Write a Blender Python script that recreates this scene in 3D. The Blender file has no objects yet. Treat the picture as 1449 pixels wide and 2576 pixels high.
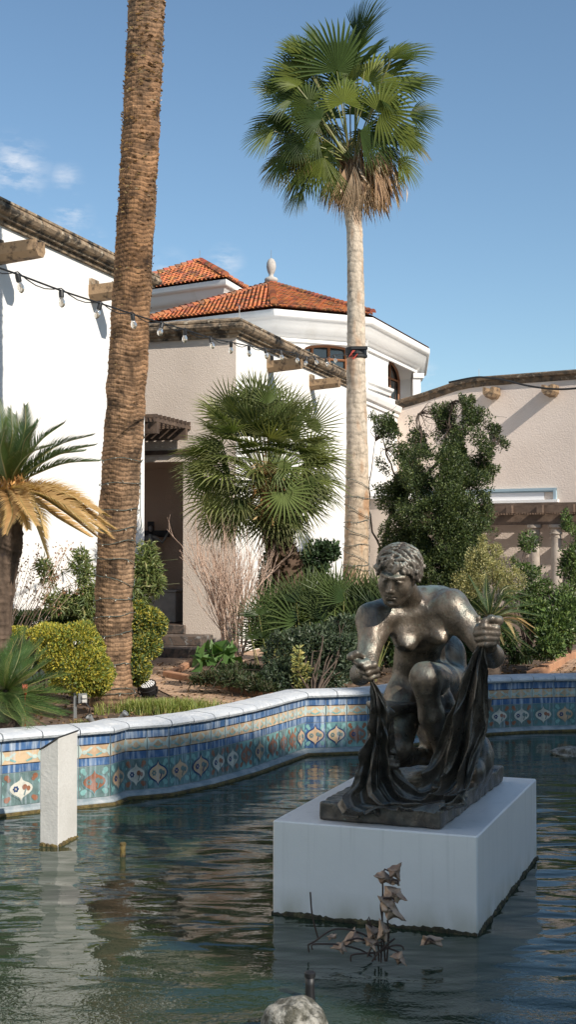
import bpy, math, random
import numpy as np
from mathutils import Vector, Matrix
R = math.radians
rng = np.random.default_rng(7)
random.seed(7)
scene = bpy.context.scene
COL = scene.collection

# ---------------------------------------------------------------- camera
EYE = 1.55
FPX = 3220.0
PITCH = math.atan(102 / FPX)
cam_d = bpy.data.cameras.new('camera')
cam_d.sensor_fit = 'VERTICAL'
cam_d.sensor_height = 36.0
cam_d.lens = FPX / 2576 * 36.0
cam_d.clip_start = 0.05
cam_d.clip_end = 3000
cam = bpy.data.objects.new('camera', cam_d)
COL.objects.link(cam)
cam.location = (0, 0, EYE)
cam.rotation_euler = (R(90) + PITCH, 0, 0)
scene.camera = cam

# ---------------------------------------------------------------- sky, sun, exposure
SUN_AZ = math.atan2(0.688, -0.725)        # clockwise from +Y
SUN_EL = R(35)
world = bpy.data.worlds.new('World')
scene.world = world
world.use_nodes = True
wn = world.node_tree
wn.nodes.clear()
w_out = wn.nodes.new('ShaderNodeOutputWorld')
w_bg = wn.nodes.new('ShaderNodeBackground')
w_bg.inputs['Strength'].default_value = 0.115
sky = wn.nodes.new('ShaderNodeTexSky')
sky.sky_type = 'NISHITA'
sky.sun_disc = False
sky.sun_elevation = SUN_EL
sky.sun_rotation = SUN_AZ
sky.altitude = 200
sky.air_density = 1.0
sky.dust_density = 0.6
sky.ozone_density = 2.5
# thin clouds: small wisps low in the sky
tc = wn.nodes.new('ShaderNodeTexCoord')
mpw = wn.nodes.new('ShaderNodeMapping')
mpw.inputs['Scale'].default_value = (2.0, 2.0, 6.0)
nzw = wn.nodes.new('ShaderNodeTexNoise')
nzw.inputs['Scale'].default_value = 16.0
nzw.inputs['Detail'].default_value = 8.0
nzw.inputs['Roughness'].default_value = 0.62
rmp = wn.nodes.new('ShaderNodeMapRange')
rmp.inputs['From Min'].default_value = 0.42
rmp.inputs['From Max'].default_value = 0.75
rmp.inputs['To Max'].default_value = 1.0
wn.links.new(tc.outputs['Generated'], mpw.inputs['Vector'])
wn.links.new(mpw.outputs['Vector'], nzw.inputs['Vector'])
wn.links.new(nzw.outputs['Fac'], rmp.inputs['Value'])
acc = None
def cam_dir(px, py):
    v = Vector(((px - 724.5) / FPX, 1.0, (1288 - py) / FPX))
    v = Matrix.Rotation(PITCH, 3, 'X') @ v
    return v.normalized()
for (cx, cy, rad, amp) in ((40, 425, .022, 1.0), (165, 447, .011, .6), (178, 545, .014, .9), (565, 665, .013, .9), (430, 680, .014, .5), (1072, 950, .010, .7), (238, 606, .009, .4)):
    d = cam_dir(cx, cy)
    dn = wn.nodes.new('ShaderNodeVectorMath'); dn.operation = 'DISTANCE'
    dn.inputs[1].default_value = (d.x, d.y, d.z * 1.0)
    sc_ = wn.nodes.new('ShaderNodeVectorMath'); sc_.operation = 'MULTIPLY'
    sc_.inputs[1].default_value = (1, 1, 1)
    wn.links.new(tc.outputs['Generated'], sc_.inputs[0])
    wn.links.new(sc_.outputs[0], dn.inputs[0])
    mr = wn.nodes.new('ShaderNodeMapRange'); mr.interpolation_type = 'SMOOTHSTEP'
    mr.inputs['From Min'].default_value = rad * 1.5
    mr.inputs['From Max'].default_value = 0
    mr.inputs['To Max'].default_value = amp
    wn.links.new(dn.outputs['Value'], mr.inputs['Value'])
    if acc is None:
        acc = mr.outputs[0]
    else:
        mx = wn.nodes.new('ShaderNodeMath'); mx.operation = 'MAXIMUM'
        wn.links.new(acc, mx.inputs[0]); wn.links.new(mr.outputs[0], mx.inputs[1])
        acc = mx.outputs[0]
mul = wn.nodes.new('ShaderNodeMath'); mul.operation = 'MULTIPLY'
wn.links.new(acc, mul.inputs[0]); wn.links.new(rmp.outputs[0], mul.inputs[1])
mixw = wn.nodes.new('ShaderNodeMix'); mixw.data_type = 'RGBA'
mixw.inputs['B'].default_value = (6.2, 6.5, 7.0, 1)
wn.links.new(mul.outputs[0], mixw.inputs['Factor'])
tint = wn.nodes.new('ShaderNodeMix'); tint.data_type = 'RGBA'; tint.blend_type = 'MULTIPLY'
tint.inputs['Factor'].default_value = 1.0; tint.inputs['B'].default_value = (.94, 1.01, .98, 1)
wn.links.new(sky.outputs[0], tint.inputs['A'])
wn.links.new(tint.outputs['Result'], mixw.inputs['A'])
wn.links.new(mixw.outputs['Result'], w_bg.inputs['Color'])
wn.links.new(w_bg.outputs[0], w_out.inputs[0])

sun_d = bpy.data.lights.new('sun', 'SUN')
sun_d.energy = 4.8
sun_d.angle = R(0.5)
sun_d.color = (1.0, 0.93, 0.83)
sun = bpy.data.objects.new('sun', sun_d)
COL.objects.link(sun)
sdir = Vector((math.sin(SUN_AZ) * math.cos(SUN_EL), math.cos(SUN_AZ) * math.cos(SUN_EL), math.sin(SUN_EL)))
sun.rotation_euler = sdir.to_track_quat('Z', 'Y').to_euler()
sun.location = (6, -6, 12)
scene.view_settings.view_transform = 'Standard'
scene.view_settings.look = 'None'
scene.view_settings.exposure = 0.3
scene.view_settings.gamma = 1.0
scene.render.engine = 'CYCLES'
scene.cycles.use_denoising = True
scene.cycles.max_bounces = 6
scene.cycles.diffuse_bounces = 3
scene.cycles.glossy_bounces = 3
scene.cycles.transparent_max_bounces = 8
scene.cycles.caustics_reflective = False
scene.cycles.caustics_refractive = False

# ---------------------------------------------------------------- point helpers
_CP, _SP = math.cos(PITCH), math.sin(PITCH)
def ray(px, py):
    a, b = (px - 724.5) / FPX, (1288 - py) / FPX
    return Vector((a, _CP - b * _SP, _SP + b * _CP))
def P(px, py, D):
    r = ray(px, py)
    k = D / r.y
    return Vector((r.x * k, D, EYE + r.z * k))
def G(px, py, z=0.0):
    r = ray(px, py)
    k = (z - EYE) / r.z
    return Vector((r.x * k, r.y * k, z))

# ---------------------------------------------------------------- mesh helpers
ORG = {}
def setp(o, label=None, cat=None, group=None, kind=None):
    if label: o['label'] = label
    if cat: o['category'] = cat
    if group: o['group'] = group
    if kind: o['kind'] = kind
    return o
def thing(name, label, cat, loc=(0, 0, 0), group=None):
    o = bpy.data.objects.new(name, None)
    COL.objects.link(o)
    o.location = loc
    o.empty_display_size = 0.1
    ORG[o.name] = Vector(loc)
    return setp(o, label, cat, group)
def np_obj(name, V, F, mats, parent=None, org=None, smooth=False, mi=None, col=None):
    """V (n,3); F list of index arrays of equal length or list of lists."""
    V = np.asarray(V, dtype=np.float64).reshape(-1, 3)
    if parent is not None:
        o0 = ORG[parent.name]
    else:
        o0 = Vector(org) if org is not None else Vector((float(V[:, 0].mean()), float(V[:, 1].mean()), float(V[:, 2].min())))
    V = V - np.array(o0)
    me = bpy.data.meshes.new(name)
    if isinstance(F, np.ndarray):
        k = F.shape[1]
        me.vertices.add(len(V)); me.vertices.foreach_set('co', V.astype(np.float32).ravel())
        me.loops.add(F.size); me.loops.foreach_set('vertex_index', F.astype(np.int32).ravel())
        me.polygons.add(len(F))
        me.polygons.foreach_set('loop_start', np.arange(0, F.size, k, dtype=np.int32))
        me.polygons.foreach_set('loop_total', np.full(len(F), k, dtype=np.int32))
    else:
        me.from_pydata(V.tolist(), [], F)
    if not isinstance(mats, (list, tuple)): mats = [mats]
    for m in mats: me.materials.append(m)
    if mi is not None:
        me.polygons.foreach_set('material_index', np.asarray(mi, dtype=np.int32))
    me.polygons.foreach_set('use_smooth', np.full(len(me.polygons), bool(smooth)))
    if col is not None:
        ca = me.color_attributes.new('Col', 'FLOAT_COLOR', 'POINT')
        c4 = np.ones((len(V), 4), dtype=np.float32); c4[:, :3] = col
        ca.data.foreach_set('color', c4.ravel())
    me.update(calc_edges=True)
    me.validate()
    ob = bpy.data.objects.new(name, me)
    COL.objects.link(ob)
    if parent is not None:
        ob.parent = parent
    else:
        ob.location = o0
    ORG[ob.name] = o0
    return ob

class MB:
    def __init__(s): s.v = []; s.f = []; s.m = []
    def add(s, vs, fs, m=0):
        b = len(s.v); s.v.extend([tuple(v) for v in vs])
        for f in fs: s.f.append([b + i for i in f]); s.m.append(m)
    def box(s, c, size, ax=None, m=0):
        c = Vector(c); ax = ax or (Vector((1, 0, 0)), Vector((0, 1, 0)), Vector((0, 0, 1)))
        vs = [c + ax[0] * size[0] * i / 2 + ax[1] * size[1] * j / 2 + ax[2] * size[2] * k / 2 for i in (-1, 1) for j in (-1, 1) for k in (-1, 1)]
        s.add(vs, [(0, 1, 3, 2), (4, 6, 7, 5), (0, 4, 5, 1), (2, 3, 7, 6), (0, 2, 6, 4), (1, 5, 7, 3)], m)
    def bbox(s, c, size, ax=None, m=0, b=0.01):
        """box with chamfered edges"""
        c = Vector(c); ax = ax or (Vector((1, 0, 0)), Vector((0, 1, 0)), Vector((0, 0, 1)))
        h = [size[i] / 2 for i in range(3)]
        idx = {}; vs = []
        for i in (-1, 1):
            for j in (-1, 1):
                for k in (-1, 1):
                    for a in range(3):
                        d = [h[0] - b, h[1] - b, h[2] - b]; d[a] = h[a]
                        idx[(i, j, k, a)] = len(vs)
                        vs.append(c + ax[0] * d[0] * i + ax[1] * d[1] * j + ax[2] * d[2] * k)
        fs = []
        for a in range(3):
            o = [x for x in range(3) if x != a]
            for sg in (-1, 1):
                q = []
                for (p, r) in ((-1, -1), (1, -1), (1, 1), (-1, 1)):
                    key = [0, 0, 0]; key[a] = sg; key[o[0]] = p; key[o[1]] = r
                    q.append(idx[(*key, a)])
                fs.append(q)
        for a in range(3):
            o = [x for x in range(3) if x != a]
            for p in (-1, 1):
                for r in (-1, 1):
                    k1 = [0, 0, 0]; k2 = [0, 0, 0]
                    k1[a] = -1; k2[a] = 1
                    k1[o[0]] = k2[o[0]] = p; k1[o[1]] = k2[o[1]] = r
                    fs.append([idx[(*k1, o[0])], idx[(*k2, o[0])], idx[(*k2, o[1])], idx[(*k1, o[1])]])
        for i in (-1, 1):
            for j in (-1, 1):
                for k in (-1, 1):
                    fs.append([idx[(i, j, k, 0)], idx[(i, j, k, 1)], idx[(i, j, k, 2)]])
        s.add(vs, fs, m)
    def tube(s, pts, rad, n=8, m=0, caps=True):
        pts = [Vector(p) for p in pts]
        if not isinstance(rad, (list, tuple)): rad = [rad] * len(pts)
        vs = []; up = None
        for i, p in enumerate(pts):
            t = (pts[min(i + 1, len(pts) - 1)] - pts[max(i - 1, 0)])
            if t.length < 1e-9: t = Vector((0, 0, 1))
            t.normalize()
            if up is None:
                up = Vector((0, 0, 1)) if abs(t.z) < .9 else Vector((1, 0, 0))
            a = t.cross(up)
            if a.length < 1e-6: a = t.cross(Vector((1, 0, 0)))
            a.normalize(); b = t.cross(a); up = -b if False else a.cross(t)
            for k in range(n):
                th = 2 * math.pi * k / n
                vs.append(p + (a * math.cos(th) + b * math.sin(th)) * rad[i])
        fs = []
        for i in range(len(pts) - 1):
            for k in range(n):
                fs.append((i * n + k, i * n + (k + 1) % n, (i + 1) * n + (k + 1) % n, (i + 1) * n + k))
        if caps:
            fs.append(tuple(range(n))); fs.append(tuple((len(pts) - 1) * n + k for k in range(n))[::-1])
        s.add(vs, fs, m)
    def lathe(s, c, prof, n=16, m=0, ax=None):
        c = Vector(c); X, Y, Z = ax or (Vector((1, 0, 0)), Vector((0, 1, 0)), Vector((0, 0, 1)))
        vs = [c + (X * math.cos(2 * math.pi * k / n) + Y * math.sin(2 * math.pi * k / n)) * r + Z * z for (r, z) in prof for k in range(n)]
        fs = [(i * n + k, i * n + (k + 1) % n, (i + 1) * n + (k + 1) % n, (i + 1) * n + k) for i in range(len(prof) - 1) for k in range(n)]
        fs.append(tuple(range(n))[::-1]); fs.append(tuple((len(prof) - 1) * n + k for k in range(n)))
        s.add(vs, fs, m)
    def sweep(s, path, prof, closed=False, m=0, caps=True):
        """path: list of (x,y,z) ; prof: (outward, up) pairs; outward = right-hand side of travel"""
        path = [Vector(p) for p in path]; n = len(path); vs = []
        for i, p in enumerate(path):
            a = path[i - 1] if (i > 0 or closed) else None
            b = path[(i + 1) % n] if (i < n - 1 or closed) else None
            d1 = (p - a) if a is not None else (b - p)
            d2 = (b - p) if b is not None else (p - a)
            d1 = Vector((d1.x, d1.y, 0)).normalized(); d2 = Vector((d2.x, d2.y, 0)).normalized()
            n1 = Vector((d1.y, -d1.x, 0)); n2 = Vector((d2.y, -d2.x, 0))
            mt = (n1 + n2).normalized(); k = 1 / max(.3, mt.dot(n1))
            for (u, z) in prof: vs.append(p + mt * u * k + Vector((0, 0, z)))
        L = len(prof); fs = []
        for i in range(n if closed else n - 1):
            for j in range(L - 1):
                a = i * L + j; b = ((i + 1) % n) * L + j
                fs.append((a, b, b + 1, a + 1))
        if caps and not closed:
            fs.append(tuple(range(L))); fs.append(tuple((n - 1) * L + j for j in range(L))[::-1])
        s.add(vs, fs, m)
    def build(s, name, mats, parent=None, org=None, smooth=False, auto=None):
        ob = np_obj(name, s.v, s.f, mats, parent, org, smooth, s.m)
        if auto is not None:
            me = ob.data
            me.polygons.foreach_set('use_smooth', np.full(len(me.polygons), True))
            import bmesh
            bm = bmesh.new(); bm.from_mesh(me)
            for e in bm.edges:
                if len(e.link_faces) != 2 or e.calc_face_angle(0) > R(auto): e.smooth = False
            bm.normal_update(); bm.to_mesh(me); bm.free()
        return ob

# ---------------------------------------------------------------- materials
def lin(h):
    c = [int(h[i:i + 2], 16) / 255 for i in (0, 2, 4)]
    return tuple(x / 12.92 if x <= .04045 else ((x + .055) / 1.055) ** 2.4 for x in c)
def mat(name, base=(.5, .5, .5), rough=.6, metal=0.0, spec=.5, var=None, vscale=5.0, vstretch=(1, 1, 1), vlo=.4, vhi=.65, bump=0.0, bscale=40.0, bstretch=(1, 1, 1), var2=None, v2scale=30, v2lo=.5, v2hi=.7, coat=0.0, detail=6):
    m = bpy.data.materials.new(name); m.use_nodes = True
    nt = m.node_tree; N = nt.nodes; Lk = nt.links
    b = N['Principled BSDF']
    b.inputs['Roughness'].default_value = rough; b.inputs['Metallic'].default_value = metal
    b.inputs['Specular IOR Level'].default_value = spec
    b.inputs['Coat Weight'].default_value = coat
    b.inputs['Base Color'].default_value = (*base, 1)
    tcn = N.new('ShaderNodeTexCoord')
    def nz(scale, stretch, det=detail):
        mp = N.new('ShaderNodeMapping'); mp.inputs['Scale'].default_value = stretch
        Lk.new(tcn.outputs['Object'], mp.inputs['Vector'])
        t = N.new('ShaderNodeTexNoise'); t.inputs['Scale'].default_value = scale; t.inputs['Detail'].default_value = det
        t.inputs['Roughness'].default_value = .6
        Lk.new(mp.outputs[0], t.inputs['Vector']); return t.outputs['Fac']
    cur = None
    if var is not None:
        f = nz(vscale, vstretch); r = N.new('ShaderNodeMapRange')
        r.inputs['From Min'].default_value = vlo; r.inputs['From Max'].default_value = vhi
        Lk.new(f, r.inputs['Value'])
        mx = N.new('ShaderNodeMix'); mx.data_type = 'RGBA'
        mx.inputs['A'].default_value = (*base, 1); mx.inputs['B'].default_value = (*var, 1)
        Lk.new(r.outputs[0], mx.inputs['Factor']); cur = mx.outputs['Result']
    if var2 is not None:
        f = nz(v2scale, (1, 1, 1)); r = N.new('ShaderNodeMapRange')
        r.inputs['From Min'].default_value = v2lo; r.inputs['From Max'].default_value = v2hi
        Lk.new(f, r.inputs['Value'])
        mx = N.new('ShaderNodeMix'); mx.data_type = 'RGBA'
        if cur is not None: Lk.new(cur, mx.inputs['A'])
        else: mx.inputs['A'].default_value = (*base, 1)
        mx.inputs['B'].default_value = (*var2, 1)
        Lk.new(r.outputs[0], mx.inputs['Factor']); cur = mx.outputs['Result']
    if cur is not None: Lk.new(cur, b.inputs['Base Color'])
    if bump > 0:
        f = nz(bscale, bstretch, 4)
        bp = N.new('ShaderNodeBump'); bp.inputs['Strength'].default_value = min(1, bump); bp.inputs['Distance'].default_value = .01 * max(1, bump)
        Lk.new(f, bp.inputs['Height']); Lk.new(bp.outputs[0], b.inputs['Normal'])
    return m
def leafmat(name, rough=.45, trans=.25, spec=.4, tint=(1, 1, 1)):
    m = bpy.data.materials.new(name); m.use_nodes = True
    nt = m.node_tree; N = nt.nodes; Lk = nt.links
    b = N['Principled BSDF']; b.inputs['Roughness'].default_value = rough
    b.inputs['Specular IOR Level'].default_value = spec
    a = N.new('ShaderNodeAttribute'); a.attribute_name = 'Col'
    t = N.new('ShaderNodeBsdfTranslucent'); mx = N.new('ShaderNodeMixShader'); mx.inputs[0].default_value = trans
    g = N.new('ShaderNodeMix'); g.data_type = 'RGBA'; g.blend_type = 'MULTIPLY'; g.inputs['Factor'].default_value = 1
    g.inputs['B'].default_value = (1.5, 1.5, .6, 1)
    Lk.new(a.outputs['Color'], b.inputs['Base Color']); Lk.new(a.outputs['Color'], g.inputs['A'])
    Lk.new(g.outputs['Result'], t.inputs['Color'])
    Lk.new(b.outputs[0], mx.inputs[1]); Lk.new(t.outputs[0], mx.inputs[2])
    Lk.new(mx.outputs[0], N['Material Output'].inputs['Surface'])
    return m
def vcolmat(name, rough=.7, bump=0, bscale=60, bstretch=(1, 1, 1), spec=.3, coat=0):
    m = mat(name, rough=rough, bump=bump, bscale=bscale, bstretch=bstretch, spec=spec, coat=coat)
    N = m.node_tree.nodes
    a = N.new('ShaderNodeAttribute'); a.attribute_name = 'Col'
    m.node_tree.links.new(a.outputs['Color'], N['Principled BSDF'].inputs['Base Color'])
    return m

M = {}
M['white'] = mat('white_stucco', (.82, .80, .77), .85, var=(.70, .67, .62), vscale=2.2, vstretch=(1, 1, .25), vlo=.55, vhi=.85, bump=.4, bscale=60)
M['beige'] = mat('beige_stucco', (.64, .545, .465), .9, var=(.58, .49, .415), vscale=1.5, bump=.7, bscale=70)
M['pink'] = mat('pinkish_stucco', (.76, .64, .55), .9, var=(.70, .585, .50), vscale=1.0, bump=.9, bscale=30)
M['recess'] = mat('recess_stucco', (.66, .49, .38), .9, bump=.5, bscale=50)
M['stone'] = mat('weathered_stone', (.29, .21, .135), .9, var=(.05, .04, .03), vscale=9, vlo=.44, vhi=.60, bump=1, bscale=25, var2=(.50, .42, .31), v2scale=16, v2lo=.56, v2hi=.68)
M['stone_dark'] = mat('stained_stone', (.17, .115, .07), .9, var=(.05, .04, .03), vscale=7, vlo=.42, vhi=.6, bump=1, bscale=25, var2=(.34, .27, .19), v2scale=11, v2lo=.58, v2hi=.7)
M['beam'] = mat('weathered_beam', (.30, .20, .115), .85, var=(.10, .065, .04), vscale=14, vlo=.5, vhi=.62, bump=.8, bscale=30)
M['wood_dark'] = mat('dark_brown_timber', (.065, .042, .030), .7, var=(.12, .08, .055), vscale=8, vstretch=(1, 1, 1))
M['pergola'] = mat('pergola_timber', (.10, .065, .045), .75, var=(.17, .115, .08), vscale=6)
M['column'] = mat('column_stone', (.42, .36, .30), .85, var=(.32, .26, .21), vscale=6, bump=.3)
M['glass'] = mat('window_glass', (.02, .03, .035), .06, spec=.8)
M['winwood'] = mat('window_wood', (.28, .12, .055), .55)
M['bright_pane'] = mat('painted_bright_interior', (.75, .75, .76), .4)  # pale tone stands in for the bright interior behind the glass
M['blueframe'] = mat('blue_grey_frame', (.33, .44, .50), .5)
M['rooftile'] = vcolmat('roof_tile', rough=.75, bump=.3, bscale=40)
M['mortar'] = mat('ridge_mortar', (.62, .42, .30), .9, bump=.6)
M['finial'] = mat('finial_stone', (.48, .45, .41), .85, var=(.38, .35, .32), vscale=9)
M['metal_dark'] = mat('dark_metal', (.03, .03, .032), .4)
M['metal_grey'] = mat('grey_metal', (.30, .31, .31), .45, metal=.5)
M['black'] = mat('black_rubber', (.012, .012, .013), .5)
M['cord'] = mat('black_cord', (.015, .015, .015), .6)
M['green_cord'] = mat('green_cord', (.07, .10, .09), .5)
M['minibulb'] = mat('mini_bulb', (.75, .73, .65), .2)
M['coping'] = mat('pale_coping', (.52, .54, .56), .8, var=(.36, .39, .43), vscale=7, vlo=.45, vhi=.7, bump=.7, bscale=60, var2=(.66, .66, .65), v2scale=14)
M['grout'] = mat('tile_grout', (.20, .25, .27), .8, var=(.36, .38, .39), vscale=12)
def glaze(name, c, streak=.5, rough=.28, lo=.50, hi=.72):
    d = tuple(x * .62 for x in c)
    m = mat(name, c, rough, var=d, vscale=14, vlo=.4, vhi=.7, spec=.4, bump=.25, bscale=30)
    nt = m.node_tree; N = nt.nodes; Lk = nt.links; b = N['Principled BSDF']
    src = b.inputs['Base Color'].links[0].from_socket
    tcn = N.new('ShaderNodeTexCoord'); mp = N.new('ShaderNodeMapping'); mp.inputs['Scale'].default_value = (42, 42, 4.5)
    Lk.new(tcn.outputs['Object'], mp.inputs['Vector'])
    t = N.new('ShaderNodeTexNoise'); t.inputs['Scale'].default_value = 1.0; t.inputs['Detail'].default_value = 5
    Lk.new(mp.outputs[0], t.inputs['Vector'])
    r = N.new('ShaderNodeMapRange'); r.inputs['From Min'].default_value = lo; r.inputs['From Max'].default_value = hi; r.inputs['To Max'].default_value = streak
    Lk.new(t.outputs['Fac'], r.inputs['Value'])
    mx = N.new('ShaderNodeMix'); mx.data_type = 'RGBA'; mx.inputs['B'].default_value = (.50, .56, .62, 1)
    Lk.new(r.outputs[0], mx.inputs['Factor']); Lk.new(src, mx.inputs['A']); Lk.new(mx.outputs['Result'], b.inputs['Base Color'])
    return m
M['t_blue'] = glaze('blue_glaze', (.065, .14, .29), .85, lo=.45)
M['t_black'] = glaze('brown_black_glaze', (.035, .028, .026), .3)
M['t_ochre'] = glaze('ochre_glaze', (.60, .44, .28), .6)
M['t_pale'] = glaze('pale_green_glaze', (.48, .57, .52), .4)
M['t_teal'] = glaze('teal_glaze', (.12, .24, .25), .55)
M['t_green'] = glaze('grey_green_glaze', (.14, .21, .205), .5)
M['t_turq'] = glaze('turquoise_glaze', (.22, .42, .40), .35)
M['t_rust'] = glaze('rust_glaze', (.30, .13, .075), .3)
M['t_cream'] = glaze('cream_glaze', (.60, .58, .50), .1)
M['t_navy'] = glaze('navy_glaze', (.02, .05, .15), .15)
M['t_tan'] = glaze('tan_glaze', (.55, .38, .24), .3)
M['concrete'] = mat('post_concrete', (.58, .56, .52), .85, var=(.50, .48, .44), vscale=4, bump=.3, bscale=50)
M['paintwhite'] = mat('white_paint', (.82, .82, .81), .5, var=(.74, .74, .73), vscale=3, bump=.1, bscale=60)
M['plinth'] = mat('plinth_paint', (.80, .78, .75), .42, var=(.72, .705, .68), vscale=2.2, vlo=.35, vhi=.75, bump=.08, bscale=90)
M['algae'] = mat('algae_crust', (.035, .03, .015), .9, var=(.12, .10, .045), vscale=30, vlo=.5, vhi=.62, bump=1.5, bscale=60)
M['algae_y'] = mat('yellow_algae', (.14, .10, .025), .7, var=(.05, .035, .015), vscale=30, bump=1, bscale=60)
M['soil'] = mat('garden_soil', (.10, .065, .042), .95, var=(.24, .15, .09), vscale=9, vlo=.5, vhi=.64, bump=1.5, bscale=35, var2=(.03, .02, .015), v2scale=20)
M['terracotta'] = mat('terracotta_curb', (.42, .22, .12), .85, var=(.30, .155, .09), vscale=6, bump=.5)
M['rock'] = mat('wet_rock', (.07, .065, .045), .45, var=(.36, .34, .29), vscale=26, vlo=.42, vhi=.62, bump=2.5, bscale=40)
M['water'] = mat('pond_water', (.020, .036, .022), .012, spec=.5)
# ================================================================ SETTING
Tv = Vector((.318, .948, 0)).normalized()      # runs away from the camera
Nv = Vector((.948, -.318, 0)).normalized()     # to the right
Zv = Vector((0, 0, 1))
GZ = .385

# ---- pool outline (front face of the tiled wall, at the water)
pool_px = [(-420, 2085), (-180, 2068), (0, 2052), (100, 2040), (195, 2031), (275, 2023), (312, 2009), (423, 1999), (528, 1977), (634, 1947), (700, 1923), (766, 1899), (925, 1893)]
pool_pts = [G(x, y) for x, y in pool_px]
pool_pts += [G(1080, 1866), G(1228, 1847), G(1340, 1841), G(1449, 1838), G(1600, 1836)]
pool_pts.append(pool_pts[-1] + Vector((2.5, -.6, 0)))
pool_pts.append(pool_pts[-1] + Vector((2.0, -2.2, 0)))

# ground sheet beyond the pool wall
outer = []
for i, p in enumerate(pool_pts):
    a = pool_pts[max(0, i - 1)]; b = pool_pts[min(len(pool_pts) - 1, i + 1)]
    d = (b - a).normalized(); outer.append(p + Vector((-d.y, d.x, 0)) * .12)
g = MB()
lo = [(p.x, p.y, GZ - .01) for p in outer]
far = [(p.x * 25 + (-40 if i == 0 else 0), 400, GZ - .01) for i, p in enumerate(outer)]
n = len(lo)
g.add(lo + [(-400, lo[0][1] - 3, GZ - .01)] + [(400, lo[-1][1] - 3, GZ - .01), (400, 400, GZ - .01), (-400, 400, GZ - .01)], [tuple([n, *range(n), n + 1, n + 2, n + 3])][::1])
gr = np_obj('ground', g.v, g.f, M['soil'], None, (0, 0, 0)); setp(gr, kind='structure')

# near terrace where the photographer stands
g = MB(); g.box((0, -20.3, -.02), (80, 40, .8)); nt_ = g.build('terrace', M['concrete'], org=(0, 0, 0)); setp(nt_, kind='structure')

# ---- water
def water():
    m = M['water']; N = m.node_tree.nodes; Lk = m.node_tree.links
    b = N['Principled BSDF']; b.inputs['IOR'].default_value = 1.40
    tcn = N.new('ShaderNodeTexCoord')
    def layer(scale, stretch, rotz, det):
        mp = N.new('ShaderNodeMapping'); mp.inputs['Scale'].default_value = stretch; mp.inputs['Rotation'].default_value = (0, 0, rotz)
        Lk.new(tcn.outputs['Object'], mp.inputs['Vector'])
        t = N.new('ShaderNodeTexNoise'); t.inputs['Scale'].default_value = scale; t.inputs['Detail'].default_value = det; t.inputs['Distortion'].default_value = .6
        Lk.new(mp.outputs[0], t.inputs['Vector']); return t.outputs['Fac']
    a = layer(3.4, (.55, 1.15, 1), .25, 1); c = layer(9, (.5, 1.1, 1), -.2, 1); e = layer(45, (1, 1, 1), 0, 2)
    # more churn close to the near edge
    sx = N.new('ShaderNodeSeparateXYZ'); Lk.new(tcn.outputs['Object'], sx.inputs[0])
    mr = N.new('ShaderNodeMapRange'); mr.inputs['From Min'].default_value = 5.0; mr.inputs['From Max'].default_value = 4.1; mr.inputs['To Min'].default_value = .02; mr.inputs['To Max'].default_value = .10
    Lk.new(sx.outputs['Y'], mr.inputs['Value'])
    mr2 = N.new('ShaderNodeMapRange'); mr2.inputs['From Min'].default_value = 9.3; mr2.inputs['From Max'].default_value = 7.2; mr2.inputs['To Min'].default_value = .25; mr2.inputs['To Max'].default_value = 1.0
    Lk.new(sx.outputs['Y'], mr2.inputs['Value'])
    def mth(op, x, y):
        q = N.new('ShaderNodeMath'); q.operation = op
        for i, s in enumerate((x, y)):
            if isinstance(s, (int, float)): q.inputs[i].default_value = s
            else: Lk.new(s, q.inputs[i])
        return q.outputs[0]
    h = mth('ADD', mth('MULTIPLY', mth('ADD', mth('MULTIPLY', a, 1.0), mth('MULTIPLY', c, .17)), mr2.outputs[0]), mth('MULTIPLY', e, mr.outputs[0]))
    bp = N.new('ShaderNodeBump'); bp.inputs['Strength'].default_value = 1.0; bp.inputs['Distance'].default_value = .027
    Lk.new(h, bp.inputs['Height']); Lk.new(bp.outputs[0], b.inputs['Normal'])
    g = MB(); g.add([(-14, .1, 0), (16, .1, 0), (16, 13.5, 0), (-14, 13.5, 0)], [(0, 1, 2, 3)])
    o = g.build('water', m, org=(0, 0, 0)); setp(o, kind='structure')
water()

# ---- tiled pool wall
pw = thing('pool_wall', 'low curving pool wall faced with blue and ochre patterned tiles under a pale stone coping', 'pool wall', (0, 8, 0))
tp = []          # resample the outline: sharp at the kinks, gently curved elsewhere
for i in range(len(pool_pts) - 1): tp.append(pool_pts[i])
tp.append(pool_pts[-1])
TS = .186
ZT = .435
wallm = MB(); wallm.sweep([(p.x, p.y, 0) for p in tp], [(0, -.25), (0, ZT + .005), (-.16, ZT + .005), (-.16, -.25)])
wallm.build('backing', M['grout'], pw)
curb = MB(); curb.sweep([(p.x, p.y, 0) for p in tp], [(.0, -.2), (.035, -.2), (.035, .022), (.028, .034), (.0, .045)])
curb.build('base_curb', M['grout'], pw)
al = MB(); al.sweep([(p.x, p.y, 0) for p in tp], [(.033, -.1), (.05, -.1), (.052, .010), (.038, .018)])
al.build('algae_line', M['algae_y'], pw)
TM = ['t_blue', 't_black', 't_ochre', 't_pale', 't_teal', 't_green', 't_turq', 't_rust', 't_cream', 't_navy', 't_tan']
TI = {k: i for i, k in enumerate(TM)}
def ogee(w, h, n=14):
    """onion medallion outline centred on 0"""
    pts = []
    prof = [(0, 1), (.05, .84), (.14, .68), (.34, .56), (.62, .44), (.86, .24), (.95, .02), (.88, -.2), (.68, -.40), (.40, -.56), (.17, -.70), (.06, -.84), (0, -1)]
    r = [(x * w / 2, y * h / 2) for x, y in prof]
    return r + [(-x, y) for x, y in r[-2:0:-1]]
def blob(cx, cy, r, n=10, sx=1, sy=1):
    return [(cx + r * sx * math.cos(2 * math.pi * k / n), cy + r * sy * math.sin(2 * math.pi * k / n)) for k in range(n)]
tm = MB(); um = MB()
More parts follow.
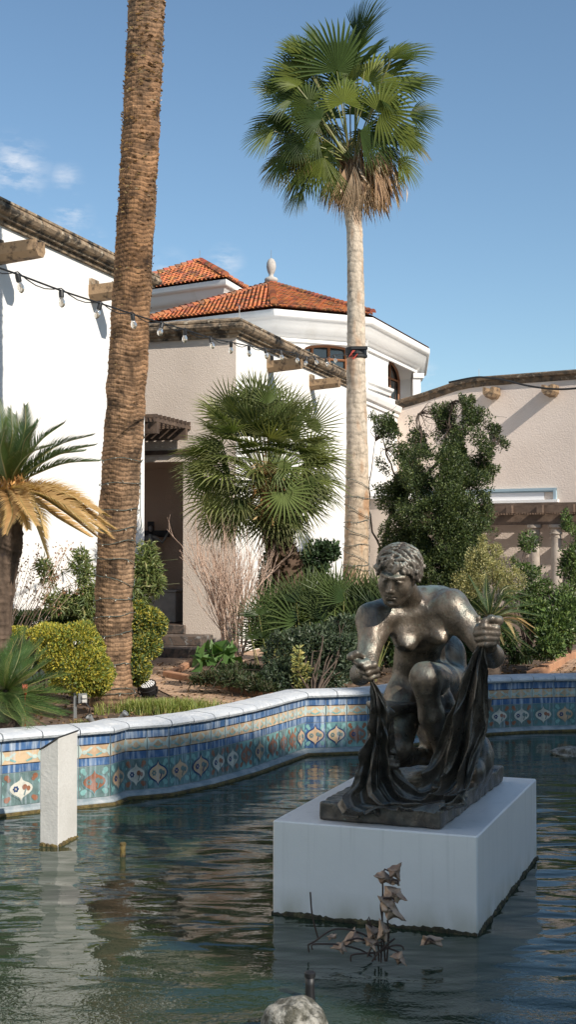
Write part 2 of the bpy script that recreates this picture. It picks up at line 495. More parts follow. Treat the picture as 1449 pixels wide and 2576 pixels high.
def tile_frame(a, b):
    d = (b - a).normalized(); o = Vector((d.y, -d.x, 0)); return d, o
def flat(mb, base, d, o, poly, lift, mi):
    vs = [base + d * x + Zv * y + o * lift for x, y in poly]
    mb.add(vs, [tuple(range(len(vs)))], TI[mi])
def rect(x0, x1, y0, y1): return [(x0, y0), (x1, y0), (x1, y1), (x0, y1)]
pal = [('t_ochre', 't_navy', 't_teal', 't_turq'), ('t_cream', 't_green', 't_teal', 't_green'), ('t_tan', 't_green', 't_teal', 't_turq'), ('t_cream', 't_green', 't_green', 't_rust'), ('t_tan', 't_navy', 't_teal', 't_turq'), ('t_rust', 't_green', 't_turq', 't_rust'), ('t_rust', 't_teal', 't_green', 't_turq'), ('t_tan', 't_navy', 't_blue', 't_turq')]
ti = 0
trng = random.Random(5)
for i in range(len(tp) - 1):
    a, b = tp[i], tp[i + 1]
    L = (b - a).length; k = max(1, round(L / TS)); w = L / k; d, o = tile_frame(a, b)
    if a.x > 6: continue
    for j in range(k):
        base = a + d * (j * w); hw = w / 2 - .003
        c0 = base + d * (w / 2)
        sc = min(1.0, w / TS)
        # upper tile: bands
        zb = .246; zt = ZT - .002
        H = zt - zb
        bands = [(0, .24, 't_blue'), (.24, .27, 't_black'), (.27, .66, 't_ochre' if trng.random() < .8 else 't_tan'), (.66, .70, 't_black'), (.70, 1, 't_blue')]
        for (f0, f1, mm) in bands:
            flat(um, c0, d, o, rect(-hw, hw, zb + H * f0, zb + H * f1), .004, mm)
        yc = zb + H * .47
        for sx in (-1, 1):     # half ornaments at both edges meet at the joint
            e = sx * hw
            flat(um, c0, d, o, [(e, yc + .044 * 1), (e - sx * .018, yc + .012), (e - sx * .02, yc - .008), (e, yc - .036)], .006, 't_pale')
            flat(um, c0, d, o, blob(e - sx * .036 * sc, yc - .004, .017, 8, sc, .8), .0055, 't_pale')
            flat(um, c0, d, o, [(e - sx * .045 * sc, yc + .006), (e - sx * .075 * sc, yc + .028), (e - sx * .092 * sc, yc + .024), (e - sx * .06 * sc, yc - .004)], .0052, 't_pale')
            flat(um, c0, d, o, [(e - sx * .050 * sc, yc - .018), (e - sx * .085 * sc, yc - .03), (e - sx * .092 * sc, yc - .022), (e - sx * .055 * sc, yc - .006)], .0058, 't_turq')
        # lower tile: medallion
        z0 = .052; z1 = .242; zc = (z0 + z1) / 2
        med, rim, bg, corner = pal[trng.randrange(len(pal))] if ti % 3 else pal[ti // 3 % len(pal)]
        flat(tm, c0, d, o, rect(-hw, hw, z0, z1), .004, bg)
        for sx in (-1, 1):
            for sy in (-1, 1):
                cx, cy = sx * hw * .74, zc + sy * .066
                flat(tm, c0, d, o, blob(cx, cy + .004, .017, 9, sc), .0058, corner)
                flat(tm, c0, d, o, blob(cx - sx * .012 * sc, cy - sy * .012, .013, 8, sc), .0062, corner)
                flat(tm, c0, d, o, [(sx * hw * .98, zc + sy * .02), (sx * hw * .98, zc + sy * .05), (sx * hw * .86, zc + sy * .04)], .0056, 't_turq' if bg != 't_turq' else 't_teal')
        flat(tm, c0, d, o, [(x * sc, zc + y) for x, y in ogee(.176, .176)], .0070, rim)
        flat(tm, c0, d, o, [(x * sc, zc + y) for x, y in ogee(.154, .146)], .0085, med)
        # flower and sprig inside the medallion
        fc = 't_navy' if med in ('t_cream',) else ('t_green' if trng.random() < .6 else 't_navy')
        fx = -.034 * sc
        for q in range(6):
            th = q * math.pi / 3
            flat(tm, c0, d, o, blob(fx + .0125 * sc * math.cos(th), zc + .0125 * math.sin(th), .0072, 7, sc), .0100, fc)
        flat(tm, c0, d, o, blob(fx, zc, .0045, 7, sc), .0112, med if med != 't_cream' else 't_ochre')
        s2 = 't_rust' if med == 't_cream' and trng.random() < .6 else 't_green'
        flat(tm, c0, d, o, blob(.022 * sc, zc + .008, .017, 9, sc, 1.0), .0100, s2)
        flat(tm, c0, d, o, blob(.046 * sc, zc + .0, .012, 8, sc, 1.3), .0104, s2)
        flat(tm, c0, d, o, [(.026 * sc, zc - .002), (.034 * sc, zc - .002), (.022 * sc, zc - .042), (.014 * sc, zc - .036)], .0108, rim)
        ti += 1
um.build('banded_tile_row', [M[k] for k in TM], pw)
tm.build('medallion_tile_row', [M[k] for k in TM], pw)
# coping stones, bullnose, one short stone after another
cp = MB()
for i in range(len(tp) - 1):
    a, b = tp[i], tp[i + 1]
    L = (b - a).length; k = max(1, round(L / .21)); d, o = tile_frame(a, b)
    dp = (a - tp[i - 1]).normalized() if i else d
    dn = (tp[i + 2] - b).normalized() if i + 2 < len(tp) else d
    for j in range(k):
        p0 = a + d * (L * j / k); p1 = a + d * (L * (j + 1) / k)
        m0 = (Vector((dp.y, -dp.x, 0)) + o).normalized() if j == 0 else o
        m1 = (Vector((dn.y, -dn.x, 0)) + o).normalized() if j == k - 1 else o
        prof = [(.018, ZT - .002), (.034, ZT + .004), (.041, ZT + .018), (.034, ZT + .034), (.012, ZT + .044), (-.10, ZT + .050), (-.19, ZT + .048), (-.20, ZT + .03), (-.20, GZ - .1), (-.165, GZ - .1), (-.165, ZT + .008)]
        jit = trng.uniform(-.0015, .0015)
        vs = [p0 + d * .0035 + m0 * (u / max(.5, m0.dot(o))) + Zv * (z + jit) for u, z in prof] + [p1 - d * .0035 + m1 * (u / max(.5, m1.dot(o))) + Zv * (z + jit) for u, z in prof]
        n = len(prof)
        cp.add(vs, [(q, q + 1, n + q + 1, n + q) for q in range(n - 1)] + [tuple(range(n)), tuple(range(n, 2 * n))[::-1]])
cp.build('coping', M['coping'], pw, auto=40)
cj = MB(); cj.sweep([(p.x, p.y, 0) for p in tp], [(.012, ZT), (.028, ZT + .018), (.010, ZT + .036), (-.185, ZT + .038), (-.185, ZT)])
cj.build('coping_joint', M['grout'], pw)

# ---- plinth
def plinth_stains():      # dirt line above the water and faint run marks
    m = M['plinth']; N = m.node_tree.nodes; Lk = m.node_tree.links; b = N['Principled BSDF']; src = b.inputs['Base Color'].links[0].from_socket
    tcn = N.new('ShaderNodeTexCoord'); sx = N.new('ShaderNodeSeparateXYZ'); Lk.new(tcn.outputs['Object'], sx.inputs[0])
    def mix(f, c):
        nonlocal src
        mx = N.new('ShaderNodeMix'); mx.data_type = 'RGBA'; mx.inputs['B'].default_value = (*c, 1); Lk.new(f, mx.inputs['Factor']); Lk.new(src, mx.inputs['A']); src = mx.outputs['Result']
    def noise(sc, st):
        mp = N.new('ShaderNodeMapping'); mp.inputs['Scale'].default_value = st; Lk.new(tcn.outputs['Object'], mp.inputs['Vector'])
        t = N.new('ShaderNodeTexNoise'); t.inputs['Scale'].default_value = sc; t.inputs['Detail'].default_value = 6; Lk.new(mp.outputs[0], t.inputs['Vector']); return t.outputs['Fac']
    def ramp(x, a, c, hi=1.0):
        r = N.new('ShaderNodeMapRange'); r.inputs['From Min'].default_value = a; r.inputs['From Max'].default_value = c; r.inputs['To Max'].default_value = hi; Lk.new(x, r.inputs['Value']); return r.outputs[0]
    def mul(x, y):
        q = N.new('ShaderNodeMath'); q.operation = 'MULTIPLY'; Lk.new(x, q.inputs[0]); Lk.new(y, q.inputs[1]); return q.outputs[0]
    mix(mul(ramp(sx.outputs['Z'], .13, .0, .75), ramp(noise(9, (1, 1, .4)), .35, .65)), (.40, .38, .27))
    mix(mul(ramp(noise(1, (34, 34, 1.2)), .56, .72, .35), ramp(sx.outputs['Z'], .0, .36)), (.50, .49, .46))
    Lk.new(src, b.inputs['Base Color'])
plinth_stains()
PA = G(1203, 2355); PB = G(686, 2300); PC = G(1370, 2160)
Rv = (PA - PB).normalized(); Bv = (PC - PA).normalized()
Bv = (Bv - Rv * Bv.dot(Rv)).normalized()
PW_, PD_ = (PA - PB).length, (PC - PA).length
PZ = .400
plt = thing('plinth', 'white painted block plinth standing in the water under the bronze figure', 'plinth', PA - Rv * PW_ / 2 + Bv * PD_ / 2)
c = PA - Rv * PW_ / 2 + Bv * PD_ / 2
mb = MB(); mb.bbox(c + Zv * (PZ / 2 - .1), (PW_, PD_, PZ + .2), (Rv, Bv, Zv), b=.006); mb.build('block', M['plinth'], plt)
mb = MB()
arng = random.Random(3)
def crust(p0, p1, o):
    L = (p1 - p0).length; n = int(L / .012); d = (p1 - p0).normalized(); vs = []
    for i in range(n + 1):
        q = p0 + d * (L * i / n); h = .006 + .010 * arng.random() + .009 * math.sin(i * .13) ** 2; t = .004 + .008 * arng.random()
        vs += [q + o * .001 + Zv * h, q + o * t + Zv * (h * .6), q + o * (t + .003) + Zv * -.03, q + o * .0 + Zv * -.03]
    fs = [(i * 4 + k, i * 4 + k + 1, i * 4 + 5 + k, i * 4 + 4 + k) for i in range(n) for k in range(3)]
    mb.add(vs, fs)
crust(PB, PA, -Bv); crust(PA, PA + Bv * PD_, Rv); crust(PB + Bv * PD_, PB, -Rv)
mb.build('algae_crust', M['algae'], plt)

# ---- concrete spout post
q0, q1, q2 = G(145, 2132), G(99, 2127), G(193, 2105)
q3 = q1 + (q2 - q0)
sp = thing('concrete_post', 'white concrete post with a slanted top rising from the water beside the tiled wall', 'post', q0)
zt = [.582, .499, .568, .49]
mb = MB()
tops = [q0 + Zv * .572, q1 + Zv * .500, q3 + Zv * .50, q2 + Zv * .572]
bots = [Vector((q.x, q.y, -.3)) for q in (q0, q1, q3, q2)]
mb.add(bots + tops, [(0, 1, 5, 4), (1, 2, 6, 5), (2, 3, 7, 6), (3, 0, 4, 7), (4, 5, 6, 7)])
po = mb.build('shaft', M['concrete'], sp)
bv = po.modifiers.new('bevel', 'BEVEL'); bv.width = .004; bv.segments = 2
mb = MB(); cc = (q0 + q1 + q2 + q3) / 4
def sc_(p, k, z): 
    v = cc + (p - cc) * k; v.z = z; return v
tv = [tops[0], tops[1], tops[2], tops[3]]
lo_ = [cc.xy.to_3d() + (Vector((t.x, t.y, 0)) - cc.xy.to_3d()) * 1.06 + Zv * (t.z + .0015) for t in tv]
hi_ = [p + Zv * .008 for p in lo_]
mb.add(lo_ + hi_, [(0, 3, 2, 1), (4, 5, 6, 7), (0, 1, 5, 4), (1, 2, 6, 5), (2, 3, 7, 6), (3, 0, 4, 7)])
mb.build('slate_cap', M['metal_dark'], sp)
mb = MB()
base4 = [q0, q1, q3, q2]
for k in range(4):
    a_, b_ = base4[k], base4[(k + 1) % 4]; o_ = ((a_ + b_) / 2 - cc); o_.z = 0; o_.normalize(); crust(a_, b_, o_)
mb.build('algae_crust', M['algae_y'], sp)

# ================================================================ unseen block added behind the viewer, stepped to cast the pool's shade
Lh = Vector((-.688, .725, 0)).normalized(); Vh = Vector((.725, .688, 0)).normalized()
oc_ = thing('shade_block', 'unseen stepped block added behind the viewer to shade the pool and plinth', 'building', Lh * -10.5 + Vh * 8)
mb = MB()
def UV(u, v, z): return Lh * u + Vh * v + Zv * z
mb.box(UV(-10.5, 3.975, 9.7 / 2), (3, 1.45, 9.7), (Lh, Vh, Zv)); mb.box(UV(-10.5, 5.95, 11.3 / 2), (3, 2.5, 11.3), (Lh, Vh, Zv)); mb.box(UV(-10.5, 14.6, 11.6 / 2), (3, 14.76, 11.6), (Lh, Vh, Zv)); mb.build('wall', M['white'], oc_)
mb = MB(); mb.box(UV(-10.5, 3.96, 9.72), (3.2, 1.5, .1), (Lh, Vh, Zv)); mb.box(UV(-10.5, 14.6, 11.62), (3.2, 14.8, .1), (Lh, Vh, Zv)); mb.build('parapet', M['stone'], oc_)
for k in range(6):
    for z_ in (3.2, 7.2): mb = MB(); mb.box(UV(-8.99, 5.5 + k * 2.6, z_), (.05, 1.0, 2.0), (Lh, Vh, Zv)); mb.build('window', M['glass'], oc_)

# ================================================================ BUILDINGS
ANG = (Nv, Tv, Zv)
CORN = [(0, -.19), (.03, -.19), (.035, -.15), (.07, -.145), (.075, -.12), (.115, -.105), (.135, -.075), (.13, -.045), (.11, -.03), (.12, -.02), (.12, .0), (.06, .03), (-.10, .035), (-.10, -.02)]
def spout(name, root, out, length, label, tilt=.06, group='stone drain spouts on the walls', r=.085):
    t = thing(name, label, 'drain spout', root, group)
    out = (out + Zv * tilt).normalized(); side = out.cross(Zv).normalized(); up = side.cross(out)
    mb = MB()
    # half-round trough: outer octagon lower half, hollow on top
    oc = [(-1, .75), (-1.0, -.35), (-.55, -.95), (.55, -.95), (1.0, -.35), (1, .75), (.62, .75), (.5, .1), (0, -.1), (-.5, .1), (-.62, .75)]
    vs = []
    for k, s_ in ((0, 1.08), (.35, 1.03), (.8, 1.0), (1, .96)):
        vs += [root - out * .05 + out * ((length + .05) * k) + side * x * r * s_ + up * y * r * s_ for x, y in oc]
    n = len(oc)
    fs = [(a * n + j, a * n + (j + 1) % n, (a + 1) * n + (j + 1) % n, (a + 1) * n + j) for a in range(3) for j in range(n)]
    fs += [tuple(range(n))[::-1], tuple(3 * n + j for j in range(n))]
    mb.add(vs, fs); mb.build('trough', M['beam'], t)
    mb = MB(); mb.box(root + up * .085 - out * 0 + out * .01, (.16, .06, .10), (side, out, up)); mb.build('mortar_patch', M['stone'], t)
    return t

# --- left gallery
CA = P(365, 1288, 14.0); CA.z = 0
TA = 4.61
ga = thing('white_gallery', 'tall bright white stucco building on the left behind the palm trunk', 'building', (CA.x, CA.y, GZ))
mb = MB(); L = 14.0
s0 = CA; s1 = CA - Tv * L; dpt = -Nv * 8
mb.add([s1 + Zv * .2, s0 + Zv * .2, s0 + dpt + Zv * .2, s1 + dpt + Zv * .2, s1 + Zv * (TA - .02), s0 + Zv * (TA - .02), s0 + dpt + Zv * (TA - .02), s1 + dpt + Zv * (TA - .02)], [(0, 1, 5, 4), (1, 2, 6, 5), (2, 3, 7, 6), (3, 0, 4, 7), (4, 5, 6, 7)])
w = mb.build('wall', M['white'], ga); bv = w.modifiers.new('bevel', 'BEVEL'); bv.width = .035; bv.segments = 3
mb = MB(); mb.sweep([s0 + dpt + Zv * TA, s0 + Zv * TA, s1 + Zv * TA], [(-u, z) for u, z in CORN][::1] if False else [(-u, z) for u, z in CORN])
mb.build('cornice', M['stone'], ga)
for (px, py, D, lab, ln) in ((-12, 640, 11.05, 'weathered stone spout nearest the left edge on the white gallery wall', .44), (232, 738, 12.75, 'weathered stone spout half hidden by the tall palm trunk on the white gallery', .46)):
    # put root on the wall plane
    r_ = ray(px, py); k = (CA - Vector((0, 0, 0))).dot(Nv) / (r_.dot(Nv)); rt = Vector((r_.x * k, r_.y * k, EYE + r_.z * k))
    spout('drain_spout', rt, Nv, ln, lab, group=None)

# --- wing with the doorway
CB = Vector((-.604, 14.8, 0)); TB = 4.24
gb = thing('doorway_wing', 'lower stucco wing with a shaded doorway and weathered stone parapet behind the fan palm', 'building', (CB.x, CB.y, GZ))
def LB(a, b, z): return CB + Nv * a + Tv * b + Zv * z
mb = MB()
dz0, dz1, dx = .71, 2.62, -.663
# front face with opening
mb.add([LB(0, 0, .2), LB(dx, 0, .2), LB(dx, 0, dz1), LB(dx, 0, TB), LB(0, 0, TB), LB(0, 0, dz1), LB(-3.4, 0, dz1), LB(-3.4, 0, TB)], [(0, 5, 2, 1), (5, 4, 3, 2), (2, 3, 7, 6)])
# right side, top
mb.add([LB(0, 0, .2), LB(0, 5.3, .2), LB(0, 5.3, TB), LB(0, 0, TB)], [(0, 1, 2, 3)])
mb.add([LB(0, 0, TB), LB(0, 5.3, TB), LB(-3.4, 5.3, TB), LB(-3.4, 0, TB)], [(0, 1, 2, 3)])
mb.add([LB(0, 5.3, .2), LB(-3.4, 5.3, .2), LB(-3.4, 5.3, TB), LB(0, 5.3, TB)], [(0, 1, 2, 3)])
w = mb.build('wall', [M['beige'], M['white']], gb)
for i, pl in enumerate(w.data.polygons):
    if i == 3: pl.material_index = 1
mb = MB()   # recess
mb.add([LB(dx, 0, .2), LB(dx, 1.2, .2), LB(dx, 1.2, dz1 + .0), LB(dx, 0, dz1)], [(0, 1, 2, 3)])
mb.add([LB(dx, 1.2, .2), LB(-3.4, 1.2, .2), LB(-3.4, 1.2, dz1 + .25), LB(dx, 1.2, dz1 + .25)], [(0, 1, 2, 3)])
mb.add([LB(dx, 0, dz1), LB(dx, 1.2, dz1), LB(-3.4, 1.2, dz1), LB(-3.4, 0, dz1)], [(0, 1, 2, 3)])
mb.add([LB(-3.4, 0, .2), LB(-3.4, 1.2, .2), LB(-3.4, 1.2, dz1), LB(-3.4, 0, dz1)], [(0, 1, 2, 3)])
mb.build('recess', M['recess'], gb)
mb = MB(); mb.box(LB(-1.88, .60, dz0 - .03), (2.4, 1.15, .06), ANG); mb.build('threshold', M['wood_dark'], gb)
mb = MB(); mb.sweep([LB(-3.6, 0, TB), LB(0, 0, TB), LB(0, 5.25, TB)], [(u, z) for u, z in CORN])
c_ = mb.build('cornice', M['stone'], gb)
# front run of the cornice is darker, stained
mb = MB()
for (px, py, D, lab, ln) in ((676, 922, 0, 'weathered stone spout just above the fan palm crown', .52), (782, 968, 0, 'weathered stone spout between the fan palm crown and the slim palm trunk', .5)):
    r_ = ray(px, py); k = CB.dot(Nv) / (r_.dot(Nv)); rt = Vector((r_.x * k, r_.y * k, EYE + r_.z * k))
    spout('drain_spout', rt, Nv, ln * .82, lab, group=None, r=.075)
# steps
def brickstep(): pass
st = thing('steps', 'three dark brick steps with pale limescale leading up to the doorway', 'steps', LB(-1.2, -.4, GZ))
M['step'] = mat('step_brick', (.13, .095, .075), .7, var=(.05, .045, .04), vscale=18, vlo=.45, vhi=.6, var2=(.36, .35, .34), v2scale=9, v2lo=.6, v2hi=.7, bump=.4)
for (xr, bf, z0, z1) in ((.04, -.78, GZ - .05, .49), (-.277, -.38, .49, .60), (-.62, -.05, .60, .705)):
    mb = MB(); mb.bbox(LB((xr - 2.6) / 2, (bf + .0) / 2 - .004, (z0 + z1) / 2), (xr + 2.6, -bf, z1 - z0), ANG, b=.008); mb.build('step', M['step'], st)
# slatted canopy over the doorway
cn = thing('slatted_canopy', 'dark slatted timber canopy above the shaded doorway', 'canopy', LB(-1.2, -.5, 2.9))
zc = 2.93
for b_ in (-.92, -.12):
    mb = MB(); mb.box(LB(-1.30, b_, zc), (1.46, .06, .13), ANG); mb.build('beam', M['wood_dark'], cn)
mb = MB()
for k in range(15):
    mb.box(LB(-.58 - k * .105, -.5, zc + .085), (.022, 1.0, .045), ANG)
mb.build('slats', M['wood_dark'], cn)
mb = MB()
for k in range(9):
    mb.box(LB(-1.30, -.98 + k * .115, zc + .128), (1.5, .022, .036), ANG)
mb.build('cross_slats', M['wood_dark'], cn)
mb = MB(); mb.box(LB(-1.30, -.012, zc - .20), (1.46, .02, .05), ANG); mb.build('ledger', M['wood_dark'], cn)

# crucifix relief in the doorway
cr = thing('crucifix', 'dark bronze crucifix sculpture on the shaded wall inside the doorway', 'sculpture', LB(-1.26, 1.1, 1.0))
def LBp(px, py, b):      # point on plane b behind the doorway wing's face
    r_ = ray(px, py); o_ = CB + Tv * b; k = o_.dot(Tv) / r_.dot(Tv); return Vector((r_.x * k, r_.y * k, EYE + r_.z * k))
pT, pB = LBp(382, 1312, 1.08), LBp(376, 1470, 1.08)
mb = MB()
mb.box((pT + pB) / 2, (.075, .04, (pT - pB).length), ANG)
c0 = LBp(380, 1343, 1.08); mb.box(c0, (.50, .04, .085), ANG); mb.build('cross', M['metal_dark'], cr)
mb = MB()
hd = LBp(378, 1330, 0.96); sh = LBp(384, 1350, 0.98); el = LBp(408, 1364, 0.96); ha = LBp(424, 1338, 0.98)
mb.tube([sh, (sh + el) / 2 + Zv * .01, el, (el + ha) / 2, ha], [.026, .024, .018, .016, .012], 8)
mb.tube([ha - Nv * .01, ha + Nv * .03 + Zv * .02, ha + Nv * .035 + Zv * .05], [.013, .014, .006], 6)
ls = LBp(372, 1350, 0.98); le = LBp(350, 1364, 0.96); lh = LBp(334, 1338, 0.98)
mb.tube([ls, (ls + le) / 2, le, (le + lh) / 2, lh], [.026, .024, .018, .016, .010], 8)
mb.tube([LBp(378, 1344, 0.98), LBp(378, 1356, 0.97), LBp(377, 1380, 0.97), LBp(377, 1402, 0.98), LBp(378, 1440, 0.96), LBp(377, 1470, 0.99)], [.022, .058, .046, .050, .035, .018], 10)
mb.lathe(hd, [(.005, -.04), (.025, -.025), (.03, 0), (.027, .025), (.008, .04)], 10)
mb.build('figure', M['metal_grey'], cr, smooth=True)
pdm = thing('pedestal', 'grey stone pedestal standing inside the doorway below the crucifix', 'pedestal', LB(-1.5, .6, dz0))
mb = MB(); pr = LBp(441, 1490, .3); pbm = LBp(441, 1566, .3)
mb.bbox(Vector((pr.x, pr.y, (pr.z + dz0) / 2)) - Nv * .40 + Tv * .3, (.80, .6, pr.z - dz0), ANG, b=.01); mb.build('block', M['finial'], pdm)
mb = MB(); mb.bbox(Vector((pr.x, pr.y, pr.z + .012)) - Nv * .40 + Tv * .3, (.82, .62, .022), ANG, b=.005); mb.build('top_slab', M['finial'], pdm)

# --- rotunda
def rooftiles(mb, cols, e0, e1, apex, pitch=.115, row=.20, seed=1, top_cut=0.0):
    r_ = random.Random(seed)
    u = (e1 - e0).normalized(); mid = (e0 + e1) / 2
    nrm = u.cross(apex - e0).normalized()
    if nrm.z < 0: nrm = -nrm
    v = nrm.cross(u).normalized()
    if v.z < 0: v = -v
    H = (apex - e0).dot(v); W = (e1 - e0).length; ax_ = (apex - e0).dot(u)
    nr = int(H / row); seg = 5
    for j in range(-1, nr + 1):
        y0 = j * row; y1 = y0 + row * 1.12
        yy = max(0, y0 + row * .5)
        xl = ax_ * yy / H; xr = W + (ax_ - W) * yy / H
        k0 = math.ceil(xl / pitch - .3); k1 = math.floor(xr / pitch + .3)
        for k in range(k0, k1 + 1):
            x = k * pitch; t = r_.random()
            if t < .16: c = (.17, .075, .045)
            elif t < .34: c = (.30, .12, .06)
            elif t < .62: c = (.47, .155, .062)
            else: c = (.56, .20, .08)
            c = tuple(q * r_.uniform(.85, 1.15) for q in c)
            b = len(mb.v); vs = []
            for (y, rr, lift) in ((y0 if j >= 0 else -.06, pitch * .40, .028), (y1, pitch * .34, .006)):
                for s_ in range(seg + 1):
                    th = math.pi * s_ / seg
                    vs.append(e0 + u * (x - rr * math.cos(th)) + v * y + nrm * (rr * math.sin(th) * .9 + lift + r_.uniform(0, .003)))
            rim = [p - nrm * .012 for p in vs[:seg + 1]]
            vs += rim
            fs = [(s_, s_ + 1, seg + 2 + s_, seg + 1 + s_) for s_ in range(seg)] + [(s_ + 1, s_, 2 * (seg + 1) + s_, 2 * (seg + 1) + s_ + 1) for s_ in range(seg)]
            mb.add(vs, fs); cols.extend([c] * len(vs))
            # pan between tiles
            vs = [e0 + u * (x + pitch * .3) + v * max(y0, -.03) + nrm * .014, e0 + u * (x + pitch * .7) + v * max(y0, -.03) + nrm * .014, e0 + u * (x + pitch * .7) + v * y1 + nrm * .004, e0 + u * (x + pitch * .3) + v * y1 + nrm * .004]
            mb.add(vs, [(0, 1, 2, 3)]); cols.extend([tuple(q * .55 for q in c)] * 4)
def hip_run(mb, cols, p0, p1, r0=.085, seed=2, mort=None):
    r_ = random.Random(seed); d = (p1 - p0); L = d.length; d.normalize(); side = d.cross(Zv).normalized(); up = side.cross(d)
    n = int(L / .19); seg = 7
    for j in range(n):
        c = tuple(q * r_.uniform(.7, 1.1) for q in ((.40, .14, .07) if r_.random() < .7 else (.22, .09, .055)))
        vs = []
        for (y, rr, lf) in ((L * j / n - .01, r0, .035), (L * (j + 1) / n + .02, r0 * .82, .012)):
            for s_ in range(seg + 1):
                th = math.pi * s_ / seg
                vs.append(p0 + d * y + side * rr * math.cos(th) + up * (rr * math.sin(th) + lf))
        fs = [(s_, s_ + 1, seg + 2 + s_, seg + 1 + s_) for s_ in range(seg)] + [tuple(range(seg + 1))]
        mb.add(vs, fs); cols.extend([c] * len(vs))
    if mort is not None:
        mort.tube([p0 + Zv * .02, p1 + Zv * .02], r0 * 1.05, 8)
def arch_wall(mb, p0, p1, z0, z1, ops, depth=.28):
    """vertical wall from p0 to p1 with arched openings; returns nothing, fills faces"""
    d = (p1 - p0); L = d.length; d.normalize(); o = Vector((d.y, -d.x, 0)); n = 14
    x = 0
    def V(x_, z_, i=0): return Vector((p0.x, p0.y, 0)) + d * x_ + Zv * z_ - o * i
    for (xc, w_, zs, zsp, rise) in ops:
        xa, xb = xc - w_ / 2, xc + w_ / 2
        mb.add([V(x, z0), V(xa, z0), V(xa, z1), V(x, z1)], [(0, 1, 2, 3)])
        mb.add([V(xa, z0), V(xb, z0), V(xb, zs), V(xa, zs)], [(0, 1, 2, 3)])
        top = [(xa + w_ * i / n, zsp + rise * math.sqrt(max(0, 1 - (2 * i / n - 1) ** 2))) for i in range(n + 1)]
        for i in range(n):
            (a_, za), (b_, zb) = top[i], top[i + 1]
            mb.add([V(a_, za), V(b_, zb), V(b_, z1), V(a_, z1)], [(0, 1, 2, 3)])
        loop = [(xa, zs)] + top + [(xb, zs)]
        for i in range(len(loop) - 1):
            (a_, za), (b_, zb) = loop[i], loop[i + 1]
            mb.add([V(a_, za), V(b_, zb), V(b_, zb, depth), V(a_, za, depth)], [(0, 1, 2, 3)])
        mb.add([V(xa, zs), V(xb, zs), V(xb, zs, depth), V(xa, zs, depth)], [(0, 1, 2, 3)])
        x = xb
    mb.add([V(x, z0), V(L, z0), V(L, z1), V(x, z1)], [(0, 1, 2, 3)])
    return V, top if ops else None
def window_in(parent, V, xc, w_, zs, zsp, rise, depth, mull=4, name='window'):
    n = 14; xa = xc - w_ / 2
    top = [(xa + w_ * i / n, zsp + rise * math.sqrt(max(0, 1 - (2 * i / n - 1) ** 2))) for i in range(n + 1)]
    mb = MB(); mb.add([V(xa, zs, depth), V(xa + w_, zs, depth)] + [V(a, b, depth) for a, b in top[::-1]], [tuple(range(n + 3))])
    pane_v, pane_f = mb.v, mb.f
    fm = MB()
    dd = depth - .035
    pts = [V(a, b - .02, dd) for a, b in top]
    fm.tube([V(xa + .02, zs, dd)] + pts + [V(xa + w_ - .02, zs, dd)], .04, 4)
    fm.tube([V(xa, zs + .02, dd), V(xa + w_, zs + .02, dd)], .035, 4)
    for k in range(1, mull):
        x_ = xa + w_ * k / mull; zt_ = zsp + rise * math.sqrt(max(0, 1 - (2 * k / mull - 1) ** 2))
        fm.tube([V(x_, zs, dd), V(x_, zt_, dd)], .03, 4)
    fm.tube([V(xa, zsp - .05, dd), V(xa + w_, zsp - .05, dd)], .025, 4)
    f = fm.build(name, M['winwood'], parent)
    pn = MB(); pn.v, pn.f, pn.m = pane_v, pane_f, [0] * len(pane_f)
    pn.build('pane', M['glass'], f)
def Eave(px, py, zz): 
    r_ = ray(px, py); k = (zz - EYE) / r_.z; return Vector((r_.x * k, r_.y * k, zz))
ZE = 6.69
V1 = Eave(690, 777, ZE); V2 = Eave(937, 799, ZE); V3 = Eave(1080, 878, ZE); V0 = Eave(366, 815, ZE)
Cn = Vector((-.42, 31.8, 0))
ring = [V0, V1, V2, V3, Vector((3.9, 36.0, ZE)), Vector((1.2, 38.0, ZE)), Vector((-3.0, 37.0, ZE)), Vector((-4.9, 33.2, ZE))]
ro = thing('rotunda', 'octagonal white rotunda with an orange tiled roof and arched windows', 'rotunda', (Cn.x, Cn.y, GZ))
inn = []
for i, p in enumerate(ring):
    a = ring[i - 1]; b = ring[(i + 1) % 8]
    d1 = (p - a).normalized(); d2 = (b - p).normalized()
    n1 = Vector((d1.y, -d1.x, 0)); n2 = Vector((d2.y, -d2.x, 0)); mt = (n1 + n2).normalized()
    inn.append(p - mt * (.36 / mt.dot(n1)))
mb = MB()
# window positions on faces 1-2 and 2-3
wins = []
def face_u(i, px):    # where the ray px meets face i, distance along it
    a, b = inn[i], inn[i + 1]; d = (b - a).normalized(); o = Vector((d.y, -d.x, 0))
    r_ = ray(px, 900); k = a.dot(o) / r_.dot(o); q = Vector((r_.x * k, r_.y * k, 0)); return (q - Vector((a.x, a.y, 0))).dot(d), q.y
for i in range(8):
    ops = []
    if i == 1:
        ua, ya = face_u(1, 757); ub, yb = face_u(1, 926)
        zt_ = EYE + (1390 - 862) * (ya + yb) / 2 / FPX
        ops = [((ua + ub) / 2, ub - ua, zt_ - 1.05, zt_ - .26, .26)]
    if i == 2:
        ua, ya = face_u(2, 976); ub, yb = face_u(2, 1046)
        zt_ = EYE + (1390 - 893) * (ya + yb) / 2 / FPX
        ops = [((ua + ub) / 2, (ub - ua), zt_ - 1.15, zt_ - .42, .42)]
    if i == 0: pass
    V_, _ = arch_wall(mb, inn[i], inn[(i + 1) % 8], 3.0, ZE - .2, ops, .50 if i == 2 else .34)
    if ops: wins.append((V_, ops[0], i))
mb.build('wall', M['white'], ro)
for V_, (xc, w_, zs, zsp, rise), i in wins:
    window_in(ro, V_, xc, w_, zs, zsp, rise, .32 if i == 1 else .48, 4 if i == 1 else 3)
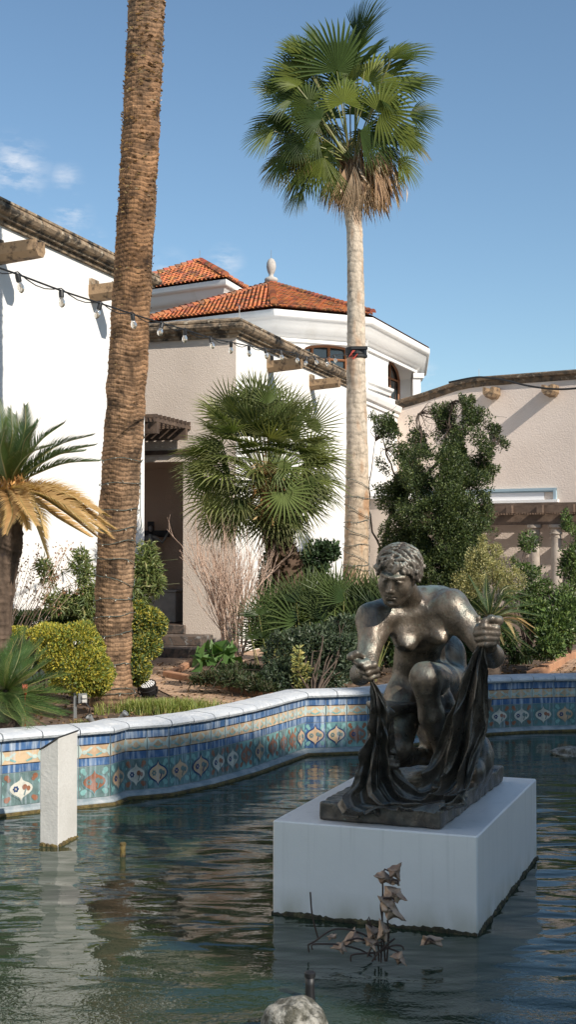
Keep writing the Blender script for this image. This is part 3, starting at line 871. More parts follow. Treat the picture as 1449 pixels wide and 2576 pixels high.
RC = [(-.36, -.60), (-.30, -.60), (-.29, -.52), (-.24, -.50), (-.22, -.44), (-.20, -.43), (-.17, -.37), (-.10, -.30), (-.08, -.24), (-.07, -.23), (-.05, -.17), (.0, -.15), (.02, -.10), (.02, .0), (-.36, .04)]
mb = MB(); mb.sweep([(p.x, p.y, p.z) for p in ring], RC, closed=True); mb.build('cornice', M['white'], ro, auto=50)
mb = MB(); zl = P(960, 950, inn[2].y).z
mb.sweep([(p.x, p.y, zl) for p in inn], [(0, -.16), (.05, -.16), (.07, -.1), (.12, -.06), (.14, 0), (.0, .03)], closed=True) if False else mb.sweep([(p.x, p.y, zl) for p in (inn[1], inn[2], inn[2] + (inn[3] - inn[2]) * (face_u(2, 978)[0] / (inn[3] - inn[2]).length))], [(0, -.16), (.05, -.16), (.07, -.1), (.12, -.06), (.14, 0), (.0, .03)])
mb.build('ledge', M['white'], ro)
# corner brackets at eave corners
for i in (1, 3):
    p = inn[i]; out = (p - Vector((Cn.x, Cn.y, p.z))); out.z = 0; out.normalize(); sd = out.cross(Zv)
    mb = MB(); mb.box(Vector((p.x, p.y, ZE - 1.15)) + out * .02, (.26, .20, 1.05), (sd, out, Zv)); mb.box(Vector((p.x, p.y, ZE - .68)) + out * .06, (.36, .28, .12), (sd, out, Zv)); mb.box(Vector((p.x, p.y, ZE - 1.75)) + out * .01, (.22, .16, .5), (sd, out, Zv))
    mb.build('corner_pilaster', M['white'], ro)
APX = Vector((Cn.x, Cn.y, EYE + (1390 - 713) * Cn.y / FPX))
rr = [p + Zv * .05 for p in ring]
mb = MB(); cols = []
mb.add(rr + [APX], [(i, (i + 1) % 8, 8) for i in range(8)]); cols += [(.25, .1, .06)] * 9
for i in (7, 0, 1): rooftiles(mb, cols, rr[i], rr[(i + 1) % 8], APX, seed=i + 3)
for i in (0, 1, 2): hip_run(mb, cols, rr[i] + Zv * .03, APX, seed=i)
rf = np_obj('roof', mb.v, mb.f, M['rooftile'], ro, col=np.array(cols))
mb = MB(); mb.tube([rr[0] + Zv * .045, APX + Zv * .02], .075, 6); mb.build('ridge_mortar', M['mortar'], rf)
fi = thing('roof_finial', 'pale stone urn shaped finial on the peak of the octagonal roof', 'finial', APX)
k_ = Cn.y / FPX
mb = MB(); mb.lathe(APX, [(.20, -.1), (.19, .02), (.10, .06), (.16, .08), (.17, .14), (.15, .17), (.06, .21), (.055, .26), (.08, .30), (.105, .37), (.12, .46), (.11, .56), (.07, .64), (.02, .67)], 20)
mb.build('urn', M['finial'], fi, smooth=True)
mb = MB(); mb.tube([APX + Zv * .66, APX + Zv * .88], .006, 5); mb.build('rod', M['metal_grey'], fi)

# --- rear tower
ZT2 = EYE + 688 * 36 / FPX
A1 = Eave(567, 702, ZT2); A0 = Eave(371, 730, ZT2); A2 = Eave(621, 734, ZT2)
u0 = (A0 - A1).normalized(); u1 = (A2 - A1).normalized()
A0 = A1 + u0 * 5.2; A2 = A1 + u1 * 5.2; A3 = A0 + u1 * 5.2
tw = thing('rear_tower', 'square white tower with a pyramid of orange tiles behind the rotunda', 'tower', (A1.x, A1.y, GZ))
r4 = [A0, A1, A2, A3]
ctr = (A0 + A2) / 2
apx = Vector((ctr.x, ctr.y, 0)); apx = P(502, 658, ctr.y)
ctr = Vector((apx.x, apx.y, 0))
mb = MB(); i4 = [p + ((A0 + A2) / 2 - p) * .13 for p in r4]
for i in range(4): arch_wall(mb, i4[i], i4[(i + 1) % 4], 3, ZT2 - .2, [])
mb.build('wall', M['white'], tw)
mb = MB(); mb.sweep([(p.x, p.y, p.z) for p in r4], [(u * 1.1, z * 1.1) for u, z in RC], closed=True); mb.build('cornice', M['white'], tw, auto=50)
mb = MB(); p = i4[1]; dA = (i4[0] - i4[1]).normalized()
mb.box(Vector((p.x, p.y, ZT2 - .95)) + dA * .5 - Tv * .06, (.34, .2, .12), (dA, Tv, Zv)); mb.box(Vector((p.x, p.y, ZT2 - 1.6)) + dA * .5 - Tv * .02, (.22, .16, 1.2), (dA, Tv, Zv)); mb.build('corner_pilaster', M['white'], tw)
mb = MB(); cols = []
r5 = [p + Zv * .05 for p in r4]
mb.add(r5 + [apx], [(i, (i + 1) % 4, 4) for i in range(4)]); cols += [(.25, .1, .06)] * 5
rooftiles(mb, cols, r5[0], r5[1], apx, .15, .26, 11); rooftiles(mb, cols, r5[1], r5[2], apx, .15, .26, 12)
hip_run(mb, cols, r5[1] + Zv * .03, apx, .11, 5); hip_run(mb, cols, r5[2] + Zv * .03, apx, .11, 6); hip_run(mb, cols, r5[0] + Zv * .03, apx, .11, 7)
rf = np_obj('roof', mb.v, mb.f, M['rooftile'], tw, col=np.array(cols))
mb = MB(); mb.tube([r5[0] + Zv * .05, apx + Zv * .02], .10, 6); mb.build('ridge_mortar', M['mortar'], rf)
mb = MB(); mb.tube([apx, apx + Zv * .35], .008, 5); mb.build('rod', M['metal_grey'], tw)

# --- right hall
Wv = Vector((-.87, .49, 0)).normalized(); En = Vector((-Wv.y, Wv.x, 0))
if En.y > 0: En = -En
E0 = Vector((6.08, 27.0, 0)); E1 = E0 + Wv * 4.13
ha = thing('right_hall', 'long pinkish stucco hall with a curved parapet and a high strip window on the right', 'building', (E0.x, E0.y, GZ))
def EL(s, b, z): return E0 + Wv * s - En * b + Zv * z
prof = [(-12, 5.37), (0, 5.37), (2.0, 5.36), (2.35, 5.34), (2.7, 5.29), (3.0, 5.21), (3.4, 5.11), (3.8, 5.02), (4.13, 4.96)]
mb = MB()
for (s0_, z0_), (s1_, z1_) in zip(prof[:-1], prof[1:]):
    mb.add([EL(s0_, 0, .2), EL(s1_, 0, .2), EL(s1_, 0, z1_), EL(s0_, 0, z0_), EL(s1_, 2, z1_), EL(s0_, 2, z0_)], [(0, 1, 2, 3), (3, 2, 4, 5)])
mb.build('wall', M['pink'], ha)
mb = MB()
cpf = [(0, -.16), (.03, -.15), (.05, -.06), (.10, -.04), (.11, .02), (.06, .05), (-.3, .05)]
path = [EL(s_, 0, z_) for s_, z_ in prof]
mb.sweep(path[::-1], [(-u, z) for u, z in cpf] if False else cpf)
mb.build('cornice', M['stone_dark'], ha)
# strip window
wa = E0 + Wv * 0
def EW(px, py, b=0.0):
    r_ = ray(px, py); o_ = E0 - En * b; k = o_.dot(En) / r_.dot(En); return Vector((r_.x * k, r_.y * k, EYE + r_.z * k))
wl, wr = EW(1040, 1240), EW(1402, 1227); wb = EW(1402, 1260).z; wt_ = wr.z
wn_ = thing('strip_window', 'long low window with a blue grey frame above the timber pergola', 'window', (wr + wl) / 2)
Lw = (wl - wr); Lw.z = 0; Lw = Lw.length
def WW(s, z, o): return Vector((wr.x, wr.y, 0)) + Wv * s + Zv * z + En * o
mb = MB()
mb.box(WW(Lw / 2, wt_ - .03, .03), (Lw, .08, .06), (Wv, En, Zv)); mb.box(WW(.03, (wt_ + wb) / 2, .032), (.06, .08, wt_ - wb - .002), (Wv, En, Zv)); mb.box(WW(Lw - .03, (wt_ + wb) / 2, .032), (.06, .08, wt_ - wb - .002), (Wv, En, Zv))
mb.box(WW(Lw / 2, wt_ - .075, .015), (Lw - .13, .05, .025), (Wv, En, Zv))
mb.build('frame', M['blueframe'], wn_)
mb = MB(); mb.box(WW(Lw / 2, wb + .0, .05), (Lw + .1, .12, .06), (Wv, En, Zv)); mb.build('sill', M['white'], wn_)
mb = MB(); mb.box(WW(Lw / 2 + .1, (wt_ + wb) / 2 - .02, .012), (Lw - .35, .02, (wt_ - wb) * .62), (Wv, En, Zv)); mb.build('pane', M['bright_pane'], wn_)
# spouts on the hall, seen end on
for (px, py, lab) in ((1245, 990, 'short stone spout just above the dark leafy tree on the pinkish hall'), (1392, 984, 'short stone spout nearest the right edge on the pinkish hall')):
    spout('drain_spout', EW(px, py), En, .40, lab, .02, group=None, r=.13)

# joining wall between rotunda and hall
jw = thing('white_link_wall', 'white wall with a moulded ledge joining the rotunda to the pinkish hall', 'wall', (E1.x, E1.y, GZ))
mb = MB(); ja = E1; jb = E1 - Tv * 6.2; jz = 4.84
mb.add([jb + Zv * .2, ja + Zv * .2, ja + Zv * jz, jb + Zv * jz, ja + Zv * jz - Nv * 4, jb + Zv * jz - Nv * 4], [(0, 1, 2, 3), (3, 2, 4, 5)])
mb.add([jb + Zv * .2, jb - Nv * 4 + Zv * .2, jb - Nv * 4 + Zv * jz, jb + Zv * jz], [(0, 1, 2, 3)])
mb.build('wall', M['white'], jw)
mb = MB(); mb.sweep([jb + Zv * jz, ja + Zv * jz], [(0, -.22), (.04, -.22), (.05, -.14), (.10, -.12), (.13, -.04), (.14, 0), (0, .02)]); mb.build('moulded_ledge', M['white'], jw)

# --- pergola on the right
pg = thing('pergola', 'dark timber pergola carried on round stone columns in front of the pinkish hall', 'pergola', (E0.x - 1, E0.y - 2, GZ))
QB = 2.1      # distance of the column line in front of the wall
def QL(s, b, z): return E0 + Wv * s + En * b + Zv * z
zb_ = 2.30
mb = MB(); mb.box(QL(0, QB, zb_ - .10), (13, .12, .20), (Wv, En, Zv)); mb.build('beam', M['pergola'], pg)
mb = MB(); mb.box(QL(0, .06, zb_ + .02), (13, .10, .16), (Wv, En, Zv)); mb.build('beam', M['pergola'], pg)
mb = MB(); mb.box(QL(0, QB + .22, zb_ + .10), (13, .05, .15), (Wv, En, Zv)); mb.build('beam', M['pergola'], pg)
mb = MB()
for k in range(20):
    mb.box(QL(-5.6 + k * .62, QB / 2 + .16, zb_ + .10), (.11, QB + .40, .155), (Wv, En, Zv))
mb.build('rafters', M['pergola'], pg)
mb = MB()
for k in range(13):
    mb.box(QL(0, .15 + k * .165, zb_ + .205), (13, .06, .045), (Wv, En, Zv))
mb.build('slats', M['pergola'], pg)
def QP(px, D): r_ = ray(px, 1400); o_ = E0 + En * QB; k = o_.dot(En) / r_.dot(En); return Vector((r_.x * k, r_.y * k, GZ))
for px, py in ((1346, 1500), (1401, 1500), (975, 1500)):
    b_ = QP(px, 0)
    mb = MB(); h = zb_ - .2 - GZ
    mb.lathe(b_, [(.15, -.05), (.15, .06), (.12, .09), (.112, .12), (.11, h * .5), (.098, h - .2), (.12, h - .19), (.12, h - .16), (.105, h - .15), (.11, h - .09), (.15, h - .06), (.15, h)], 20)
    mb.build('column', M['column'], pg, auto=40)
# shaded inner wall panel is the hall wall itself; a doorway beyond the tree
dr = thing('dark_doorway', 'dark open doorway in the hall under the pergola behind the leafy tree', 'doorway', EW(1000, 1400))
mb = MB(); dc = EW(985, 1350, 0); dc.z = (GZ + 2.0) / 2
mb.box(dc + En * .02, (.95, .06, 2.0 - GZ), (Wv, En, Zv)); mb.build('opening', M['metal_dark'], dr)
mb = MB(); mb.box(dc + En * .03 + Zv * .86, (1.2, .10, .10), (Wv, En, Zv)); mb.build('lintel', M['winwood'], dr)
# wall sconce left of slim palm
sc0 = P(856, 1372, 20.5)
# rear of the gap: low shaded wall between the wing and link wall
gw = thing('low_back_wall', 'low beige wall with a pale ledge glimpsed between the fan palm and the slim palm trunk', 'wall', (1.6, 21.5, GZ))
mb = MB(); ga_, gb_ = LB(-.2, 5.62, 0), LB(.75, 5.4, 0)
hz = P(850, 1258, 20.3).z
mb.sweep([ga_ + Zv * hz, gb_ + Zv * hz], [(0, -hz + .2), (0, 0), (-.3, 0), (-.3, -hz + .2)]); mb.build('wall', M['beige'], gw)
mb = MB(); mb.sweep([ga_ + Zv * hz, gb_ + Zv * hz], [(-.34, .002), (.06, .002), (.07, .05), (.04, .09), (-.34, .10)]); mb.build('ledge', M['white'], gw)
ws = thing('wall_sconce', 'small dark box lamp on the beige wall left of the slim palm trunk', 'wall lamp', P(856, 1385, 20.2))
gd = (gb_ - ga_).normalized(); go = Vector((gd.y, -gd.x, 0)); r_ = ray(856, 1372); k = ga_.dot(go) / r_.dot(go); sp_ = Vector((r_.x * k, r_.y * k, EYE + r_.z * k))
mb = MB(); mb.bbox(sp_ + go * .05, (.085, .09, .21), (gd, go, Zv), b=.01); mb.build('housing', M['metal_dark'], ws)
mb = MB(); mb.box(sp_ + go * .05 + Zv * .115, (.11, .11, .02), (gd, go, Zv)); mb.build('cap', M['metal_grey'], ws)
# lightning rods
for (px, py, D, h, lab) in ((602, 800, 14.9, .16, 'thin lightning rod on the corner of the doorway wing parapet'), (1206, 948, 27.9, .20, 'thin lightning rod standing on the curved parapet of the pinkish hall')):
    mb = MB(); b_ = P(px, py + 3, D); mb.tube([b_, b_ + Zv * .02, b_ + Zv * h], [.010, .006, .004], 6); o = mb.build('lightning_rod', M['finial'], org=b_); setp(o, lab, 'rod')

# ---- brick path
def path_sheet(name, poly, z, mat_):
    mb = MB(); mb.add([Vector((p.x, p.y, z)) for p in poly], [tuple(range(len(poly)))]); o = mb.build(name, mat_, org=(0, 0, 0)); setp(o, kind='structure'); return o
def brickmat():
    m = mat('path_brick', (.35, .23, .15), .85, bump=.4)
    N = m.node_tree.nodes; Lk = m.node_tree.links; b = N['Principled BSDF']
    tcn = N.new('ShaderNodeTexCoord'); mp = N.new('ShaderNodeMapping'); mp.inputs['Rotation'].default_value = (0, 0, R(18)); mp.inputs['Scale'].default_value = (1, 1, 1)
    Lk.new(tcn.outputs['Object'], mp.inputs['Vector'])
    t = N.new('ShaderNodeTexBrick'); t.inputs['Scale'].default_value = 6
    t.inputs['Color1'].default_value = (.56, .36, .22, 1); t.inputs['Color2'].default_value = (.40, .255, .165, 1); t.inputs['Mortar'].default_value = (.14, .10, .075, 1)
    t.inputs['Mortar Size'].default_value = .025; t.inputs['Bias'].default_value = -.1
    Lk.new(mp.outputs[0], t.inputs['Vector'])
    nz = N.new('ShaderNodeTexNoise'); nz.inputs['Scale'].default_value = 5; nz.inputs['Detail'].default_value = 6
    Lk.new(tcn.outputs['Object'], nz.inputs['Vector'])
    mx = N.new('ShaderNodeMix'); mx.data_type = 'RGBA'; mx.blend_type = 'MULTIPLY'; mx.inputs['Factor'].default_value = .7
    r = N.new('ShaderNodeMapRange'); r.inputs['From Min'].default_value = .35; r.inputs['From Max'].default_value = .65; r.inputs['To Min'].default_value = .55; r.inputs['To Max'].default_value = 1.25
    Lk.new(nz.outputs['Fac'], r.inputs['Value']); Lk.new(t.outputs['Color'], mx.inputs['A']); Lk.new(r.outputs[0], mx.inputs['B'])
    Lk.new(mx.outputs['Result'], b.inputs['Base Color'])
    return m
M['brick'] = brickmat()
pp = [(345, 1838), (470, 1800), (500, 1775), (420, 1715), (385, 1690), (380, 1640), (395, 1615), (560, 1615), (640, 1640), (560, 1680), (660, 1755), (720, 1790), (640, 1830), (400, 1860)]
path_sheet('brick_path', [G(x, y, GZ) for x, y in ((455, 1840), (500, 1806), (498, 1778), (430, 1750), (385, 1728), (350, 1695), (330, 1600), (700, 1600), (700, 1640), (520, 1690), (700, 1790))], GZ, M['brick'])
path_sheet('brick_path', [G(x, y, GZ) for x, y in ((1335, 1712), (1345, 1698), (1449, 1652), (1700, 1640), (1900, 1712))], GZ, M['brick'])
def curb(pts, h, w, lab, mats, seglen=None):
    mb = MB()
    for a, b in zip(pts[:-1], pts[1:]):
        L = (b - a).length; k = max(1, round(L / seglen)) if seglen else 1; d = (b - a).normalized(); o = Vector((d.y, -d.x, 0))
        for j in range(k):
            mb.bbox(a + d * (L * (j + .5) / k) + Zv * (h / 2 - .02), (L / k - (.006 if seglen else -.03), w, h + .04), (d, o, Zv), b=.008)
    o = mb.build('bed_curb', mats); setp(o, lab, 'kerb'); return o
curb([G(690, 1761, GZ), G(640, 1751, GZ), G(520, 1722, GZ), G(418, 1702, GZ)], .055, .07, 'terracotta kerb edging the planting bed beside the brick path', M['terracotta'])
curb([G(418, 1702, GZ) + Vector((.04, .09, 0)), G(480, 1672, GZ), G(560, 1655, GZ)], .05, .06, 'terracotta kerb along the far side of the planting bed near the steps', M['terracotta'])
curb([G(1338, 1708, GZ), G(1400, 1676, GZ), G(1420, 1660, GZ), G(1500, 1640, GZ)], .07, .10, 'pale terracotta block kerb at the right edge beyond the pool', M['terracotta'], .3)

# ---- things in the water
def stub(px, y0, y1, r, mat_, lab, cap):
    b = G(px, y1); h = P(px, y0, b.y).z
    t = thing('pipe_stub', lab, 'pipe', b)
    mb = MB(); mb.lathe(b, [(r, -.3), (r * 1.05, 0), (r * .95, h * .5), (r, h * .8)], 12); mb.build('pipe', mat_, t, smooth=True)
    mb = MB(); mb.lathe(b, [(r * 1.15, h * .8), (r * 1.2, h * .95), (r * .8, h)], 12); mb.build('collar', cap, t, auto=40)
stub(308, 2119, 2155, .0145, M['algae_y'], 'short rusty yellow pipe stub poking out of the water near the post', M['algae_y'])
stub(780, 2443, 2514, .017, M['black'], 'black pipe stub standing in the water near the bottom edge', M['black'])
def rock(px, py, size, lab, seed, z=0.0):
    c = G(px, py, z); r_ = np.random.default_rng(seed)
    import bmesh
    bm = bmesh.new(); bmesh.ops.create_icosphere(bm, subdivisions=5, radius=1)
    V = np.array([v.co[:] for v in bm.verts]); F = np.array([[v.index for v in f.verts] for f in bm.faces]); bm.free()
    d = np.zeros(len(V))
    for k in range(26):
        a = r_.normal(size=3); a /= np.linalg.norm(a); fr = r_.uniform(1, 7); d += np.abs(np.sin(V @ a * fr + r_.uniform(0, 6))) * .13 / (1 + fr * .22)
    V = V * (.55 + d)[:, None] * np.array(size)
    o = np_obj('rock', V + np.array(c), F, M['rock'], org=c, smooth=True); setp(o, lab, 'rock')
rock(741, 2606, (.062, .062, .066), 'pale wet rock breaking the water at the bottom edge', 4)
rock(1446, 1897, (.10, .07, .035), 'flat brown rock lying in the water at the right edge', 9)
# ================================================================ BRONZE FIGURE (distance field -> surface nets)
class Field:
    def __init__(s, lo, hi, h):
        s.h = h; s.lo = np.array(lo, float); n = np.ceil((np.array(hi) - s.lo) / h).astype(int) + 1
        s.n = n; s.d = np.full(n, .2, dtype=np.float32)
        s.ax = [s.lo[i] + h * np.arange(n[i]) for i in range(3)]
    def _win(s, lo, hi):
        a = np.clip(((np.array(lo) - s.lo) / s.h).astype(int), 0, s.n - 1); b = np.clip(((np.array(hi) - s.lo) / s.h).astype(int) + 2, 1, s.n)
        sl = tuple(slice(a[i], b[i]) for i in range(3))
        X = s.ax[0][sl[0]][:, None, None]; Y = s.ax[1][sl[1]][None, :, None]; Z = s.ax[2][sl[2]][None, None, :]
        return sl, X, Y, Z
    def _merge(s, sl, d, k, sub=False):
        a = s.d[sl]
        if a.size == 0: return
        if sub:
            d = -d; hh = np.maximum(k - np.abs(a - d), 0) / k
            s.d[sl] = np.maximum(a, d) + hh * hh * k * .25
        else:
            hh = np.maximum(k - np.abs(a - d), 0) / k
            s.d[sl] = np.minimum(a, d) - hh * hh * k * .25
    def cap(s, p0, p1, r0, r1=None, k=.02, sub=False):
        r1 = r0 if r1 is None else r1; p0 = np.array(p0, float); p1 = np.array(p1, float)
        m = max(r0, r1) + k + .03
        sl, X, Y, Z = s._win(np.minimum(p0, p1) - m, np.maximum(p0, p1) + m)
        v = p1 - p0; L2 = max(v @ v, 1e-12)
        t = np.clip(((X - p0[0]) * v[0] + (Y - p0[1]) * v[1] + (Z - p0[2]) * v[2]) / L2, 0, 1)
        d = np.sqrt((X - p0[0] - t * v[0]) ** 2 + (Y - p0[1] - t * v[1]) ** 2 + (Z - p0[2] - t * v[2]) ** 2) - (r0 + (r1 - r0) * t)
        s._merge(sl, d.astype(np.float32), k, sub)
    def ell(s, c, r, axes=None, k=.03, sub=False):
        c = np.array(c, float); r = np.array(r, float); A = np.eye(3) if axes is None else np.array([np.array(a, float) for a in axes])
        m = max(r) + k + .03
        sl, X, Y, Z = s._win(c - m, c + m)
        q = [((X - c[0]) * a[0] + (Y - c[1]) * a[1] + (Z - c[2]) * a[2]) for a in A]
        k0 = np.sqrt(sum((q[i] / r[i]) ** 2 for i in range(3))); k1 = np.sqrt(sum((q[i] / r[i] ** 2) ** 2 for i in range(3)))
        d = k0 * (k0 - 1) / np.maximum(k1, 1e-6)
        s._merge(sl, d.astype(np.float32), k, sub)
    def chain(s, pts, rs, k=.02):
        for i in range(len(pts) - 1): s.cap(pts[i], pts[i + 1], rs[i], rs[i + 1], k)
    def box(s, c, half, axes, rnd=.01, k=.02):
        c = np.array(c, float); m = float(np.linalg.norm(half)) + .05
        sl, X, Y, Z = s._win(c - m, c + m)
        q = [np.abs((X - c[0]) * a[0] + (Y - c[1]) * a[1] + (Z - c[2]) * a[2]) - half[i] + rnd for i, a in enumerate(axes)]
        d = np.sqrt(sum(np.maximum(v, 0) ** 2 for v in q)) + np.minimum(np.maximum(np.maximum(q[0], q[1]), q[2]), 0) - rnd
        s._merge(sl, d.astype(np.float32), k)
    def disp(s, fn):
        X, Y, Z = s.ax[0][:, None, None], s.ax[1][None, :, None], s.ax[2][None, None, :]
        s.d += fn(X, Y, Z).astype(np.float32)
    def mesh(s):
        d = s.d; d = d.copy(); d[0], d[-1], d[:, 0], d[:, -1], d[:, :, 0], d[:, :, -1] = .1, .1, .1, .1, .1, .1
        ins = d < 0; nx, ny, nz = d.shape
        c = np.zeros((nx - 1, ny - 1, nz - 1), int)
        for i in (0, 1):
            for j in (0, 1):
                for k in (0, 1): c += ins[i:nx - 1 + i, j:ny - 1 + j, k:nz - 1 + k]
        act = (c > 0) & (c < 8); idx = -np.ones(act.shape, np.int64); cells = np.argwhere(act); idx[act] = np.arange(len(cells))
        acc = np.zeros((len(cells), 3)); cnt = np.zeros(len(cells))
        off = [(i, j, k) for i in (0, 1) for j in (0, 1) for k in (0, 1)]
        val = {o: d[cells[:, 0] + o[0], cells[:, 1] + o[1], cells[:, 2] + o[2]].astype(float) for o in off}
        for o in off:
            for a in range(3):
                if o[a] == 0:
                    e = list(o); e[a] = 1; e = tuple(e); v0, v1 = val[o], val[e]; x = (v0 < 0) != (v1 < 0)
                    t = np.where(x, v0 / np.where(x, v0 - v1, 1), 0)
                    p = np.tile(np.array(o, float), (len(cells), 1)); p[:, a] += t
                    acc += p * x[:, None]; cnt += x
        V = (cells + acc / cnt[:, None]) * s.h + s.lo
        F = []
        for a in range(3):
            b, cc = (a + 1) % 3, (a + 2) % 3
            s0 = [slice(None)] * 3; s1 = [slice(None)] * 3; s0[a] = slice(0, -1); s1[a] = slice(1, None)
            A, B = ins[tuple(s0)], ins[tuple(s1)]
            for sign in (0, 1):
                e = np.argwhere((A & ~B) if sign == 0 else (~A & B))
                e = e[(e[:, b] > 0) & (e[:, cc] > 0) & (e[:, b] < d.shape[b] - 1) & (e[:, cc] < d.shape[cc] - 1)]
                def g(db, dc):
                    q = e.copy(); q[:, b] -= db; q[:, cc] -= dc; return idx[q[:, 0], q[:, 1], q[:, 2]]
                quad = np.stack([g(1, 1), g(0, 1), g(0, 0), g(1, 0)], 1)
                F.append(quad if sign == 0 else quad[:, ::-1])
        return V, np.concatenate(F).astype(np.int64)
def sinfield(seed, n, f0, f1, amp, power=.7):
    r_ = np.random.default_rng(seed); W = r_.normal(size=(n, 3)); W /= np.linalg.norm(W, axis=1)[:, None]; fr = np.exp(r_.uniform(math.log(f0), math.log(f1), n)); ph = r_.uniform(0, 6.28, n)
    def fn(X, Y, Z):
        o = 0
        for i in range(n): o = o + np.sin((X * W[i, 0] + Y * W[i, 1] + Z * W[i, 2]) * fr[i] + ph[i]) * (f0 / fr[i]) ** power
        return o * amp / math.sqrt(n)
    return fn

# bronze
def bronze(name, dark, light, green, rough=.36):
    m = bpy.data.materials.new(name); m.use_nodes = True
    nt = m.node_tree; N = nt.nodes; Lk = nt.links; b = N['Principled BSDF']
    tcn = N.new('ShaderNodeTexCoord')
    def nz(sc, det, st=(1, 1, 1)):
        mp = N.new('ShaderNodeMapping'); mp.inputs['Scale'].default_value = st; Lk.new(tcn.outputs['Object'], mp.inputs['Vector'])
        t = N.new('ShaderNodeTexNoise'); t.inputs['Scale'].default_value = sc; t.inputs['Detail'].default_value = det; t.inputs['Roughness'].default_value = .65
        Lk.new(mp.outputs[0], t.inputs['Vector']); return t.outputs['Fac']
    def rng_(x, a, c, lo=0, hi=1):
        r = N.new('ShaderNodeMapRange'); r.inputs['From Min'].default_value = a; r.inputs['From Max'].default_value = c; r.inputs['To Min'].default_value = lo; r.inputs['To Max'].default_value = hi
        Lk.new(x, r.inputs['Value']); return r.outputs[0]
    def mix(f, A, B):
        mx = N.new('ShaderNodeMix'); mx.data_type = 'RGBA'; Lk.new(f, mx.inputs['Factor'])
        for s_, v in (('A', A), ('B', B)):
            if isinstance(v, tuple): mx.inputs[s_].default_value = (*v, 1)
            else: Lk.new(v, mx.inputs[s_])
        return mx.outputs['Result']
    a = nz(7, 6); c1 = mix(rng_(a, .38, .62), dark, light)
    ge = N.new('ShaderNodeNewGeometry'); sx = N.new('ShaderNodeSeparateXYZ'); Lk.new(ge.outputs['Normal'], sx.inputs[0])
    up = rng_(sx.outputs['Z'], .15, .9)
    st = nz(16, 7, (1, 1, .35)); mu = N.new('ShaderNodeMath'); mu.operation = 'MULTIPLY'; Lk.new(up, mu.inputs[0]); Lk.new(rng_(st, .40, .60), mu.inputs[1])
    c2 = mix(mu.outputs[0], c1, green)
    sp = nz(60, 4); c3 = mix(rng_(sp, .62, .72, 0, .6), c2, (.22, .25, .20))
    Lk.new(c3, b.inputs['Base Color'])
    b.inputs['Metallic'].default_value = .42
    b.inputs['Specular IOR Level'].default_value = .7
    Lk.new(rng_(nz(22, 5), .35, .65, rough - .09, rough + .14), b.inputs['Roughness'])
    bp = N.new('ShaderNodeBump'); bp.inputs['Strength'].default_value = .75; bp.inputs['Distance'].default_value = .0075
    Lk.new(nz(38, 6, (1, 1, .7)), bp.inputs['Height']); Lk.new(bp.outputs[0], b.inputs['Normal'])
    return m
M['bronze'] = bronze('bronze_patina', (.052, .041, .030), (.17, .130, .095), (.19, .235, .20), .32)
M['bronze_hair'] = bronze('bronze_hair_patina', (.07, .055, .042), (.19, .16, .13), (.24, .30, .27), .42)
M['bronze_dark'] = bronze('dark_bronze_cloth', (.045, .039, .033), (.14, .115, .09), (.13, .15, .14), .34)

SB = [P(803, 2058, 5.54), P(1109, 2083, 5.34), P(1270, 1962, 6.47)]
for v in SB: v.z = PZ
sA, sB_, sC = SB
sR = (sB_ - sA).normalized(); sD = (sC - sB_); SLD = sD.length; sD.normalize(); sD = (sD - sR * sD.dot(sR)).normalized(); SLW = (sB_ - sA).length
SH = .082
stat = thing('bronze_statue', 'dark bronze statue of a crouching woman gathering up a long cloth on the white plinth', 'statue', (sA + sB_) / 2 + sD * SLD / 2)

# --- body
lo_ = P(840, 2080, 5.9); hi_ = P(1330, 1350, 5.9)
F_ = Field((.10, 5.22, .44), (1.15, 6.62, 1.62), .0050)
f = F_
# trunk
f.ell(P(1062, 1566, 5.96), (.155, .120, .130), k=.03)
f.ell(P(1094, 1536, 6.04), (.150, .120, .120), k=.05)
f.cap(P(1052, 1524, 5.98), P(1128, 1525, 5.90), .085, .082, .05)
f.cap(P(1010, 1545, 5.93), P(948, 1562, 5.88), .066, .062, .05)
f.ell(P(1030, 1545, 5.93), (.075, .055, .065), k=.05)
f.cap(P(1058, 1580, 6.0), P(1056, 1665, 6.14), .125, .106, .04)
f.cap(P(1000, 1530, 5.92), P(938, 1556, 5.87), .062, .064, .06)
f.cap(P(1056, 1665, 6.10), P(1062, 1735, 6.20), .112, .150, .05)
f.ell(P(1068, 1745, 6.25), (.160, .15, .12), k=.04)
f.ell(P(1035, 1715, 6.12), (.085, .08, .09), k=.05)
f.ell(P(1130, 1662, 6.28), (.085, .12, .13), k=.05)
# neck and clavicles
f.cap(P(1050, 1545, 5.98), P(1018, 1480, 5.80), .068, .054, .04)
f.cap(P(1020, 1556, 5.86), P(950, 1545, 5.84), .030, .035, .05)
f.cap(P(1055, 1545, 5.86), P(1140, 1528, 5.82), .032, .042, .06)
# breasts
f.ell(P(1018, 1598, 5.875), (.062, .054, .066), k=.035)
f.ell(P(1021, 1620, 5.850), (.050, .046, .040), k=.020)
f.ell(P(1100, 1582, 5.865), (.064, .056, .066), k=.035)
f.ell(P(1106, 1602, 5.840), (.052, .048, .040), k=.020)
f.ell(P(1024, 1626, 5.806), (.010, .008, .010), k=.012); f.ell(P(1114, 1610, 5.795), (.010, .008, .010), k=.012)
# image-left arm
f.cap(P(935, 1560, 5.86), P(938, 1590, 5.83), .064, .062, .045)
f.cap(P(938, 1590, 5.83), P(920, 1682, 5.70), .062, .049, .03)
f.ell(P(908, 1697, 5.68), (.044, .045, .046), k=.03)
f.cap(P(908, 1697, 5.66), P(925, 1688, 5.53), .045, .030, .02)
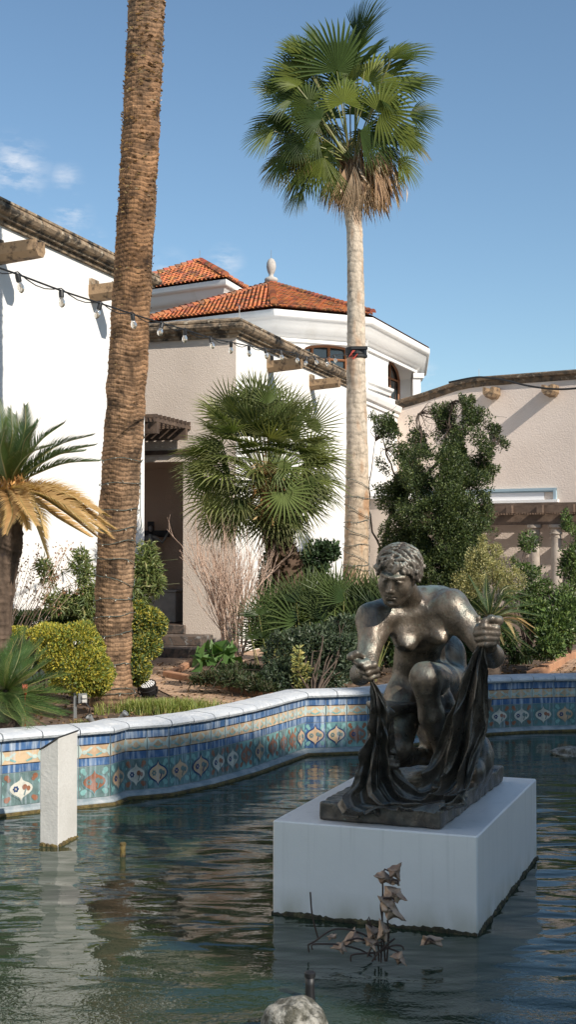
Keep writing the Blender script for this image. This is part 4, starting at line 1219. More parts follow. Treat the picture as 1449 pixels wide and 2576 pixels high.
# image-right arm
f.cap(P(1142, 1532, 5.85), P(1165, 1560, 5.82), .074, .066, .05)
f.cap(P(1165, 1560, 5.82), P(1232, 1648, 5.74), .064, .050, .03)
f.ell(P(1240, 1650, 5.72), (.046, .046, .050), k=.03)
f.cap(P(1240, 1652, 5.70), P(1224, 1616, 5.50), .046, .032, .02)
# kneeling leg (image-left)
f.cap(P(1018, 1755, 6.10), P(1003, 1878, 5.90), .100, .064, .04)
f.ell(P(1001, 1880, 5.87), (.060, .058, .060), k=.03)
kn = P(1005, 1900, 5.95); ft = kn + Vector((sD.x, sD.y, 0)) * .44; ft.z = .54
f.cap(kn, ft, .058, .036, .03); f.cap(ft, ft + Vector((sD.x, sD.y, 0)) * .12 + Vector((0, 0, -.02)), .036, .022, .02)
# raised leg (image-right)
f.cap(P(1140, 1722, 6.22), P(1075, 1706, 5.64), .098, .070, .04)
f.ell(P(1070, 1704, 5.61), (.061, .060, .064), k=.03)
f.cap(P(1070, 1712, 5.61), P(1086, 1800, 5.64), .060, .052, .03)
f.cap(P(1086, 1800, 5.64), P(1112, 1892, 5.72), .052, .034, .03)
f.ell(P(1112, 1785, 5.74), (.068, .062, .095), k=.03)
f.cap(P(1112, 1895, 5.72), P(1116, 1938, 5.72), .034, .036, .02)
f.cap(P(1116, 1938, 5.70), P(1108, 1975, 5.56), .036, .022, .02)
for q in range(5): f.cap(P(1120 - q * 6, 1972 - q * .5, 5.57), P(1116 - q * 6, 1982, 5.52), .010 if q < 4 else .013, .008 if q < 4 else .011, .008)
# mass behind that carries the seat
f.ell(Vector(P(1120, 1800, 6.32)), (.15, .16, .22), k=.06)
f.disp(sinfield(3, 26, 30, 150, .0034))
# --- hands : (image-right fist, four stacked fingers, thumb on top)
def Q(cx, cy, D): return P(827.2 + .37 * cx, 1332.7 + .37 * cy, D)
f.ell(Q(1085, 700, 5.44), (.032, .034, .044), k=.02)
f.cap(Q(1100, 800, 5.50), Q(1085, 730, 5.47), .030, .032, .02)
fing = [(1012, 672, 1062, 662, 1143, 672, .0150), (1004, 706, 1060, 702, 1146, 706, .0148), (1012, 744, 1065, 742, 1142, 740, .0140), (1022, 782, 1068, 783, 1128, 774, .0122)]
for (x0, y0, x1, y1, x2, y2, r) in fing:
    f.cap(Q(x0 + 4, y0, 5.425), Q(x1, y1 - 3, 5.385), r, r * 1.04, .006)
    f.cap(Q(x1, y1 - 3, 5.385), Q(x2, y2, 5.405), r * 1.04, r * .95, .006)
    f.cap(Q(x2, y2, 5.405), Q(x2 + 4, y2 + 4, 5.45), r * .95, r * .8, .008)
    f.cap(Q(x0 + 4, y0, 5.425), Q(x0 + 2, y0 + 4, 5.46), r, r * .8, .008)
f.cap(Q(1120, 655, 5.45), Q(1158, 618, 5.42), .020, .019, .012)          # thumb over the top
f.cap(Q(1158, 618, 5.42), Q(1108, 606, 5.39), .019, .016, .01)
f.cap(Q(1108, 606, 5.39), Q(1062, 622, 5.39), .016, .012, .01)
f.cap(Q(1062, 622, 5.39), Q(1046, 640, 5.40), .013, .010, .01)
f.cap(Q(1030, 660, 5.44), Q(1018, 600, 5.44), .016, .008, .012)             # gathered tip of cloth
f.cap(Q(1018, 600, 5.44), Q(1028, 590, 5.44), .010, .005, .01)
# --- image-left hand
f.ell(Q(262, 955, 5.50), (.034, .030, .028), k=.02)
f.cap(Q(150, 862, 5.44), Q(190, 842, 5.44), .016, .014, .012); f.cap(Q(140, 875, 5.44), Q(160, 850, 5.45), .010, .013, .01)
f.cap(Q(190, 842, 5.44), Q(235, 862, 5.46), .013, .013, .012)
for (pts, r) in (([(180, 893, 5.45), (215, 912, 5.42), (262, 900, 5.43)], .0150), ([(205, 925, 5.455), (245, 935, 5.42), (308, 918, 5.43)], .0142), ([(225, 965, 5.46), (262, 972, 5.425), (325, 950, 5.44)], .0136), ([(248, 1002, 5.465), (280, 1008, 5.44), (328, 990, 5.45)], .0120)):
    q = [Q(*p) for p in pts]; f.cap(q[0], q[1], r * .95, r * 1.05, .006); f.cap(q[1], q[2], r * 1.05, r, .006); f.cap(q[2], q[2] + Vector((0, .04, 0)), r, r * .9, .01)

# --- head, in its own frame
Hc = P(999, 1449, 5.70)
Hf = Vector((-.36, -.87, -.34)).normalized()
Hr = Hf.cross(Zv).normalized(); Hr = Vector((-Hr.x, -Hr.y, -Hr.z)) if Hr.x < 0 else Hr
Hu = Hr.cross(Hf); Hu = Hu if Hu.z > 0 else -Hu
rl = R(9); Hr, Hu = (Hr * math.cos(rl) - Hu * math.sin(rl)), (Hu * math.cos(rl) + Hr * math.sin(rl))
HS = 1.0
def H(x, y, z): return Hc + Hr * x * HS + Hf * y * HS + Hu * z * HS
Hax = (Hr, Hf, Hu)
f.ell(H(0, -.030, .030), (.080, .094, .082), Hax, .01)
f.ell(H(0, .014, -.018), (.074, .074, .086), Hax, .02)
f.ell(H(0, .028, -.062), (.058, .052, .052), Hax, .03)
f.ell(H(0, .066, -.100), (.022, .018, .017), Hax, .022)
f.cap(H(-.050, -.01, -.065), H(-.018, .055, -.100), .020, .018, .03); f.cap(H(.050, -.01, -.065), H(.018, .055, -.100), .020, .018, .03)
for s_ in (-1, 1):
    f.ell(H(s_ * .040, .052, -.030), (.024, .022, .024), Hax, .025)
    f.cap(H(s_ * .048, .062, .024), H(s_ * .014, .083, .022), .009, .010, .014)
    f.ell(H(s_ * .031, .101, .001), (.022, .020, .0120), Hax, .010, sub=True)
    f.ell(H(s_ * .031, .071, .000), (.0150, .0145, .0125), Hax, .003)
    f.cap(H(s_ * .047, .071, .003), H(s_ * .031, .085, .0095), .0034, .0040, .003); f.cap(H(s_ * .031, .085, .0095), H(s_ * .015, .080, .003), .0040, .0032, .003)
    f.cap(H(s_ * .045, .072, -.006), H(s_ * .031, .083, -.0105), .0028, .0030, .003); f.cap(H(s_ * .031, .083, -.0105), H(s_ * .017, .079, -.005), .0030, .0026, .003)
    f.ell(H(s_ * .0115, .093, -.0400), (.0075, .0095, .0068), Hax, .006)
    f.ell(H(s_ * .022, .078, -.071), (.006, .005, .005), Hax, .01, sub=True)
    f.cap(H(s_ * .075, -.018, .005), H(s_ * .074, -.012, -.030), .012, .009, .01)
f.cap(H(0, .080, .020), H(0, .098, -.030), .0075, .0105, .010)
f.ell(H(0, .102, -.036), (.0105, .0100, .0090), Hax, .008)
f.cap(H(-.007, .094, -.0475), H(-.007, .10, -.049), .003, .002, .003, sub=True); f.cap(H(.007, .094, -.0475), H(.007, .10, -.049), .003, .002, .003, sub=True)
f.ell(H(0, .068, -.066), (.030, .020, .024), Hax, .02)
f.cap(H(-.021, .077, -.0655), H(-.005, .0875, -.0605), .0038, .0058, .005); f.cap(H(.021, .077, -.0655), H(.005, .0875, -.0605), .0038, .0058, .005); f.cap(H(-.005, .0875, -.0605), H(.005, .0875, -.0605), .0058, .0058, .004)
f.cap(H(-.018, .077, -.0745), H(0, .0865, -.0775), .0042, .0070, .005); f.cap(H(.018, .077, -.0745), H(0, .0865, -.0775), .0042, .0070, .005)
f.cap(H(-.024, .086, -.0682), H(.024, .086, -.0682), .0026, .0026, .003, sub=True)
f.ell(H(0, .088, -.090), (.016, .009, .006), Hax, .01, sub=True)
V_, Fq = f.mesh()
body = np_obj('body', V_, Fq, M['bronze'], stat, smooth=True)
del f.d, F_

# --- hair
hm = .17
F_ = Field(np.array(Hc) - hm, np.array(Hc) + hm, .0030); f = F_
f.ell(H(0, -.040, .046), (.094, .098, .080), Hax, .01)
f.ell(H(0, -.075, .000), (.080, .065, .070), Hax, .03)
f.ell(H(0, .080, -.020), (.082, .085, .078), Hax, .012, sub=True)
hr = np.random.default_rng(11)
for k_ in range(34):              # the rolled wave of curls over brow and temples
    a_ = -2.25 + 4.5 * k_ / 33
    x = .092 * math.sin(a_); y = -.030 + .100 * math.cos(a_); z = .066 - .062 * abs(math.sin(a_)) ** 3
    for q in range(2):
        c_ = H(x * 1.0 + hr.normal() * .005, y + hr.normal() * .005 - q * .008, z + q * .015 + hr.normal() * .006); t_ = (Hr * hr.normal() * .6 + Hu * (hr.normal() + .6) + Hf * hr.normal() * .3).normalized()
        f.cap(c_ - t_ * .012, c_ + t_ * .012, .0085 + .003 * hr.random(), .0055, .004)
for s_ in (-1, 1):                 # locks swept from the parting
    for k_ in range(13):
        b0 = -1.15 + 2.25 * k_ / 12; ph_ = hr.uniform(0, 6); pr_ = None
        for q in range(11):
            a_ = .06 + 1.75 * q / 10; b_ = b0 * (1 - .15 * q / 10) + .10 * math.sin(a_ * 4.2 + ph_)
            p_ = H(s_ * .0965 * math.sin(a_) * math.cos(b_), -.040 + .103 * math.sin(b_), .046 + .084 * math.cos(a_) * math.cos(b_))
            if pr_ is not None and not (b_ > .75 and a_ > 1.25): f.cap(pr_, p_, .0078, .0078, .003)
            pr_ = p_
for s_ in (-1, 1):
    for k_ in range(12):
        f.ell(H(s_ * (.086 + hr.normal() * .003), -.045 + hr.normal() * .02, -.012 + .045 * hr.random()), (.014, .015, .013), Hax, .006)
    f.ell(H(s_ * .086, -.038, .020), (.020, .028, .030), Hax, .01)
f.cap(H(0, .062, .074), H(0, .03, .118), .0035, .0035, .006, sub=True); f.cap(H(0, .03, .118), H(0, -.03, .130), .0035, .003, .006, sub=True)
_hc, _r, _f, _u = np.array(Hc), np.array(Hr), np.array(Hf), np.array(Hu)
sf = sinfield(8, 8, 18, 40, .9)
def strands(X, Y, Z):
    lx = (X - _hc[0]) * _r[0] + (Y - _hc[1]) * _r[1] + (Z - _hc[2]) * _r[2]
    ly = (X - _hc[0]) * _f[0] + (Y - _hc[1]) * _f[1] + (Z - _hc[2]) * _f[2]
    lz = (X - _hc[0]) * _u[0] + (Y - _hc[1]) * _u[1] + (Z - _hc[2]) * _u[2]
    w = sf(X, Y, Z)
    front = np.clip((ly + .02) / .06, 0, 1) * 0 + 1
    a1 = np.sin(ly * 260 + lz * 120 + 6 * w) * .0018 + np.sin(ly * 460 + lx * 160 + 8 * w) * .0016
    return a1 * front
f.disp(strands)
V_, Fq = f.mesh()
hair = np_obj('hair', V_, Fq, M['bronze_hair'], stat, smooth=True)
del f.d, F_

# --- slab
F_ = Field((.02, 5.22, .385), (1.25, 6.66, .86), .0070); f = F_
sc0 = (sA + sB_) / 2 + sD * SLD / 2
f.box(Vector((sc0.x, sc0.y, PZ + SH / 2)), (SLW / 2, SLD / 2, SH / 2), (sR, sD, Zv), .008, .01)
def SL(u, v, z): return sA + sR * (u * SLW) + sD * (v * SLD) + Zv * (z)
for (u, v, r, hz_) in ((.86, .30, .07, .07), (.88, .45, .09, .12), (.80, .60, .12, .15), (.9, .72, .07, .06), (.55, .62, .17, .10), (.25, .7, .12, .05), (.5, .9, .16, .04), (.3, .45, .12, .04), (.97, .55, .04, .05)):
    f.ell(SL(u, v, PZ - 0 + SH * .6), (r, r, hz_ + .03), None, .05)
f.ell(Vector(P(1212, 1905, 6.12)), (.055, .12, .11), k=.05); f.ell(Vector(P(1196, 1935, 5.95)), (.05, .10, .06), k=.05); f.ell(Vector(P(1150, 1935, 6.2)), (.09, .16, .10), k=.05)
f.disp(sinfield(5, 24, 22, 130, .0070))
# keep it flat where it stands on the plinth
zz = f.ax[2][None, None, :]; f.d = np.maximum(f.d, (PZ + .0015 - zz).astype(np.float32))
V_, Fq = f.mesh(); np_obj('base_slab', V_, Fq, M['bronze_dark'], stat, smooth=True)
del f.d, F_

# --- cloth held up in both hands and pooling on the slab
def spl(pts, n):
    pts = np.array([tuple(p) for p in pts]); L = np.r_[0, np.cumsum(np.linalg.norm(np.diff(pts, axis=0), axis=1))]; L /= L[-1]
    t = np.linspace(0, 1, n); o = np.zeros((n, 3)); k = len(pts)
    m = np.zeros_like(pts)
    for i in range(k):
        a, b = max(0, i - 1), min(k - 1, i + 1); m[i] = (pts[b] - pts[a]) / (L[b] - L[a])
    for q, tt in enumerate(t):
        i = min(k - 2, max(0, np.searchsorted(L, tt) - 1)); h = L[i + 1] - L[i]; s_ = (tt - L[i]) / h
        o[q] = (2 * s_**3 - 3 * s_**2 + 1) * pts[i] + (s_**3 - 2 * s_**2 + s_) * h * m[i] + (-2 * s_**3 + 3 * s_**2) * pts[i + 1] + (s_**3 - s_**2) * h * m[i + 1]
    return o
def resamp(parts, ns):
    return np.concatenate([spl(p, n)[(0 if i == 0 else 1):] for i, (p, n) in enumerate(zip(parts, ns))])
nA, nB, nC = 110, 90, 130
inner = resamp([[Q(292, 1015, 5.47), Q(372, 1100, 5.49), Q(435, 1270, 5.52), Q(438, 1400, 5.55), Q(430, 1530, 5.58)], [Q(430, 1530, 5.58), Q(495, 1640, 5.60), Q(590, 1750, 5.60), Q(640, 1700, 5.58), Q(690, 1545, 5.55)], [Q(690, 1545, 5.55), Q(755, 1370, 5.50), Q(828, 1170, 5.47), Q(888, 970, 5.44), Q(960, 850, 5.44), Q(1010, 790, 5.44)]], [nA, nB, nC])
m1 = resamp([[Q(285, 1020, 5.45), Q(330, 1150, 5.44), Q(350, 1400, 5.46), Q(340, 1600, 5.48), Q(345, 1745, 5.48)], [Q(345, 1745, 5.48), Q(430, 1850, 5.46), Q(600, 1870, 5.44), Q(760, 1840, 5.44), Q(870, 1740, 5.46)], [Q(870, 1740, 5.46), Q(930, 1500, 5.44), Q(970, 1250, 5.42), Q(1010, 1000, 5.40), Q(1030, 860, 5.40), Q(1045, 795, 5.41)]], [nA, nB, nC])
outer_ = resamp([[Q(278, 1018, 5.47), Q(268, 1150, 5.50), Q(240, 1420, 5.52), Q(180, 1620, 5.52), Q(125, 1780, 5.50), Q(45, 1850, 5.47), Q(80, 1925, 5.43)], [Q(80, 1925, 5.43), Q(190, 1938, 5.41), Q(330, 1880, 5.41), Q(560, 1905, 5.375), Q(780, 1880, 5.345), Q(900, 1845, 5.34)], [Q(900, 1845, 5.34), Q(960, 1770, 5.45), Q(1020, 1620, 5.55), Q(1088, 1440, 5.62), Q(1096, 1200, 5.60), Q(1092, 1000, 5.54), Q(1085, 870, 5.47), Q(1075, 795, 5.43)]], [nA, nB, nC])
nS = inner.shape[0]; nW = 110
Vc = np.zeros((nS, nW, 3))
w = np.linspace(0, 1, nW)
for i in range(nW):     # quadratic through the three guide curves
    t = w[i]; Vc[:, i] = inner * (2 * (t - .5) * (t - 1)) + m1 * (4 * t * (1 - t)) + outer_ * (2 * t * (t - .5))
gs = np.linspace(0, 1, nS)[:, None]; ww = w[None, :]
wid = np.linalg.norm(outer_ - inner, axis=1)[:, None]
fr_ = np.random.default_rng(21)
ph = .35 * np.sin(gs * 9 + 1) * 0 + .16 * np.sin(gs * 7.0 + 2) + .05 * np.sin(gs * 23)
def ridge(x): return 1 - 2 * np.abs(np.sin(x)) ** .75
fold = 1.0 * ridge((ww + .55 * ph) * math.pi * 3.3 + .4) + .50 * ridge((ww - .5 * ph + .10 * np.sin(gs * 5)) * math.pi * 5.4 + 1.7) + .07 * ridge((ww - .5 * ph) * math.pi * 12 + 6 * gs)
amp = np.clip(.007 + .14 * wid, .008, .036)
nrmF = np.array((-.30, -.93, .15)); nrmF /= np.linalg.norm(nrmF)
du = np.gradient(Vc, axis=0); dv = np.gradient(Vc, axis=1); nn = np.cross(du, dv); nn /= np.maximum(np.linalg.norm(nn, axis=2, keepdims=True), 1e-9)
sg = np.sign((nn @ nrmF))[..., None]; sg[sg == 0] = 1; nn = nn * sg * .5 + nrmF * .5
nzc = sinfield(31, 24, 25, 160, 1.0)(Vc[..., 0], Vc[..., 1], Vc[..., 2])
# knobbly crushed folds just below the image-left hand
lump = sinfield(33, 14, 60, 170, 1.0)(Vc[..., 0], Vc[..., 1], Vc[..., 2])
crush = np.clip(1 - np.abs(gs - .14) / .16, 0, 1)
Vc += nn * (amp * fold * (1 - .3 * crush) + .0055 * nzc + .020 * crush * lump)[..., None]
# back side
Vb = Vc - nn * .011
Vb2 = Vb
allV = np.concatenate([Vc.reshape(-1, 3), Vb2.reshape(-1, 3)]); off_ = nS * nW
ii, jj = np.meshgrid(np.arange(nS - 1), np.arange(nW - 1), indexing='ij'); a_ = (ii * nW + jj).ravel()
Fc = np.stack([a_, a_ + 1, a_ + nW + 1, a_ + nW], 1); Fb = Fc[:, ::-1] + off_
ed = []
for i in range(nS - 1):
    for j in (0, nW - 1): q = i * nW + j; ed.append([q, q + nW, q + nW + off_, q + off_])
for j in range(nW - 1):
    for i in (0, nS - 1): q = i * nW + j; ed.append([q, q + 1, q + 1 + off_, q + off_])
allF = np.concatenate([Fc, Fb, np.array(ed)])
cl = np_obj('cloth', allV, allF, M['bronze_dark'], stat, smooth=True)
# ================================================================ PLANTS
GS = Vector((0, 0, GZ))
M['leaf'] = leafmat('leaf_soft', .5, .22)
M['leaf_gloss'] = leafmat('leaf_glossy', .42, .20, .3)
M['palm_leaf'] = leafmat('palm_leaf', .5, .28, .2)
M['leaf_dry'] = leafmat('leaf_dry', .8, .20, .2)
M['bark'] = mat('shrub_bark', (.10, .07, .05), .9, var=(.05, .035, .025), vscale=20, bump=.8)
M['twig'] = mat('bare_twig', (.56, .40, .31), .8, var=(.38, .26, .19), vscale=14)
M['greenstem'] = mat('green_stem', (.10, .11, .04), .6)

def unit(a): return a / np.maximum(np.linalg.norm(a, axis=-1, keepdims=True), 1e-9)
def leaves_np(pos, out, size, r_, w=.42, fold=.25, up=.35, spread=.9, droop=0.0):
    """one folded rhombus-shaped leaf per position -> V, F (quads)"""
    n = len(pos); d = unit(out + r_.normal(size=(n, 3)) * spread + np.array((0, 0, up - droop)))
    s_ = unit(np.cross(d, r_.normal(size=(n, 3)))); nn = np.cross(d, s_)
    L = (size * r_.uniform(.65, 1.25, n))[:, None]; W = L * w
    base = pos; mid = pos + d * L * .45; tip = pos + d * L - nn * L * .12
    a = mid + s_ * W * .5 + nn * W * fold; b = mid - s_ * W * .5 + nn * W * fold
    V = np.stack([base, a, tip, b], 1).reshape(-1, 3)
    F = np.arange(n * 4).reshape(n, 4)
    return V, F
def colours(n, pal, wts, r_, jit=.25, per=4):
    pal = np.array(pal); i = r_.choice(len(pal), n, p=np.array(wts) / sum(wts)); c = pal[i] * r_.uniform(1 - jit, 1 + jit, (n, 1)) 
    return np.repeat(c, per, axis=0)
class Foliage:
    def __init__(s): s.V = []; s.F = []; s.C = []; s.n = 0
    def add(s, V, F, C):
        s.V.append(V); s.F.append(F + s.n); s.C.append(C); s.n += len(V)
    def build(s, name, m, parent=None, org=None):
        return np_obj(name, np.concatenate(s.V), np.concatenate(s.F), m, parent, org, False, None, np.concatenate(s.C))
def sample_blobs(blobs, n, r_, shell=.35, clump=None, cl_f=(8, 22), thr=0.0):
    """blobs: (centre, (rx, ry, rz), weight)"""
    w = np.array([b[2] for b in blobs]); w = w / w.sum(); P_, O_ = [], []
    for (c, r, _), k in zip(blobs, r_.multinomial(n, w)):
        d = unit(r_.normal(size=(k, 3))); q = r_.random(k) ** shell
        p = d * q[:, None] * np.array(r); P_.append(p + np.array(c)); O_.append(unit(d / np.array(r)))
    P_ = np.concatenate(P_); O_ = np.concatenate(O_)
    if clump is not None:
        f = sinfield(clump, 18, cl_f[0], cl_f[1], 1.0, .4)(P_[:, 0], P_[:, 1], P_[:, 2]); k = f > thr; P_, O_ = P_[k], O_[k]
    return P_, O_
def px_blob(px, py, D, rx, ry, rd=None, wt=None):
    s_ = D / FPX; rx, ry = rx * s_, ry * s_; rd = rx if rd is None else rd
    return (P(px, py, D), (rx, rd, ry), (wt if wt else rx * ry))
def twigs(mb, root, targets, r_, r0=.02, r1=.003, wob=.10, n=5, sides=5):
    root = Vector(root)
    for t in targets:
        t = Vector(t); L = (t - root).length; pts = []; 
        side = Vector(r_.normal(size=3)) * L * wob
        for i in range(n + 1):
            f = i / n; p = root.lerp(t, f) + Vector((0, 0, 1)) * L * .12 * math.sin(math.pi * f) + side * math.sin(math.pi * f * 1.3) * f
            p += Vector(r_.normal(size=3)) * L * .015 * (0 < i < n); pts.append(p)
        mb.tube(pts, [r0 + (r1 - r0) * (i / n) ** .6 for i in range(n + 1)], sides, caps=False)
def shrub(label, cat, blobs, n, size, pal, wts, seed, base=None, stems=7, w=.5, up=.35, spread=.9, shell=.3, clump=None, thr=0., m='leaf', name='shrub', group=None, stem_r=.012, droop=0, cl_f=(8, 22), stem_mat='bark', jit=.28):
    r_ = np.random.default_rng(seed)
    if base is None:
        c = blobs[0][0]; base = Vector((c.x, c.y, GZ))
    t = thing(name, label, cat, base, group)
    extra = []
    for (c_, rr_, w_) in blobs:
        for q in range(7):
            d_ = unit(r_.normal(size=3)); k_ = r_.uniform(.22, .38); extra.append((Vector(np.array(c_) + d_ * np.array(rr_) * .85), tuple(x * k_ for x in rr_), w_ * .07))
    blobs = list(blobs) + extra
    pos, out = sample_blobs(blobs, n, r_, shell, clump, cl_f, thr)
    k = pos[:, 2] > GZ + .005; pos, out = pos[k], out[k]
    V, F = leaves_np(pos, out, size, r_, w, .25, up, spread, droop)
    fo = Foliage(); fo.add(V, F, colours(len(pos), pal, wts, r_, jit)); fo.build('foliage', M[m], t)
    mb = MB(); idx = r_.choice(len(pos), stems); twigs(mb, base - Zv * .02, [pos[i] for i in idx], r_, stem_r, .002, .1)
    mb.build('stems', M[stem_mat], t)
    return t

# ---------- palm trunks with leaf-scar rings
def palm_trunk(name, parent, path, radii, matl, ring=.045, rough=.012, seed=1, nseg=72, step=.0085, lip=.010, flare=None, vert=.003, wigamp=.012):
    r_ = np.random.default_rng(seed)
    pts = np.array([tuple(p) for p in path]); L = np.linalg.norm(pts[-1] - pts[0]); n = int(L / step)
    t = np.linspace(0, 1, n); cen = spl(path, n); rad = np.interp(t, np.linspace(0, 1, len(radii)), radii)
    th = np.linspace(0, 2 * math.pi, nseg, endpoint=False)
    T, TH = np.meshgrid(t * L, th, indexing='ij')
    ca, sa = np.cos(TH), np.sin(TH)
    X, Y = ca * .15, sa * .15
    wig = sinfield(seed, 10, 3, 16, wigamp)(X * 4, Y * 4, T) + sinfield(seed + 7, 12, 2, 14, wigamp * 1.2)(X * .6, Y * .6, T * 2)
    ph = (T + wig) / ring; fr = ph - np.floor(ph)
    an = sinfield(seed + 1, 16, 20, 70, 1.0, .2)(X, Y, np.floor(ph) * .37)
    tooth = np.where(fr < .82, fr / .82, (1 - fr) / .18) ** 1.5 * np.clip(.75 + .6 * sinfield(seed + 5, 14, 3, 30, 1.0, .2)(X * 1.5, Y * 1.5, T), .1, 1.3)
    nz_ = sinfield(seed + 2, 26, 20, 260, 1.0, .45)(X, Y, T)
    vf = np.sin(TH * 46 + 3 * sinfield(seed + 3, 8, 4, 20, 1)(X, Y, T * .4)) 
    Rr = rad[:, None] + lip * tooth * np.clip(.55 + .55 * an, 0, 1.6) + rough * .35 * nz_ + vert * vf
    d = np.gradient(cen, axis=0); d = unit(d); sx = unit(np.cross(d, np.array((0, 1, 0)))); sy = np.cross(sx, d)
    V = cen[:, None, :] + (sx[:, None, :] * ca[..., None] + sy[:, None, :] * sa[..., None]) * Rr[..., None]
    i, j = np.meshgrid(np.arange(n - 1), np.arange(nseg), indexing='ij'); a = (i * nseg + j).ravel(); b = (i * nseg + (j + 1) % nseg).ravel()
    F = np.stack([a, b, b + nseg, a + nseg], 1)
    return V, F, (tooth, an, nz_, T, TH)
def trunkmat(name): 
    return vcolmat(name, .85, .5, 90, (1, 1, .25))
M['trunk'] = vcolmat('palm_trunk_bark', .85, .5, 60)

# image-left tall palm
tb = G(282, 1772, GZ)
p_top = P(371, -60, tb.y - .45)
pathL = [tb - Zv * .06, P(281, 1690, tb.y), P(290, 1400, tb.y - .05), P(303, 1200, tb.y - .1), P(322, 900, tb.y - .2), P(341, 560, tb.y - .3), P(357, 240, tb.y - .38), p_top, P(380, -700, tb.y - .6)]
kx = tb.y / FPX
radL = [r * kx for r in (58, 46, 46, 47, 47, 45, 43, 42, 41)]
lp = thing('palm_tree', 'tall thick brown ringed palm trunk leaning in front of the white gallery', 'palm tree', tb)
# true parameter along the path for radii
def reparam(path, rads):
    pts = np.array([tuple(p) for p in path]); L = np.r_[0, np.cumsum(np.linalg.norm(np.diff(pts, axis=0), axis=1))]; L /= L[-1]
    return list(np.interp(np.linspace(0, 1, 60), L, rads))
V, F, (tooth, an, nz_, T, TH) = palm_trunk('trunk', lp, pathL, reparam(pathL, radL), None, ring=.036, lip=.0085, seed=4, nseg=120, step=.006, rough=.022, vert=.0028, wigamp=.022)
big = sinfield(40, 12, 2, 9, 1.0)(np.cos(TH) * .3, np.sin(TH) * .3, T * .8)
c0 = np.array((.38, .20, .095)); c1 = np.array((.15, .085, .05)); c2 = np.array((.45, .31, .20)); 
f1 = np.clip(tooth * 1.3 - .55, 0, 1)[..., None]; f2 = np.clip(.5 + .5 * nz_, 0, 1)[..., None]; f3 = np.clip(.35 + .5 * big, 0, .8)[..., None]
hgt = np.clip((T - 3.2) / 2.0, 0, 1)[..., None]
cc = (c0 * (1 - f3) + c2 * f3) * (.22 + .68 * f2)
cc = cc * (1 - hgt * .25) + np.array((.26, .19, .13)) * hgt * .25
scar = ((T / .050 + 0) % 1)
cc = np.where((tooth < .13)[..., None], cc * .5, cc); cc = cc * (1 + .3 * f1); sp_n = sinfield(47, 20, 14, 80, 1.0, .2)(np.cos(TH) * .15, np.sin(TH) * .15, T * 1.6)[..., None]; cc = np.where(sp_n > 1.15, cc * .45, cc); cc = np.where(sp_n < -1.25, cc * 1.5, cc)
vs_ = (np.sin(TH * 46 + 6 * nz_) > .88)[..., None]; cc = np.where(vs_, cc * .62, cc)
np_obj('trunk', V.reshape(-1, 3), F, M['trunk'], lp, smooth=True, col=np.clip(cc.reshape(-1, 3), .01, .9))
# torn leaf-base stubs standing off the rings
r_ = np.random.default_rng(9); fo = Foliage()
cen = spl(pathL, 600); rr_ = np.array(reparam(pathL, radL))
ns = 2600; ti_ = r_.integers(70, 590, ns); ang = r_.uniform(0, 6.283, ns)
cpt = cen[ti_]; rad_ = np.interp(ti_ / 600, np.linspace(0, 1, 60), rr_) + .004
o_ = np.stack([np.cos(ang), np.sin(ang), 0 * ang], 1); tg = np.stack([-np.sin(ang), np.cos(ang), 0 * ang], 1)
hgt_f = np.clip(ti_ / 600 * 1.6, .35, 1)
wd = (r_.uniform(.008, .030, ns) * hgt_f)[:, None]; hh = (r_.uniform(.006, .018, ns) * hgt_f)[:, None]
b_ = cpt + o_ * rad_[:, None]; zt_ = np.array((0, 0, 1.0))
V4 = np.stack([b_ - tg * wd, b_ + tg * wd, b_ + tg * wd * .4 + o_ * hh * 1.1 + zt_ * hh * r_.uniform(-.2, 1, (ns, 1)), b_ - tg * wd * .5 + o_ * hh * .9 + zt_ * hh * r_.uniform(-.2, 1, (ns, 1))], 1).reshape(-1, 3)
fo.add(V4, np.arange(ns * 4).reshape(ns, 4), colours(ns, [(.36, .22, .12), (.16, .09, .05), (.50, .38, .26)], [3, 2, 2], r_))
fo.build('leaf_base_scars', M['leaf_dry'], lp)
